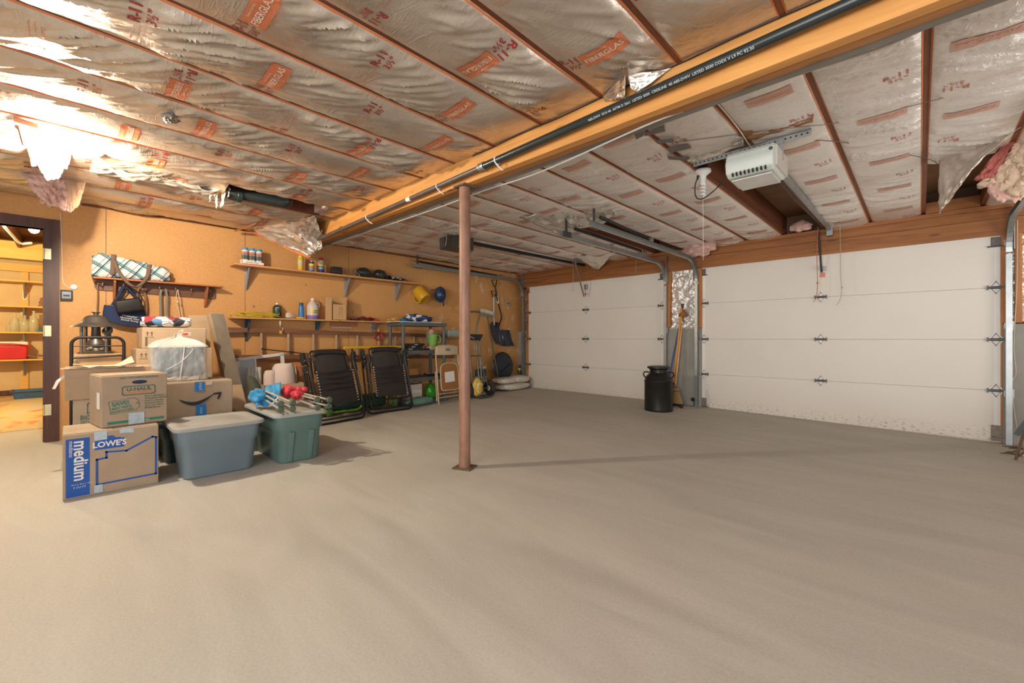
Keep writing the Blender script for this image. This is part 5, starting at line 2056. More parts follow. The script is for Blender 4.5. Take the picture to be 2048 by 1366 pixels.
# ---- on the lower shelf
ycd = thing('yellow_cable', 'coiled yellow extension cord on the lower shelf', 'cord', (-5.93, onx(515, 620, -5.92).y, ZL))
rr = random.Random(3)
mb = MB()
for k in range(7):
    ph, ax, ay = rr.uniform(0, 6), rr.uniform(.045, .08), rr.uniform(.13, .25)
    cy = rr.uniform(-.03, .07)
    pts = [(ax * math.cos(t) * .9, cy + ay * math.sin(t), .008 + .005 * k + .030 * (.5 + .5 * math.sin(t * 2 + ph)) * (.3 + k / 7) + .008 * noise.noise(V((t, k, 0)))) for t in [j * PI / 9 for j in range(18)]]
    mb.tube(smooth_path(pts, 2, True), .0042, 6, closed=True)
mb.tube(smooth_path([(.06, -.20, .02), (.05, -.28, .05), (.03, -.31, .02), (.07, -.29, .01), (.09, -.30, .03)], 5), .0045, 6)
mb.build('cord_coils', mat('cord_yellow', (.52, .42, .02), .45, var=.1), ycd, smooth=True)

y_ = onx(556, 620, -5.95).y
pb_ = thing('propane_bottle', 'dark green camping gas bottle with a white cap on the lower shelf', 'gas bottle', (-5.985, y_, ZL))
mb = MB()
mb.lathe([(0, 0), (.045, 0), (.05, .01), (.05, .135), (.044, .155), (.022, .172), (.015, .176), (0, .176)], n=24)
mb.build('bottle_body', mat('bottle_green', (.02, .045, .025), .35), pb_, smooth=True)
mb = MB()
mb.lathe([(0, .20), (.014, .20), (.016, .178), (0, .176)], n=14)
mb.build('cap', WHITEP, pb_, smooth=True)
mb = MB()
write(mb, 'PROPANE', .02, lambda a, b: V((.0505 - abs(a) * .3, a * .8, .115 + b)), bold=.02)
write(mb, 'FUEL', .024, lambda a, b: V((.0505 - abs(a) * .2, a * .8, .135 + b)), bold=.02)
mb.build('bottle_lettering', PAPERW, pb_)
y_ = onx(578, 624, -5.90).y
pbag = thing('plastic_bag', 'small crumpled clear plastic bag on the lower shelf', 'bag', (-5.90, y_, ZL))
mb = MB()
mb.ball((0, 0, .035), (.03, .04, .04), 14, 10, lambda d: 1 + .45 * abs(noise.noise(d * 3)))
for v in mb.bm.verts:
    v.co.z = max(.001, v.co.z)
mb.build('film', mat('clear_film', (.7, .62, .52), .2, var=.2, alpha=.7), pbag)
y_ = onx(603, 620, -5.90).y
fk = thing('water_flask', 'slim blue flask with a dark blue cap on the lower shelf', 'flask', (-5.91, y_, ZL))
mb = MB()
mb.lathe([(0, 0), (.034, 0), (.036, .006), (.034, .10), (.030, .165), (.027, .175), (0, .176)], n=22)
mb.build('flask_body', mat('flask_blue', (.04, .18, .42), .35), fk, smooth=True)
mb = MB()
mb.lathe([(0, .215), (.024, .215), (.027, .205), (.026, .176), (0, .176)], n=18)
mb.build('cap', mat('flask_cap', (.02, .06, .16), .4), fk, smooth=True)
y_ = onx(590, 630, -5.87).y
scr = thing('screwdriver', 'screwdriver with a yellow and black handle lying before the blue flask', 'screwdriver', (-5.87, y_, ZL + .012))
mb = MB()
mb.cyl((0, -.12, -.004), (0, .02, 0), .003, n=8)
mb.build('blade', GALVD, scr, smooth=True)
mb = MB()
mb.tube([(0, .02, 0), (0, .03, 0), (0, .09, 0), (0, .11, 0)], [.007, .012, .011, .008], 10)
mb.build('handle', yc, scr, smooth=True)
y_ = onx(626, 620, -5.93).y
jg = thing('fluid_jug', 'translucent plastic jug of purple screenwash with a yellow label', 'jug', (-5.945, y_, ZL))
mb = MB()
mb.lathe([(0, 0), (.07, 0), (.076, .008), (.076, .055), (0, .055)], n=28)
mb.build('purple_fluid', mat('purple_fluid', (.22, .15, .40), .2), jg, smooth=True)
mb = MB()
mb.lathe([(.0765, .055), (.077, .15), (.072, .185), (.05, .225), (.024, .25), (.021, .262), (0, .262)], n=28)
mb.build('jug_body', mat('jug_plastic', (.62, .52, .47), .35, var=.04), jg, smooth=True)
mb = MB()
mb.lathe([(0, .285), (.022, .285), (.0235, .262), (0, .262)], n=18)
mb.build('cap', WHITEP, jg, smooth=True)
mb = MB()
mb.tube(smooth_path([(-.02, .045, .235), (-.01, .075, .225), (0, .088, .19), (0, .078, .15)], 5), .009, 8)
mb.build('handle', mat('jug_plastic', (0, 0, 0)), jg, smooth=True)
mb = MB()
mb.grid(12, 1, lambda u, v: V((.0782 * math.cos(-.75 + u * 1.5), .0782 * math.sin(-.75 + u * 1.5), .06 + v * .09)))
lbm = mb.build('label', mat('jug_label', (.52, .50, .46), .5, var=.35, vscale=30), jg, smooth=True)
mb = MB()
mb.grid(8, 1, lambda u, v: V((.0786 * math.cos(-.75 + u * .55), .0786 * math.sin(-.75 + u * .55), .072 + v * .075 - .02 * u)))
mb.grid(8, 1, lambda u, v: V((.0786 * math.cos(.0 + u * .7), .0786 * math.sin(.0 + u * .7), .128 + v * .02)))
mb.build('label_patch', mat('label_yellow', (0, 0, 0)), jg, smooth=True)
mb = MB()
write(mb, 'SUPER', .02, lambda a, b: V((.0795 * math.cos(a / .078 + .15), .0795 * math.sin(a / .078 + .15), .115 + b)), bold=.03)
write(mb, 'WASH', .024, lambda a, b: V((.0795 * math.cos(a / .078 + .15), .0795 * math.sin(a / .078 + .15), .09 + b)), bold=.03)
mb.build('label_lettering', mat('label_darkblue', (0, 0, 0)), jg)

# open carton on the lower shelf
yb_ = onx(676, 610, -5.90).y
ob_ = thing('open_carton', 'small open cardboard carton with raised flaps on the lower shelf', 'box', (-5.94, yb_, ZL))
mb = MB()
wx, wy, hh = .19, .20, .215
for a, b in (((-wx / 2, -wy / 2, 0), (wx / 2, wy / 2, .004)), ((wx / 2 - .004, -wy / 2, 0), (wx / 2, wy / 2, hh)), ((-wx / 2, -wy / 2, 0), (-wx / 2 + .004, wy / 2, hh)), ((-wx / 2, -wy / 2, 0), (wx / 2, -wy / 2 + .004, hh)), ((-wx / 2, wy / 2 - .004, 0), (wx / 2, wy / 2, hh))):
    mb.b2(a, b)
CARDO = mat('cardboard_orange', (.56, .34, .16), .8, var=.06)
mb.build('carton_body', CARDO, ob_)
for nm, a, b, c_, d_ in (('a', (wx / 2, -wy / 2, hh), (-wx / 2, -wy / 2, hh), (-wx / 2, -wy / 2 - .075, hh + .10), (wx / 2, -wy / 2 - .075, hh + .10)), ('b', (-wx / 2, -wy / 2, hh), (-wx / 2, wy / 2, hh), (-wx / 2 - .01, wy / 2, hh + .11), (-wx / 2 - .01, -wy / 2, hh + .11)), ('c', (-wx / 2, wy / 2, hh), (wx / 2, wy / 2, hh), (wx / 2, wy / 2 - .005, hh + .11), (-wx / 2, wy / 2 - .005, hh + .11))):
    mb = MB()
    mb.add([V(a), V(b), V(c_), V(d_)], [(0, 1, 2, 3)])
    mb.build('flap', CARDO, ob_, solid=.004)
mb = MB()
mb.b2((wx / 2 + .0005, -wy / 2 - .10, .0), (wx / 2 + .0045, -wy / 2 - .012, hh + .09))
mb.build('front_flap', CARDO, ob_)
mb = MB()
ff = lambda a, b, e=.0: V((wx / 2 + .002, a, b))
outline(mb, ff, [(.0, .06), (-.01, .09), (.0, .13), (-.012, .16), (.01, .175), (.022, .185), (.038, .16), (.025, .15), (.03, .12), (.02, .09)], .003, closed=False)
mb.build('ink_figure', BROWN_PR, ob_)
mb = MB()
mb.ball((.03, .02, .19), (.04, .05, .02), 10, 6)
mb.build('packed_contents', mat('dark_contents', (.06, .05, .04), .8), ob_)

# jumper cables
jc = thing('jumper_cables', 'tangled red and black jumper cables on the end of the lower shelf', 'cables', (-5.93, onx(725, 630, -5.92).y, ZL))
rr = random.Random(9)
for m_, nm, n_ in ((mat('cable_red', (.42, .03, .04), .4), 'red_cable', 5), (BLACKP, 'black_cable', 6)):
    mb = MB()
    for k in range(n_):
        ay = rr.uniform(.10, .22)
        ax = rr.uniform(.03, .075)
        pts = [(ax * math.cos(t), .02 + ay * math.sin(t), .012 + .035 * abs(math.sin(t * 1.5 + k)) * (.4 + .6 * k / n_)) for t in [j * PI / 7 for j in range(14)]]
        mb.tube(smooth_path(pts, 3, True), .006, 6, closed=True)
    mb.build(nm, m_, jc, smooth=True)
for k, (a, b, m_) in enumerate(((-.02, .06, 'cable_red'), (.1, .05, 'cable_red'), (.19, .02, 'cap_red'))):
    mb = MB()
    mb.tube([(.06, a - .05, b - .01), (.06, a, b), (.06, a + .05, b - .01)], [.006, .013, .004], 8)
    mb.build('clamp', MATS[m_], jc, smooth=True)

# things at the far end: grey rod, orange and blue bits lie on the shelf unit (built there)
# ---- hooks, ladder, rods
LD = thing('wooden_ladder', 'long dark wooden ladder hung sideways on the wall under the lower shelf', 'ladder', (XW + .06, 3.0, .70), kind='thing')
lx = XW + .06
yl0, yl1 = 1.30, 4.75
zu = lambda y: 1.10 - (y - 1.3) / 3.45 * .07
zl = lambda y: .770 - (y - 1.3) / 3.45 * .10
for fn_, w_ in ((zu, .028), (zl, .028)):
    mb = MB()
    mb.add([V((lx + sx * .018, y, fn_(y) + sz * w_)) for y in (yl0, yl1) for sz in (-1, 1) for sx in (-1, 1)], [(0, 1, 3, 2), (4, 6, 7, 5), (0, 4, 5, 1), (2, 3, 7, 6), (0, 2, 6, 4), (1, 5, 7, 3)])
    mb.build('rail', LADW, LD, world=True)
for px in (523, 577, 627, 673, 715, 757, 791, 828, 862, 893):
    y = onx(px, 690, lx).y
    mb = MB()
    mb.cyl((lx, y, zl(y) - .01), (lx, y, zu(y) + .01), .0165, n=12)
    mb.build('rung', mat('rung_wood', (.42, .29, .19), .7, var=.1, vscale=20), LD, smooth=True, world=True)
for px in (560, 742):
    y = onx(px, 650, XW).y
    hk = thing('ladder_hook', 'steel hook holding the ladder, under the %s' % ('propane bottle' if px == 560 else 'jumper cables'), 'hook', (XW, y, 1.14), kind='thing')
    mb = MB()
    mb.b2((XW, y - .008, 1.15), (XW + .004, y + .008, 1.225))
    mb.tube(smooth_path([(XW + .004, y, 1.17), (XW + .05, y, 1.155), (XW + .095, y, 1.14), (XW + .10, y, 1.10), (XW + .088, y, 1.06)], 4), .0045, 8)
    mb.build('hook_body', mat('silver_hook', (0, 0, 0)), hk, smooth=True, world=True)
p_ = onx(560, 664, lx)
tg_ = thing('price_tag', 'small yellow tag hanging on the ladder under the green bottle', 'tag', (lx + .022, p_.y, p_.z - .03), kind='thing')
mb = MB()
mb.b2((lx + .020, p_.y - .014, p_.z - .022), (lx + .023, p_.y + .014, p_.z + .018))
mb.build('card', yc, tg_, world=True)
mb = MB()
a, b = onx(525, 698, lx + .05), onx(618, 708, lx + .05)
mb.tube([a, b], .006, 8)
mb.ball(a, .012, 8, 6)
rod = mb.build('fishing_rod', BLACKP, origin=a, smooth=True, kind='thing')
tag(rod, 'thin black rod lying across the ladder rungs', 'rod')
mb = MB()
a, b = onx(452, 664, lx + .03), onx(486, 664, lx + .03)
mb.tube([a, b], [.012, .009], 8)
o_ = mb.build('grey_rod', GALVD, origin=a, smooth=True, kind='thing')
tag(o_, 'short grey metal rod under the end of the upper ladder rail', 'rod')
mb = MB()
a, b = onx(664, 660, XW + .05), onx(703, 660, XW + .05)
mb.b2((XW + .045, a.y, a.z + .028), (XW + .052, b.y, a.z + .04))
o_ = mb.build('saw_blade', mat('pale_blade', (.6, .55, .45), .4, .3), origin=(XW + .05, a.y, a.z + .03), kind='thing')
tag(o_, 'narrow pale saw blade resting on the upper ladder rail', 'saw blade')
# red rope on a hook
ry = onx(756, 672, lx + .03)
rp = thing('red_rope', 'coiled red rope with a yellow clip hanging in front of the ladder', 'rope', (lx + .04, ry.y, ry.z), kind='thing')
mb = MB()
for k in range(5):
    ph = k * 1.2
    mb.tube([(.004 * k, (.05 + .006 * k) * math.cos(t) + .006 * math.sin(ph), .065 * math.sin(t) - .005 + .006 * math.cos(ph)) for t in [j * PI / 9 for j in range(18)]], .0045, 6, closed=True)
mb.tube(smooth_path([(.01, -.035, -.03), (.012, -.04, -.10), (.012, -.01, -.14)], 5), .004, 6)
mb.build('rope_coils', mat('cable_red', (0, 0, 0)), rp, smooth=True)
mb = MB()
mb.box((.012, -.005, .085), (.014, .02, .045), bev=.004)
mb.build('yellow_clip', yc, rp)
mb = MB()
for k in range(7):
    mb.tube([(.016, -.002 + .008 * math.cos(t), -.07 - k * .02 + .013 * math.sin(t)) for t in [j * PI / 5 for j in range(10)]], .003, 5, closed=True)
mb.build('chain', mat('brass_chain', (.55, .42, .22), .35, .8), rp, smooth=True)

# ---- yellow can and blue helmet
ga, gb_ = onx(842, 588, -5.93), onx(858, 606, -5.83)
wc = thing('fuel_can', 'yellow plastic can hanging on the wall beside the blue helmet', 'can', ga, kind='thing')
ax = (V((.55, .22, -.62))).normalized()
rot = V((0, 0, 1)).rotation_difference(ax).to_matrix().to_4x4()
mm = M.Translation(ga - ax * .10) @ rot
mb = MB()
mb.lathe([(0, 0), (.095, 0), (.105, .012), (.105, .215), (.10, .225), (.085, .228), (.08, .220), (.06, .220), (.055, .228), (.035, .228), (.03, .222), (0, .222)], mm=mm, n=32)
YCAN = mat('can_plastic_yellow', (.66, .36, .02), .38, var=.08)
mb.build('can_body', YCAN, wc, smooth=True, world=True)
mb = MB()
pts = [mm @ V(q) for q in ((.10, .03, .02), (.14, .04, .05), (.145, .04, .15), (.10, .03, .19))]
mb.tube(smooth_path(pts, 5), .012, 8)
pts = [mm @ V(q) for q in ((-.09, .04, .01), (-.11, .05, -.03), (-.09, .05, -.05))]
mb.tube(pts, [.02, .018, .012], 10)
mb.build('handle', YCAN, wc, smooth=True, world=True)
mb = MB()
for r_ in (.088, .058, .030):
    mb.tube([mm @ V((r_ * math.cos(t), r_ * math.sin(t), .226)) for t in [k * PI / 12 for k in range(24)]], .003, 6, closed=True)
mb.build('base_ring', mat('can_dark_yellow', (.30, .14, .02), .5), wc, smooth=True, world=True)  # base rings in a darker yellow than the can
hp = onx(880, 589, -5.93)
hm = thing('bike_helmet', 'dark blue ribbed bike helmet hanging on the wall beside the yellow can', 'helmet', hp, kind='thing')
mb = MB()


def helm(d):
    return 1 + .05 * abs(math.sin(math.atan2(d.y, d.x + 2.2) * 14)) if d.x > -.2 else 1


mb.ball((0, 0, 0), (.09, .10, .135), 40, 20, lambda d: 1 + .05 * math.cos(d.y * 16) * (1 if d.x > 0 else .2))
mb.build('shell', mat('helmet_blue', (.02, .05, .13), .25, coat=.5), hm, smooth=True)
mb = MB()
for s in (-.045, .0, .045):
    mb.grid(1, 10, lambda u, v: V((.097 * math.sqrt(max(0, 1 - ((v - .5) * 1.5) ** 2 - (s / .1) ** 2)) + .003, s - .008 + u * .016, (v - .5) * .20)))
mb.build('vent', BLACKP, hm, smooth=True)
mb = MB()
mb.tube(smooth_path([(0, .03, -.12), (.02, .05, -.17), (.01, .07, -.20), (0, .08, -.14), (0, .08, -.08)], 5), .006, 6)
mb.build('chin_strap', BLACKP, hm, smooth=True)
mb = MB()
mb.tube([(XW - hp.x + .001, -.10, .07), (.0, -.10, .07), (.02, -.10, .085)], .005, 6)
mb.build('wall_hook', BLACKP, hm, smooth=True)

# ---- snow shovels
def wp(px, py, off=.10):
    return onx(px, py, XW + off)


BLADE = mat('shovel_plastic', (.012, .014, .035), .25, var=.1, coat=.3)
s1 = thing('snow_shovel', 'dark snow shovel with a bent shaft hanging highest in the wall corner', 'snow shovel', wp(1000, 640), kind='thing')
mb = MB()
mb.tube(smooth_path([wp(990, 572), wp(993, 590), wp(998, 612), wp(1003, 633), wp(1000, 645), wp(997, 656)], 5), .014, 10)
mb.build('shaft', BLACKM, s1, smooth=True, world=True)
mb = MB()
mb.tube([wp(994.5, 590), wp(996.5, 607)], .0165, 10)
mb.build('grip_sleeve', mat('pale_sleeve', (.6, .58, .55), .4), s1, smooth=True, world=True)
mb = MB()
mb.tube([wp(983.5, 560), wp(994, 560), wp(991, 573), wp(988, 573)], .012, 8, closed=True)
mb.build('grip', BLACKP, s1, smooth=True, world=True)


def blade(root, p00, p10, p11, p01, depth, name='blade'):
    mb = MB()
    a, b, c, d = (V(q) for q in (p00, p10, p11, p01))

    def fn(u, v):
        p = a.lerp(b, u).lerp(d.lerp(c, u), v)
        return p + V((depth * (math.sin(PI * u) * .6 + 1.2 * (v - .35) ** 2), 0, 0)) + V((.006 * math.cos(u * PI * 6), 0, 0))
    mb.grid(24, 14, fn)
    mb.build(name, BLADE, root, smooth=True, world=True, solid=.006)


blade(s1, wp(997, 660, .05), wp(1018, 660, .05), wp(1026, 692, .06), wp(1000, 692, .06), .05)
s2 = thing('snow_shovel', 'dark snow shovel with a straight silver shaft hanging beside the bent one', 'snow shovel', wp(988, 640, .07), kind='thing')
mb = MB()
mb.tube([wp(987.5, 592, .06), wp(988.2, 650, .06)], .0135, 10)
mb.build('shaft', mat('pale_sleeve', (0, 0, 0)), s2, smooth=True, world=True)
mb = MB()
mb.tube([wp(982.5, 582, .06), wp(993, 582, .06), wp(989.5, 594, .06), wp(986, 594, .06)], .012, 8, closed=True)
mb.build('grip', BLACKP, s2, smooth=True, world=True)
mb = MB()
pp_ = [wp(981, 650, .05), wp(984, 644, .05), wp(998, 645, .05), wp(998, 668, .05), wp(1000, 690, .06), wp(993, 688, .06), wp(984, 668, .05)]
mb.add(pp_, [tuple(range(7))])
mb.build('blade', BLADE, s2, world=True, solid=.02)
# cord hanging above the shovels
# ---- push broom upside down
pbm = thing('push_broom', 'upside-down push broom with a white bristle head leaning on the wall', 'broom', (XW + .25, 5.70, 0))
hd0, hd1 = wp(963, 623, .12), wp(985, 629, .12)
mb = MB()
mb.tube([V((XW + .28, 5.70, .01)), (hd0 + hd1) / 2 - V((0, 0, .03))], .0125, 10)
mb.build('handle', mat('olive_metal', (.10, .095, .06), .5), pbm, smooth=True, world=True)
mb = MB()
dd = (hd1 - hd0)
mb.tube([hd0 - V((0, 0, .03)), hd1 - V((0, 0, .03))], .026, 8)
mb.build('block', mat('block_green', (.25, .27, .22), .6), pbm, world=True)
mb = MB()
for k in range(16):
    for j in range(3):
        p0 = hd0.lerp(hd1, (k + .5) / 16) + V((-.02 + j * .02, 0, -.01))
        mb.tube([p0, p0 + V((.012 * (j - 1), .004 * (k % 3 - 1), .06))], [.007, .009], 5)
mb.build('bristles', mat('bristle_white', (.66, .63, .55), .8), pbm, world=True, kind='stuff')

# ---- dark round lid
ld_ = thing('bin_lid', 'large round dark blue bin lid standing against the wall below the shovels', 'lid', (XW + .17, 5.885, .455), kind='thing')
rot = M.Rotation(-PI / 2 + .16, 4, 'Y') @ M.Rotation(.4, 4, 'Z')
mb = MB()
mm = M.Translation((XW + .17, 5.885, .455)) @ M.Rotation(PI / 2 - .10, 4, 'Y')
mb.lathe([(.0, .055), (.10, .055), (.12, .048), (.21, .042), (.235, .03), (.262, .02), (.275, .0), (.268, -.006), (.25, .012), (0, .03)], mm=mm, n=40)
mb.build('disc', mat('lid_blue', (.016, .022, .036), .4, var=.1), ld_, smooth=True, world=True)
mb = MB()
a = mm @ V((.12, -.12, .06))
b = mm @ V((-.03, .16, .06))
mb.tube([a, b], .011, 8)
mb.build('handle', BLACKP, ld_, smooth=True, world=True)

# ---- sand bags
g = NT('woven_sack', .75)
g.col(g.ramp(g.noise(6, None, 4), [(.3, (.50, .47, .40)), (.7, (.66, .62, .54))]))
g.bump(g.noise(8, None, 4, .6, 1.0), .6, .03)


def sack(label, loc, w, d, h, seed):
    root = thing('sand_bag', label, 'sandbag', loc, group='sand bags in the corner')
    mb = MB()

    def fn(u, v):
        a, b = 2 * PI * u, PI * (v - .5)
        cx, cy, cz = math.cos(a) * math.cos(b), math.sin(a) * math.cos(b), math.sin(b)
        q = lambda t, e: abs(t) ** e * (1 if t > 0 else -1)
        k = 1 + .09 * noise.noise(V((cx * 2 + seed, cy * 2.4, cz * 2)))
        return V((q(cx, .55) * d / 2 * k, q(cy, .6) * w / 2 * k, h / 2 + q(cz, .7) * h / 2 * (1 - .35 * abs(cy) ** 3) * k))
    mb.grid(40, 20, fn, wrap=True)
    for v in mb.bm.verts:
        v.co.z = max(.001, v.co.z)
    mb.build('sack_body', g.m, root, smooth=True)
    mb = MB()
    mb.grid(6, 10, lambda u, v: V((-.10 + v * .2, w / 2 - .03 + u * .05, h * .45 + .008 * math.sin(v * 20))))
    mb.build('sewn_end', g.m, root, smooth=True, solid=.006)
    return root


sack('pale woven sandbag lying on the floor in the corner under the other', (-5.74, 5.98, .0), .86, .40, .135, 1.0)
sack('pale woven sandbag on top, nearer the push broom', (-5.76, 5.80, .125), .48, .36, .12, 5.0)
sack('pale woven sandbag on top, nearer the garage door', (-5.74, 6.16, .125), .48, .36, .135, 9.0)
sb2 = thing('spray_bottle', 'small dark bottle with a yellow label standing behind the sandbags', 'bottle', (-5.94, wp(1039, 740, .11).y - .0, .255))
mb = MB()
mb.lathe([(0, -.25), (.0, -.25), (.032, .0), (.034, .006), (.034, .14), (.016, .165), (.014, .20), (0, .20)], n=18)
bmesh.ops.delete(mb.bm, geom=[v for v in mb.bm.verts if v.co.z < -.1], context='VERTS')
mb.build('bottle_body', mat('bottle_dark', (.04, .07, .05), .3), sb2, smooth=True)
mb = MB()
mb.lathe([(.0347, .09), (.0347, .13)], n=18)
bmesh.ops.delete(mb.bm, geom=[f_ for f_ in mb.bm.faces if len(f_.verts) > 4], context='FACES_ONLY')
mb.build('label', mat('label_yellow', (0, 0, 0)), sb2, smooth=True)
# ================================================================ camp chairs on the green tote
STEELW = mat('pale_tube', (.50, .46, .42), .35, .4, var=.06)
FOOTG = mat('green_rubber', (.08, .11, .075), .5, var=.1)


def wad(mb, c, r, seed, k=.35, n=26):
    mb.ball(c, r, n, n // 2, lambda d: 1 + k * (abs(noise.noise(d * 1.3 + V((seed, 0, 0)))) * 1.5 - .3) + k * .16 * noise.noise(d * 3.6 + V((0, seed, 0))))


def camp_chair(label, m, legs, build_cloth):
    feet = [onx(*l[1], -3.53) for l in legs]
    heads = [onx(*l[0], -3.93) for l in legs]
    c = sum(heads, V((0, 0, 0))) / len(heads)
    root = thing('camp_chair', label, 'camp chair', (c.x, c.y, z2), group='folded camp chairs')
    for a, b in zip(heads, feet):
        a.z, b.z = max(a.z, z2 + .02), max(b.z, z2 + .026)
        d = (b - a).normalized()
        mb = MB()
        mb.cyl(a - d * .03, b, .0085, n=10)
        lg = mb.build('leg', STEELW, root, smooth=True, world=True)
        mb = MB()
        mb.lathe([(0, -.02), (.013, -.02), (.014, 0), (.024, .004), (.025, .016), (.02, .022), (0, .022)], mm=M.Translation(b) @ V((0, 0, 1)).rotation_difference(d).to_matrix().to_4x4(), n=18)
        mb.build('foot_cap', FOOTG, lg, smooth=True, world=True)
    for x in (0, 1):
        mb = MB()
        mb.tube([heads[x] * .5 + feet[x] * .5, heads[2 + x] * .5 + feet[2 + x] * .5], .005, 6)
        mb.build('brace', STEELW, root, smooth=True, world=True)
    build_cloth(root, m, c)
    return root


CLB = mat('camp_blue', (.015, .21, .42), .55, var=.15, bump=.3, bscale=20, sheen=.2)
CLR = mat('camp_red', (.50, .02, .035), .55, var=.15, bump=.3, bscale=20, sheen=.2)


def at_tote(px, py, x):
    p = onx(px, py, x)
    return p


def cloth_b(root, m, c):
    mb = MB()
    wad(mb, at_tote(516, 792, -3.98), (.09, .065, .06), 3.1, .4, 32)
    for v in mb.bm.verts:
        v.co.z = max(v.co.z, z2 + .001)
    mb.build('seat_cloth', m, root, smooth=True, world=True)
    mb = MB()
    a, b, c_, d = at_tote(514, 797, -3.96), at_tote(556, 796, -3.90), at_tote(561, 764, -4.0), at_tote(530, 774, -4.03)

    def fn(u, v):
        p = a.lerp(b, u).lerp(d.lerp(c_, u), v)
        return p + V((.03 * math.sin(PI * v) + .012 * noise.noise(V((u * 5, v * 5, 2))), .008 * noise.noise(V((u * 5, v * 6, 5))), -.018 * math.sin(PI * v)))
    mb.grid(16, 14, fn)
    mb.build('back_cloth', m, root, smooth=True, world=True, solid=.006)
    mb = MB()
    a = at_tote(509, 806, -3.93)
    mb.grid(14, 8, lambda u, v: V((a.x + .04 * v + .01 * math.sin(u * 17), a.y + u * .19, max(z2 + .003, a.z + .03 - v * .055 + .012 * math.sin(u * 13)))))
    mb.build('hanging_cloth', m, root, smooth=True, world=True, solid=.004)


def cloth_r(root, m, c):
    mb = MB()
    wad(mb, at_tote(577, 783, -4.0), (.075, .065, .055), 7.7, .4, 28)
    for v in mb.bm.verts:
        v.co.z = max(v.co.z, z2 + .001)
    mb.build('seat_cloth', m, root, smooth=True, world=True)
    mb = MB()
    p, q = at_tote(583, 778, -3.98), at_tote(614, 780, -3.9)
    mb.tube(smooth_path([p, p.lerp(q, .5) + V((0, 0, .004)), q], 6), [.018 + .009 * abs(math.sin(k * .8)) for k in range(13)], 12)
    mb.build('rolled_back', m, root, smooth=True, world=True)
    mb = MB()
    wad(mb, at_tote(594, 790, -3.88), (.05, .045, .038), 2.2, .5, 22)
    mb.build('arm_cloth', m, root, smooth=True, world=True)


camp_chair('folded camp chair with blue cloth lying on the green-grey tote', CLB, [((533, 783), (584, 805)), ((530, 790), (560, 807)), ((530, 799), (560, 819)), ((555, 796), (584, 817))], cloth_b)
camp_chair('folded camp chair with red cloth lying on the green-grey tote', CLR, [((600, 786), (657, 799)), ((590, 797), (634, 816)), ((598, 790), (633, 799)), ((608, 800), (656, 814))], cloth_r)

# ================================================================ zero-gravity loungers
SLING = mat('black_sling', (.022, .018, .016), .65, var=.15, bump=.12, bscale=160)
SLINGT = mat('black_mesh_sling', (.034, .027, .024), .7, var=.2, bump=.12, bscale=200)
TUBEM = mat('lounger_tube', (.035, .037, .038), .3, .7, var=.1)


def u_path(w, h, r, z0=0.0, x=0.0, flare=0.0):
    pts = [V((x, -w / 2 + flare, h)), V((x, -w / 2, z0 + r))]
    pts += [V((x, -w / 2 + r - r * math.cos(k * PI / 12), z0 + r - r * math.sin(k * PI / 12))) for k in range(1, 7)]
    pts += [V((x, w / 2 - r + r * math.sin(k * PI / 12), z0 + r - r * math.cos(k * PI / 12))) for k in range(7)]
    pts += [V((x, w / 2 - flare, h))]
    return pts


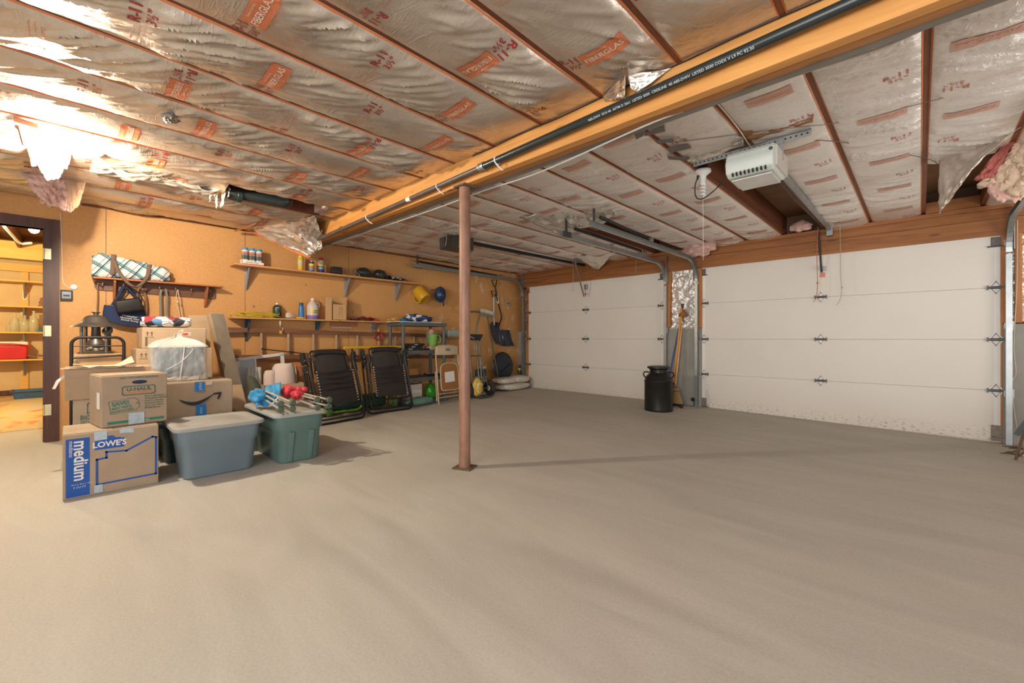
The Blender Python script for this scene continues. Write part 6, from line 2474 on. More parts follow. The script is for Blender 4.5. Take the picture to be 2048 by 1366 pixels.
def lounger(label, loc, rz, tilt, w):
    root = thing('sun_lounger', label, 'sun lounger', loc, group='black folded loungers', rot=(0, -tilt, rz))
    for nm, ww, h, z0, x in (('outer_leg_frame', w, .70, .013, .0), ('inner_leg_frame', w - .07, .74, .055, .035), ('seat_frame', w - .10, .80, .17, .075)):
        mb = MB()
        mb.tube(u_path(ww, h, .075, z0, x, .01), .0115, 10)
        mb.build(nm, TUBEM, root, smooth=True)
    sw_ = w - .22
    mb = MB()

    def seat(u, v):
        z = .21 + v * .40
        pleat = .008 * math.sin(z * 95 + .8 * math.sin(u * 4)) * (1 if v > .38 else .25)
        return V((.075 + .014 * math.sin(PI * u) - .0 + pleat * (.4 + math.sin(PI * u)), (u - .5) * sw_, z + .006 * math.sin(u * 7 + v * 9)))
    mb.grid(22, 60, seat)
    mb.build('seat_sling', SLING, root, smooth=True, solid=.004)
    mb = MB()
    mb.grid(16, 12, lambda u, v: V((.03 + .02 * math.sin(PI * u), (u - .5) * (sw_ - .02) * (1 - .12 * v), .60 + v * .285 - .03 * abs(2 * u - 1) ** 6 * v)))
    mb.build('back_sling', SLINGT, root, smooth=True, solid=.006)
    mb = MB()
    pts = [V((.02, -sw_ / 2 - .015, .55)), V((.02, -sw_ / 2 + .0, .80))] + [V((.02, -sw_ / 2 + .05 - .05 * math.cos(k * PI / 12), .835 + .05 * math.sin(k * PI / 12))) for k in range(1, 7)]
    pts += [V((.02, -p.y, p.z)) for p in reversed(pts)]
    mb.tube(pts, .0105, 10)
    mb.build('back_frame', TUBEM, root, smooth=True)
    mb = MB()
    mb.grid(14, 4, lambda u, v: V((.045 + .012 * math.sin(PI * v), (u - .5) * (sw_ - .05), .835 + v * .055 - .02 * abs(2 * u - 1) ** 4)))
    mb.build('head_pillow', SLING, root, smooth=True, solid=.02)
    # lacing with pale eyelets
    for s in (-1, 1):
        mb = MB()
        zs = [.23 + k * .0345 for k in range(12)]
        pts = []
        for k, z in enumerate(zs):
            pts += [V((.083, s * sw_ / 2, z)), V((.078, s * (sw_ / 2 + .045), z + .017))]
        mb.tube(pts, .003, 5)
        lc = mb.build('lacing_cord', BLACKP, root)
        mb = MB()
        for z in zs:
            mb.tube([V((.088, s * (sw_ / 2 - .004) + .007 * math.cos(t), z + .007 * math.sin(t))) for t in [j * PI / 5 for j in range(10)]], .0025, 5, closed=True)
        mb.build('eyelets', mat('eyelet_metal', (.62, .60, .55), .3, .8, var=0), lc)
        mb = MB()
        mb.box((.03, s * (w / 2 - .015), .79), (.07, .045, .14), bev=.014)
        mb.box((.02, s * (w / 2 - .02), .66), (.05, .03, .09), bev=.008)
        mb.build('armrest', BLACKP, root)
        mb = MB()
        for z in (.76, .70, .62, .40):
            mb.cyl((.065, s * (w / 2 - .01), z), (.075, s * (w / 2 - .01), z), .006, n=8)
        mb.build('rivets', MATS['eyelet_metal'], root)
    return root


lounger('black folded zero-gravity lounger beside the green-grey tote', (-4.95, 2.24, 0), .16, .33, .70)
lounger('black folded zero-gravity lounger beside the grey plastic shelf unit', (-5.16, 3.035, 0), .0, .26, .68)

# green mower behind them
lm = thing('lawn_mower', 'green push mower with a yellow crossbar, folded behind the two loungers', 'lawn mower', (-5.62, 2.75, 0))
GRM = mat('mower_green', (.14, .36, .03), .4, var=.1)
DGR = mat('dark_green', (.012, .07, .04), .5, var=.15)
mb = MB()
mb.box((-.02, 0, .12), (.34, .80, .16), bev=.05, seg=3)
mb.build('deck', DGR, lm, smooth=True)
for y in (-.47, .45):
    for x in (-.13, .20):
        mb = MB()
        mb.lathe([(.03, -.03), (.085, -.03), (.105, -.02), (.108, 0), (.105, .02), (.085, .03), (.03, .03)], mm=M.Translation((x, y, .108)) @ M.Rotation(PI / 2, 4, 'X'), n=24)
        wl_ = mb.build('wheel', mat('wheel_green', (.10, .19, .07), .6), lm, smooth=True)
        mb = MB()
        mb.cyl((x, y - .036, .108), (x, y + .036, .108), .05, n=16)
        mb.build('hub', mat('hub_yellowgreen', (.42, .42, .08), .5), wl_, smooth=True)
mb = MB()
mb.tube(smooth_path([(.24, -.62, .06), (.27, -.30, .06), (.27, -.08, .07), (.24, -.02, .16), (.1, .0, .18)], 6), .014, 10)
mb.build('grab_bar', GRM, lm, smooth=True)
mb = MB()
for y in (-.02, .55):
    mb.tube([(-.05, y, .15), (-.06, y, .86)], .012, 10)
mb.build('handle_post', BLACKM, lm, smooth=True)
mb = MB()
mb.box((-.04, .32, .868), (.045, .94, .034), bev=.008)
mb.build('crossbar', mat('bar_yellow', (.66, .42, .02), .4, var=.05), lm)

# ================================================================ behind the green tote: frame, vases, carton of foam
wf = thing('window_sash', 'old white window sash leaning against the ladder behind the carton of foam', 'window sash', (-5.62, 1.59, 0))
WFR = mat('sash_white', (.62, .62, .60), .5, var=.05)
mb = MB()
lean = lambda y, z: V((.16 - z * .28, y, z))
for a, b, w_ in (((-.24, .0), (-.24, .76), .03), ((.24, 0), (.24, .80), .03), ((-.26, .745), (.26, .80), .03), ((-.24, .03), (.24, .03), .04), ((.0 - .06, .0), (-.06, .76), .018)):
    p, q = lean(*a), lean(*b)
    d = (q - p).normalized()
    sd = d.cross(V((1, 0, .28)).normalized())
    nn = d.cross(sd)
    vs = []
    for pt in (p, q):
        for i, j in ((-1, -1), (1, -1), (1, 1), (-1, 1)):
            vs.append(pt + sd * w_ * .6 * i + nn * .016 * j)
    mb.add(vs, [(0, 3, 2, 1), (4, 5, 6, 7), (0, 1, 5, 4), (1, 2, 6, 5), (2, 3, 7, 6), (3, 0, 4, 7)])
for v in mb.bm.verts:
    v.co.z = max(0, v.co.z)
mb.build('sash_frame', WFR, wf)
mb = MB()
mb.add([lean(-.23, .05), lean(-.07, .05), lean(-.07, .745), lean(-.23, .745)], [(0, 1, 2, 3)])
mb.build('pane', mat('pane_blue', (.42, .52, .58), .08, var=.1), wf, solid=.004)

fc = thing('open_carton', 'open carton on the floor holding pale foam sheets and glass vases', 'box', (-5.36, 1.72, 0))
mb = MB()
wx, wy, hh = .26, .42, .475
for a, b in (((-wx / 2, -wy / 2, 0), (wx / 2, wy / 2, .004)), ((wx / 2 - .004, -wy / 2, 0), (wx / 2, wy / 2, hh)), ((-wx / 2, -wy / 2, 0), (-wx / 2 + .004, wy / 2, hh)), ((-wx / 2, -wy / 2, 0), (wx / 2, -wy / 2 + .004, hh)), ((-wx / 2, wy / 2 - .004, 0), (wx / 2, wy / 2, hh))):
    mb.b2(a, b)
mb.build('carton_body', CARD2, fc)
FOAM = mat('pink_foam', (.66, .54, .48), .85, var=.04)
f1 = thing('foam_sheet', 'large pale pink foam sheet curling out of the open carton', 'foam sheet', (-5.38, 1.73, .01))


def bent(mb, w_, h_, cx, cy, bow, tw, z0=.02):
    mb.grid(10, 12, lambda u, v: V((cx + bow * math.sin(PI * u) - .07 * v + tw * v * (u - .5), cy + (u - .5) * w_ * (1 - .12 * v ** 6 * 1.0) + .0, z0 + v * h_ - .05 * (abs(2 * u - 1) ** 8) * v)))


mb = MB()
bent(mb, .25, .675, .04, .03, .06, .06)
mb.build('sheet', FOAM, f1, smooth=True, solid=.006)
f2_ = thing('foam_sheet', 'smaller pale foam sheet standing beside the large one in the open carton', 'foam sheet', (-5.38, 1.62, .01))
mb = MB()
bent(mb, .14, .60, .02, .0, .04, .02)
mb.build('sheet', FOAM, f2_, smooth=True, solid=.006)
f3_ = thing('plastic_sheet', 'cream plastic sheet standing in the open carton next to the lounger', 'plastic sheet', (-5.40, 1.86, .01))
mb = MB()
bent(mb, .15, .64, -.02, .0, -.02, .04)
mb.build('sheet', mat('cream_plastic', (.62, .50, .32), .4, var=.05), f3_, smooth=True, solid=.005)
vs_ = thing('glass_block', 'fluted clear glass block standing between the sash and the open carton', 'glass block', (-5.44, 1.46, .0))
mb = MB()
for k in range(4):
    mb.lathe([(0, .47), (.022, .47), (.022, .66), (.018, .67), (0, .67)], (0, -.05 + k * .035, 0), 14)
mb.box((0, .0, .235), (.10, .16, .47), bev=.006)
mb.build('block', mat('fluted_glass', (.42, .43, .38), .12, var=.15, vscale=12, spec=.8), vs_, smooth=True)
bk = thing('basket', 'orange-brown round basket behind the first lounger', 'basket', (-5.62, 1.99, 0))
mb = MB()
mb.lathe([(0, 0), (.09, 0), (.11, .02), (.13, .55), (.13, .66), (.10, .69), (0, .70)], n=24)
mb.build('weave', mat('rust_weave', (.42, .16, .05), .7, var=.25, vscale=30, bump=.4, bscale=60), bk, smooth=True)

# ================================================================ grey plastic shelf unit
GPL = mat('shelf_plastic', (.105, .115, .12), .5, var=.06)
sx0, sx1, sy0, sy1 = -5.88, -5.45, 3.38, 4.19
su = thing('shelf_unit', 'grey plastic shelf unit of four tiers between loungers and hand truck', 'shelf unit', ((sx0 + sx1) / 2, (sy0 + sy1) / 2, 0), kind='thing')
TIERS = (.035, .385, .795, 1.215)
for z in TIERS:
    mb = MB()
    mb.b2((sx0, sy0, z - .035), (sx1, sy1, z + .02), bev=.006)
    mb.build('shelf', GPL, su, world=True)
for x in (sx0 + .035, sx1 - .035):
    for y in (sy0 + .035, sy1 - .035):
        mb = MB()
        mb.cyl((x, y, 0), (x, y, TIERS[-1]), .026, .024, n=14)
        mb.build('post', GPL, su, smooth=True, world=True)
TZ = [z + .021 for z in TIERS]


def on_shelf(px, py, x=-5.56):
    return onx(px, py, x).y


bd = thing('white_board', 'thin white board lying on top of the grey shelf unit', 'board', (-5.65, 3.75, TZ[3]))
mb = MB()
mb.b2((-.16, -.42, 0), (.14, .38, .012))
mb.build('panel', WHITEP, bd)
pb2 = thing('cloth_bundle', 'crumpled blue cloth with white pattern on top of the grey shelf unit', 'cloth', (-5.58, on_shelf(833, 640), TZ[3] + .013))
g = NT('blue_pattern', .8)
vo = g.n('TexVoronoi', {'Vector': g.map(), 'Scale': 15.0})
pk_ = g.n('SeparateColor', {'Color': vo.outputs['Color']}).outputs[0]
g.col(g.ramp(pk_, [(.35, (.012, .035, .13)), (.55, (.02, .07, .25)), (.72, (.05, .12, .3)), (.76, (.66, .62, .56))]))
mb = MB()
wad(mb, V((0, 0, .05)), (.11, .20, .07), 4.4, .4, 30)
wad(mb, V((.03, .12, .04)), (.10, .13, .055), 1.4, .4, 26)
for v in mb.bm.verts:
    v.co.z = max(.001, v.co.z)
mb.build('cloth', g.m, pb2, smooth=True)
gl = thing('work_glove', 'orange work glove on the edge of the grey shelf unit', 'glove', (-5.60, on_shelf(792, 638) , TZ[3] + .013))
mb = MB()
wad(mb, V((0, 0, .025)), (.05, .06, .03), 8.8, .4, 20)
for k in range(4):
    mb.tube([(-.02 + k * .012, .02, .02), (-.025 + k * .016, -.07, .035 - .008 * k), (-.02 + k * .018, -.11, .02)], [.012, .011, .009], 8)
for v in mb.bm.verts:
    v.co.z = max(.001, v.co.z)
mb.build('glove_body', mat('glove_orange', (.60, .28, .06), .8, var=.15), gl, smooth=True)
bs = thing('blue_sponge', 'small blue cloth beside the orange glove on the shelf unit', 'cloth', (-5.60, on_shelf(806, 638) + .03, TZ[3] + .013))
mb = MB()
wad(mb, V((0, 0, .02)), (.05, .055, .022), 5.8, .3, 20)
for v in mb.bm.verts:
    v.co.z = max(.001, v.co.z)
mb.build('cloth', mat('cloth_blue', (.02, .16, .36), .8), bs, smooth=True)
# second tier
for k in range(3):
    vh = thing('cassette_case', ('black flat case at the foot of a small pile on the shelf unit', 'black flat case in the middle of a small pile on the shelf unit', 'black flat case with a pale label on top of the small pile')[k], 'case', (-5.58 + .01 * k, 3.60 + .03 * k, TZ[2] + .034 * k), .1 * k)
    mb = MB()
    mb.b2((-.09, -.13, 0), (.09, .13, .033), bev=.003)
    mb.build('case_body', BLACKP, vh)
    mb = MB()
    mb.b2((.0905, -.09, .008), (.0915, -.02, .026))
    mb.build('label', mat('grey_buckle', (0, 0, 0)), vh)
cs = thing('tool_case', 'black tool case lying beside the small pile of flat cases', 'case', (-5.57, 3.84, TZ[2]), .2)
mb = MB()
mb.b2((-.08, -.10, 0), (.08, .10, .022), bev=.004)
mb.build('case_body', BLACKP, cs)
cbx = thing('small_box', 'low brown cardboard box under the green pitcher', 'box', (-5.56, 4.03, TZ[2]))
mb = MB()
mb.b2((-.09, -.13, 0), (.09, .125, .058), bev=.003)
mb.build('box_body', CARD2, cbx)
gp = thing('pitcher', 'light green plastic pitcher with a handle on the brown box', 'pitcher', (-5.56, 3.995, TZ[2] + .059))
mb = MB()
mb.lathe([(0, 0), (.058, 0), (.062, .006), (.074, .175), (.077, .185), (.071, .183), (.058, .01), (0, .008)], n=28)
GPI = mat('pitcher_green', (.20, .42, .10), .35, var=.04)
mb.build('pitcher_body', GPI, gp, smooth=True)
mb = MB()
mb.tube(smooth_path([(.02, .066, .16), (.03, .115, .155), (.03, .115, .06), (.02, .062, .04)], 6), .010, 8)
mb.build('handle', GPI, gp, smooth=True)
sc_ = thing('scoop', 'pink scoop standing in the green pitcher', 'scoop', (-5.56, 3.99, TZ[2] + .075))
mb = MB()
mb.tube([(0, 0, 0), (0, -.005, .18)], .008, 8)
mb.lathe([(0, .0), (.02, .003), (.042, .02), (.045, .06), (.042, .085), (.036, .06), (0, .012)], mm=M.Translation((0, -.008, .165)) @ M.Rotation(.35, 4, 'X'), n=20)
mb.build('scoop_body', mat('scoop_pink', (.62, .28, .24), .5), sc_, smooth=True)
cp = thing('pitcher', 'tall clear grey pitcher behind the green one', 'pitcher', (-5.74, 4.10, TZ[2]))
mb = MB()
mb.lathe([(0, 0), (.07, 0), (.075, .008), (.095, .30), (.10, .31), (.092, .305), (.07, .012), (0, .01)], n=26)
mb.build('pitcher_body', mat('cloudy_plastic', (.46, .42, .36), .25, var=.08), cp, smooth=True)
# third tier
hl = thing('hand_tool', 'flat black tool with a bent handle lying on the third tier of the shelf unit', 'tool', (-5.55, 3.98, TZ[1]))
mb = MB()
mb.tube(smooth_path([(0, -.16, .05), (0, -.10, .02), (0, .0, .018), (0, .12, .025)], 5), .012, 8)
mb.b2((-.05, .0, .002), (.05, .16, .028), bev=.008)
mb.build('tool_body', BLACKP, hl, smooth=True)
# bottom tier
bw = thing('white_box', 'white carton on the bottom tier of the grey shelf unit', 'box', (-5.64, 3.66, TZ[0]))
mb = MB()
mb.b2((-.10, -.10, 0), (.10, .12, .24), bev=.003)
mb.build('box_body', PAPERW, bw)
gbt = thing('green_bottle', 'bright green plastic bottle on the bottom tier of the shelf unit', 'bottle', (-5.60, 3.98, TZ[0]), 0)
mb = MB()
mb.lathe([(0, 0), (.08, 0), (.09, .02), (.09, .14), (.06, .20), (.02, .235), (0, .235)], n=22)
mb.build('bottle_body', mat('bottle_bright_green', (.05, .36, .03), .2, var=.2, vscale=12), gbt, smooth=True)
tlb = thing('seed_bag', 'teal plastic sack lying on the floor in front of the shelf unit', 'sack', (-5.36, 3.62, 0), .1)
mb = MB()
mb.ball((0, 0, .065), (.09, .26, .065), 30, 16, lambda d: 1 + .12 * noise.noise(d * 2.2))
for v in mb.bm.verts:
    v.co.z = max(.001, v.co.z)
mb.build('sack_body', mat('sack_teal', (.16, .30, .25), .4, var=.12, vscale=6), tlb, smooth=True)

# ================================================================ tan folding chair
TAN = mat('chair_tan', (.50, .40, .26), .42, var=.05)
fch = thing('folding_chair', 'tan steel folding chair standing folded in front of the shelf unit', 'folding chair', (-5.24, 4.09, 0), rot=(0, -.10, -.0))
mb = MB()
w_ = .215
for s in (-1, 1):
    mb = MB()
    mb.tube([V((.0, s * w_, .0)), V((.0, s * w_, .55)), V((-.005, s * w_ * .99, .80)), V((-.01, s * (w_ - .02), .86)), V((-.01, s * (w_ - .07), .885)), V((-.01, 0, .89))], .0115, 10)
    mb.build('front_leg', TAN, fch, smooth=True)
    mb = MB()
    mb.tube([V((-.025, s * (w_ + .014), .05)), V((-.02, s * (w_ + .012), .50))], .0095, 8)
    mb.build('rear_leg', TAN, fch, smooth=True)
mb = MB()
mb.grid(18, 8, lambda u, v: V((.012 + .022 * math.sin(PI * u), (u - .5) * (2 * w_ - .01), .735 + v * .15 - .012 * abs(2 * u - 1) ** 3 + .02 * (1 - v) * abs(2 * u - 1) ** 2)))
bp_ = mb.build('backrest', TAN, fch, smooth=True, solid=.006)
mb = MB()
for z in (.835, .812):
    mb.box((.040, -.01, z), (.004, .085, .010), bev=.002)
mb.build('vent_slot', BLACKP, bp_)
mb = MB()
sh = [(.0, .20), (.13, .20), (.165, .225), (.17, .30), (.165, .52), (.135, .585), (.07, .61), (0, .615)]
loop = [V((.03, y, z)) for y, z in sh] + [V((.03, -y, z)) for y, z in reversed(sh[1:-1])]
mb.add(loop, [tuple(range(len(loop)))])
st_ = mb.build('seat_panel', mat('seat_brown', (.30, .13, .035), .6, var=.1), fch, solid=.012)
mb = MB()
mb.tube(smooth_path(loop, 3, True), .0105, 8, closed=True)
mb.build('seat_rim', TAN, fch, smooth=True)
mb = MB()
mb.add([V((.039, -.10, .315)), V((.039, .09, .325)), V((.039, .085, .485)), V((.039, -.10, .475))], [(0, 1, 2, 3)])
mb.build('paper_label', PAPERW, st_)
mb = MB()
for z in (.15, .095):
    mb.tube([V((.0, -w_, z)), V((.0, w_, z + .008))], .008, 8)
mb.build('crossbar', TAN, fch, smooth=True)

# ================================================================ hand truck with bags
ht = thing('hand_truck', 'grey steel hand truck with two black tyres standing by the wall', 'hand truck', (-5.46, 4.88, 0))
TRK = mat('truck_grey', (.17, .17, .15), .4, .6, var=.12)


def Wt(px, py, x=-5.50):
    return onx(px, py, x)


for y in (4.60, 5.10):
    mb = MB()
    mb.lathe([(.055, -.032), (.105, -.036), (.125, -.026), (.13, 0), (.125, .026), (.105, .036), (.055, .032)], mm=M.Translation((-5.42, y, .13)) @ M.Rotation(PI / 2, 4, 'X') @ M.Rotation(.0, 4, 'Y'), n=30)
    ty_ = mb.build('tyre', mat('tyre_rubber', (.035, .028, .025), .7, var=.2), ht, smooth=True, world=True)
    mb = MB()
    mb.lathe([(0, -.03), (.02, -.04), (.05, -.03), (.058, -.02), (.058, .02), (.05, .03), (.02, .04), (0, .03)], mm=M.Translation((-5.42, y, .13)) @ M.Rotation(PI / 2, 4, 'X'), n=24)
    mb.build('hub', mat('hub_cream', (.62, .55, .42), .4), ty_, smooth=True, world=True)
mb = MB()
mb.cyl((-5.42, 4.60, .13), (-5.42, 5.10, .13), .012, n=10)
mb.build('axle', TRK, ht, world=True)
for y in (4.70, 4.92):
    mb = MB()
    mb.tube([V((-5.40, y, .05)), V((-5.46, y, .5)), V((-5.50, y, 1.0))], .014, 10)
    mb.build('side_rail', TRK, ht, smooth=True, world=True)
mb = MB()
top = Wt(955, 668)
pts = [V((-5.40, 4.86, .10)), V((-5.46, 4.855, .5)), V((top.x, 4.85, top.z)), Wt(955.5, 645), Wt(959, 632), Wt(960, 626), Wt(955, 624), Wt(945, 623.5), Wt(925, 624)]
mb.tube(smooth_path(pts, 4), .0155, 10)
mb.build('handle', TRK, ht, smooth=True, world=True)
mb = MB()
mb.b2((-5.42, 4.66, .02), (-5.18, 4.96, .028))
mb.build('toe_plate', TRK, ht, world=True)
mb = MB()
for z in (.35, .70):
    mb.tube([V((-5.45, 4.70, z)), V((-5.45, 4.92, z))], .010, 8)
mb.build('crossbar', TRK, ht, smooth=True, world=True)
mb = MB()
mb.tube([V((-5.42, 5.06, .16)), V((-5.47, 4.93, .55))], .010, 8)
mb.build('brace', TRK, ht, smooth=True, world=True)
yb = thing('fertiliser_bag', 'yellow printed plastic bag standing on the hand truck toe', 'bag', (-5.32, 4.72, .029))
g = NT('yellow_bag_print', .4)
wv = g.n('TexWave', {'Vector': g.map((1, 1, 1), (.6, 0, 0)), 'Scale': 7.0, 'Distortion': 2.0})
g.col(g.ramp(wv.outputs[0], [(.45, (.66, .46, .02)), (.6, (.66, .46, .02)), (.68, (.42, .05, .02)), (.8, (.7, .62, .4))]))
mb = MB()
mb.ball((0, 0, .15), (.08, .10, .15), 26, 16, lambda d: 1 + .12 * noise.noise(d * 2.5))
for v in mb.bm.verts:
    v.co.z = max(.001, v.co.z)
mb.build('bag_body', g.m, yb, smooth=True)
sbg = thing('salt_bag', 'white and black printed salt bag leaning beside the hand truck wheel', 'bag', (-5.62, 5.08, 0), .0)
mb = MB()
g = NT('salt_bag_print', .4)
sz_ = g.n('SeparateXYZ', {'Vector': g.tc.outputs['Object']}).outputs[2]
g.col(g.ramp(g.math('MULTIPLY', sz_, 1.0), [(.29, (.58, .57, .53)), (.32, (.02, .02, .02)), (.44, (.02, .02, .02)), (.46, (.55, .55, .5))]))


def sbf(u, v):
    a = 2 * PI * u
    k = (math.sin(PI * min(1, .12 + v * .80))) ** .4
    return V((.07 * math.sin(a) * k - .05 * v, .135 * math.cos(a) * (1 - .1 * v) + .03 * v, v * .46 + .03 * math.cos(a) * v + (.0 if v > 0 else 0)) )


mb.grid(30, 18, sbf, wrap=True)
mb.build('bag_body', g.m, sbg, smooth=True)
mb = MB()
for q, t in enumerate(('SNOW', 'SAVE', 'SALT', 'ICE')):
    write(mb, t, .075, lambda a, b: V((.074 - (.0 + .0) - .05 * ((.27 - q * .062 + b) / .46) - a * a * 1.6, a * .95 + .02, .27 - q * .062 + b)), bold=.03)
mb.build('bag_lettering', BLACK_PR, sbg)
fn = thing('black_bin', 'black plastic scoop-shaped bin clipped on the hand truck handle', 'bin', Wt(953, 676, -5.42), kind='thing')
mb = MB()
pa, pb3, pc, pd = Wt(936, 668, -5.40), Wt(967, 669, -5.40), Wt(961, 681, -5.40), Wt(938, 680, -5.40)
mb.add([pa, pb3, pc, pd] + [p + V((-.12, 0, .0)) for p in (pa, pb3, pc, pd)], [(0, 1, 2, 3), (7, 6, 5, 4), (0, 4, 5, 1), (1, 5, 6, 2), (2, 6, 7, 3), (3, 7, 4, 0)])
mb.build('bin_body', BLACKP, fn, world=True, bevel=.008)
mb = MB()
mb.tube([Wt(936, 671, -5.385), Wt(948, 677, -5.385)], .013, 8)
mb.build('pale_grip', mat('grey_buckle', (0, 0, 0)), fn, smooth=True, world=True)
gt = thing('glass_tray', 'pale green glass tray standing at the wall behind the steel post', 'tray', onx(913, 667, -5.9), kind='thing')
pa = onx(913, 667, -5.9)
mb = MB()
mb.b2((XW + .01, pa.y - .16, pa.z - .06), (XW + .12, pa.y + .16, pa.z + .06), bev=.01)
mb.build('tray_body', mat('pale_glass', (.42, .50, .46), .2), gt, world=True)
mb = MB()
mb.b2((XW + .01, pa.y - .2, pa.z - .075), (XW + .16, pa.y + .2, pa.z - .061))
mb.build('ledge', SHELFW, gt, world=True)

# ================================================================ milk can and brooms at the pier
mc = onz(1317, 828, -.03)
dv = V((mc.x, mc.y, 0)).normalized()
mcp = mc + dv * .19
mk = thing('milk_can', 'old black milk can with a rimmed lid standing before the pier', 'milk can', (mcp.x, mcp.y, floor_z(mcp.x, mcp.y)))
CANM = mat('can_black', (.022, .02, .018), .38, .4, var=.3, vscale=8)
mb = MB()
mb.lathe([(0, 0), (.185, 0), (.190, .012), (.188, .03), (.188, .40), (.192, .405), (.192, .42), (.186, .425), (.165, .475), (.128, .515), (.118, .525), (.118, .57), (.13, .578), (0, .578)], n=44)
mb.build('can_body', CANM, mk, smooth=True)
mb = MB()
mb.lathe([(.10, .575), (.128, .580), (.150, .588), (.152, .60), (.148, .612), (.13, .618), (.11, .612), (0, .608)], n=40)
mb.build('lid', CANM, mk, smooth=True)
an = math.atan2(-mcp.y, -mcp.x)
for s in (-1, 1):
    a = an + s * 1.35
    mb = MB()
    d = V((math.cos(a), math.sin(a), 0))
    mb.tube(smooth_path([d * .125 + V((0, 0, .53)), d * .185 + V((0, 0, .535)), d * .205 + V((0, 0, .50)), d * .175 + V((0, 0, .455))], 6), .009, 8)
    mb.build('handle', CANM, mk, smooth=True)


def pole(mb, a, b, r, r2=None):
    mb.tube([a, b], [r, r2 or r], 12)


OR = mat('pole_orange', (.62, .27, .04), .45, var=.08)
YW = lambda px, py: ony(px, py, 6.40)
YF = lambda px, py, y=6.15: ony(px, py, y)
fz = lambda p: floor_z(p.x, p.y)
b1 = thing('push_broom', 'broom with an orange pole and black top leaning on the pier behind the milk can', 'broom', YF(1346, 800), kind='thing')
mb = MB()
pole(mb, YW(1364, 612), YF(1347, 765, 6.25), .0155)
mb.build('pole', OR, b1, smooth=True, world=True)
mb = MB()
pole(mb, YW(1365.2, 607), YW(1363.6, 620), .018)
mb.build('pole_end', BLACKP, b1, smooth=True, world=True)
mb = MB()
h0 = YF(1349, 812, 6.12)
h0.z = fz(h0) + .03
mb.box(h0, (.26, .07, .06), bev=.01)
pole(mb, YF(1347, 765, 6.25), h0 + V((0, 0, .02)), .012)
mb.build('broom_block', BLACKP, b1, world=True)
b2 = thing('mop_pole', 'thin blue pole leaning beside the orange broom pole', 'pole', YF(1338, 760), kind='thing')
mb = MB()
p_ = YF(1337, 762, 6.27)
t_ = YW(1358, 655)
dirn = (p_ - t_)
foot = t_ + dirn * ((t_.z - fz(p_) - .0) / (t_.z - p_.z))
pole(mb, t_, foot, .0115)
mb.build('pole', mat('pole_blue', (.02, .08, .35), .4), b2, smooth=True, world=True)
b3 = thing('corn_broom', 'straw broom with a bare wooden pole leaning on the concrete pier', 'broom', YF(1353, 815), kind='thing')
mb = MB()
bb0 = YF(1351, 768, 6.22)
pole(mb, YW(1364, 648), bb0, .0125)
mb.build('pole', mat('pole_bare', (.60, .40, .22), .6, var=.08), b3, smooth=True, world=True)
mb = MB()
ft = YF(1354, 818, 6.12)
ft.z = fz(ft)


def straw(u, v):
    a = 2 * PI * u
    k = .02 + .065 * v ** 1.2
    c = bb0.lerp(ft, v)
    return c + V((math.cos(a) * k * 1.25 + .004 * math.sin(u * 60), math.sin(a) * (.02 + .025 * v), 0))


mb.grid(40, 12, straw, wrap=True)
STRAW = mat('straw', (.36, .23, .10), .85, var=.35, vscale=22, stretch=(6, 6, .6), bump=.8, bscale=50)
mb.build('straw_head', STRAW, b3, smooth=True, world=True)
mb = MB()
for v in (.12, .3):
    mb.tube([bb0.lerp(ft, v) + V((math.cos(t) * (.022 + .065 * v ** 1.2) * 1.27, math.sin(t) * (.023 + .025 * v), 0)) for t in [k * PI / 8 for k in range(16)]], .004, 6, closed=True)
mb.build('binding', BLACKP, b3, smooth=True, world=True)
b4 = thing('brush', 'brown brush hanging on a nail before the foil panel', 'brush', ony(1366, 628, YG + .0), kind='thing')
mb = MB()
c_ = ony(1366, 627, 6.42)
mb.lathe([(0, .055), (.02, .05), (.045, .02), (.06, -.02), (.062, -.045), (.0, -.045)], mm=M.Translation(c_), n=20)
mb.tube([c_ + V((0, 0, -.045)), c_ + V((0, .03, -.13))], .012, 8)
mb.tube([c_ + V((0, 0, .05)), V((c_.x, YG + .06, c_.z + .06))], .004, 6)
mb.build('brush_body', mat('brush_brown', (.26, .11, .04), .7, var=.2), b4, smooth=True, world=True)
# floor socket box at the pier
px_ = ony(1393, 803, 6.44)
jb = thing('sensor_box', 'small dark door sensor at the foot of the track by the pier', 'sensor', (px_.x - .04, 6.43, floor_z(px_.x, 6.43)), kind='thing')
mb = MB()
mb.box((0, 0, .10), (.06, .05, .05), bev=.006)
mb.b2((-.006, .02, 0), (.006, .026, .1))
mb.build('sensor_body', BLACKP, jb)

# ================================================================ at the picture's edge by the end track
fs = thing('folding_stand', 'rusty folding metal stand just showing beside the end door track', 'stand', (.66, 5.55, floor_z(.66, 5.55)))
mb = MB()
a, b = onz(2031, 920, -.055), ony(2062, 820, 5.45)
mb.tube([a, b], .011, 8)
mb.build('leg', mat('stand_steel', (.30, .22, .18), .4, .7, var=.2), fs, smooth=True, world=True)
mb = MB()
a, b = ony(2034, 868, 5.75), ony(2072, 820, 5.6)
mb.tube([a, b], .028, 4)
mb.build('bar', mat('bar_bluegrey', (.16, .23, .23), .4, .3), fs, world=True)
mb = MB()
a = onz(2045, 912, -.055)
mb.box(a + V((.05, 0, .022)), (.14, .09, .04), rot=.3, bev=.006)
mb.build('foot_pad', mat('pad_pale', (.5, .45, .38), .8, var=.3, vscale=60), fs, world=True)
mb = MB()
a2, b2_ = onz(2031, 918, -.05), ony(2062, 895, 5.5)
mb.tube([a2 + V((0, 0, .006)), b2_], .008, 6)
mb.build('brace', mat('stand_steel', (0, 0, 0)), fs, smooth=True, world=True)
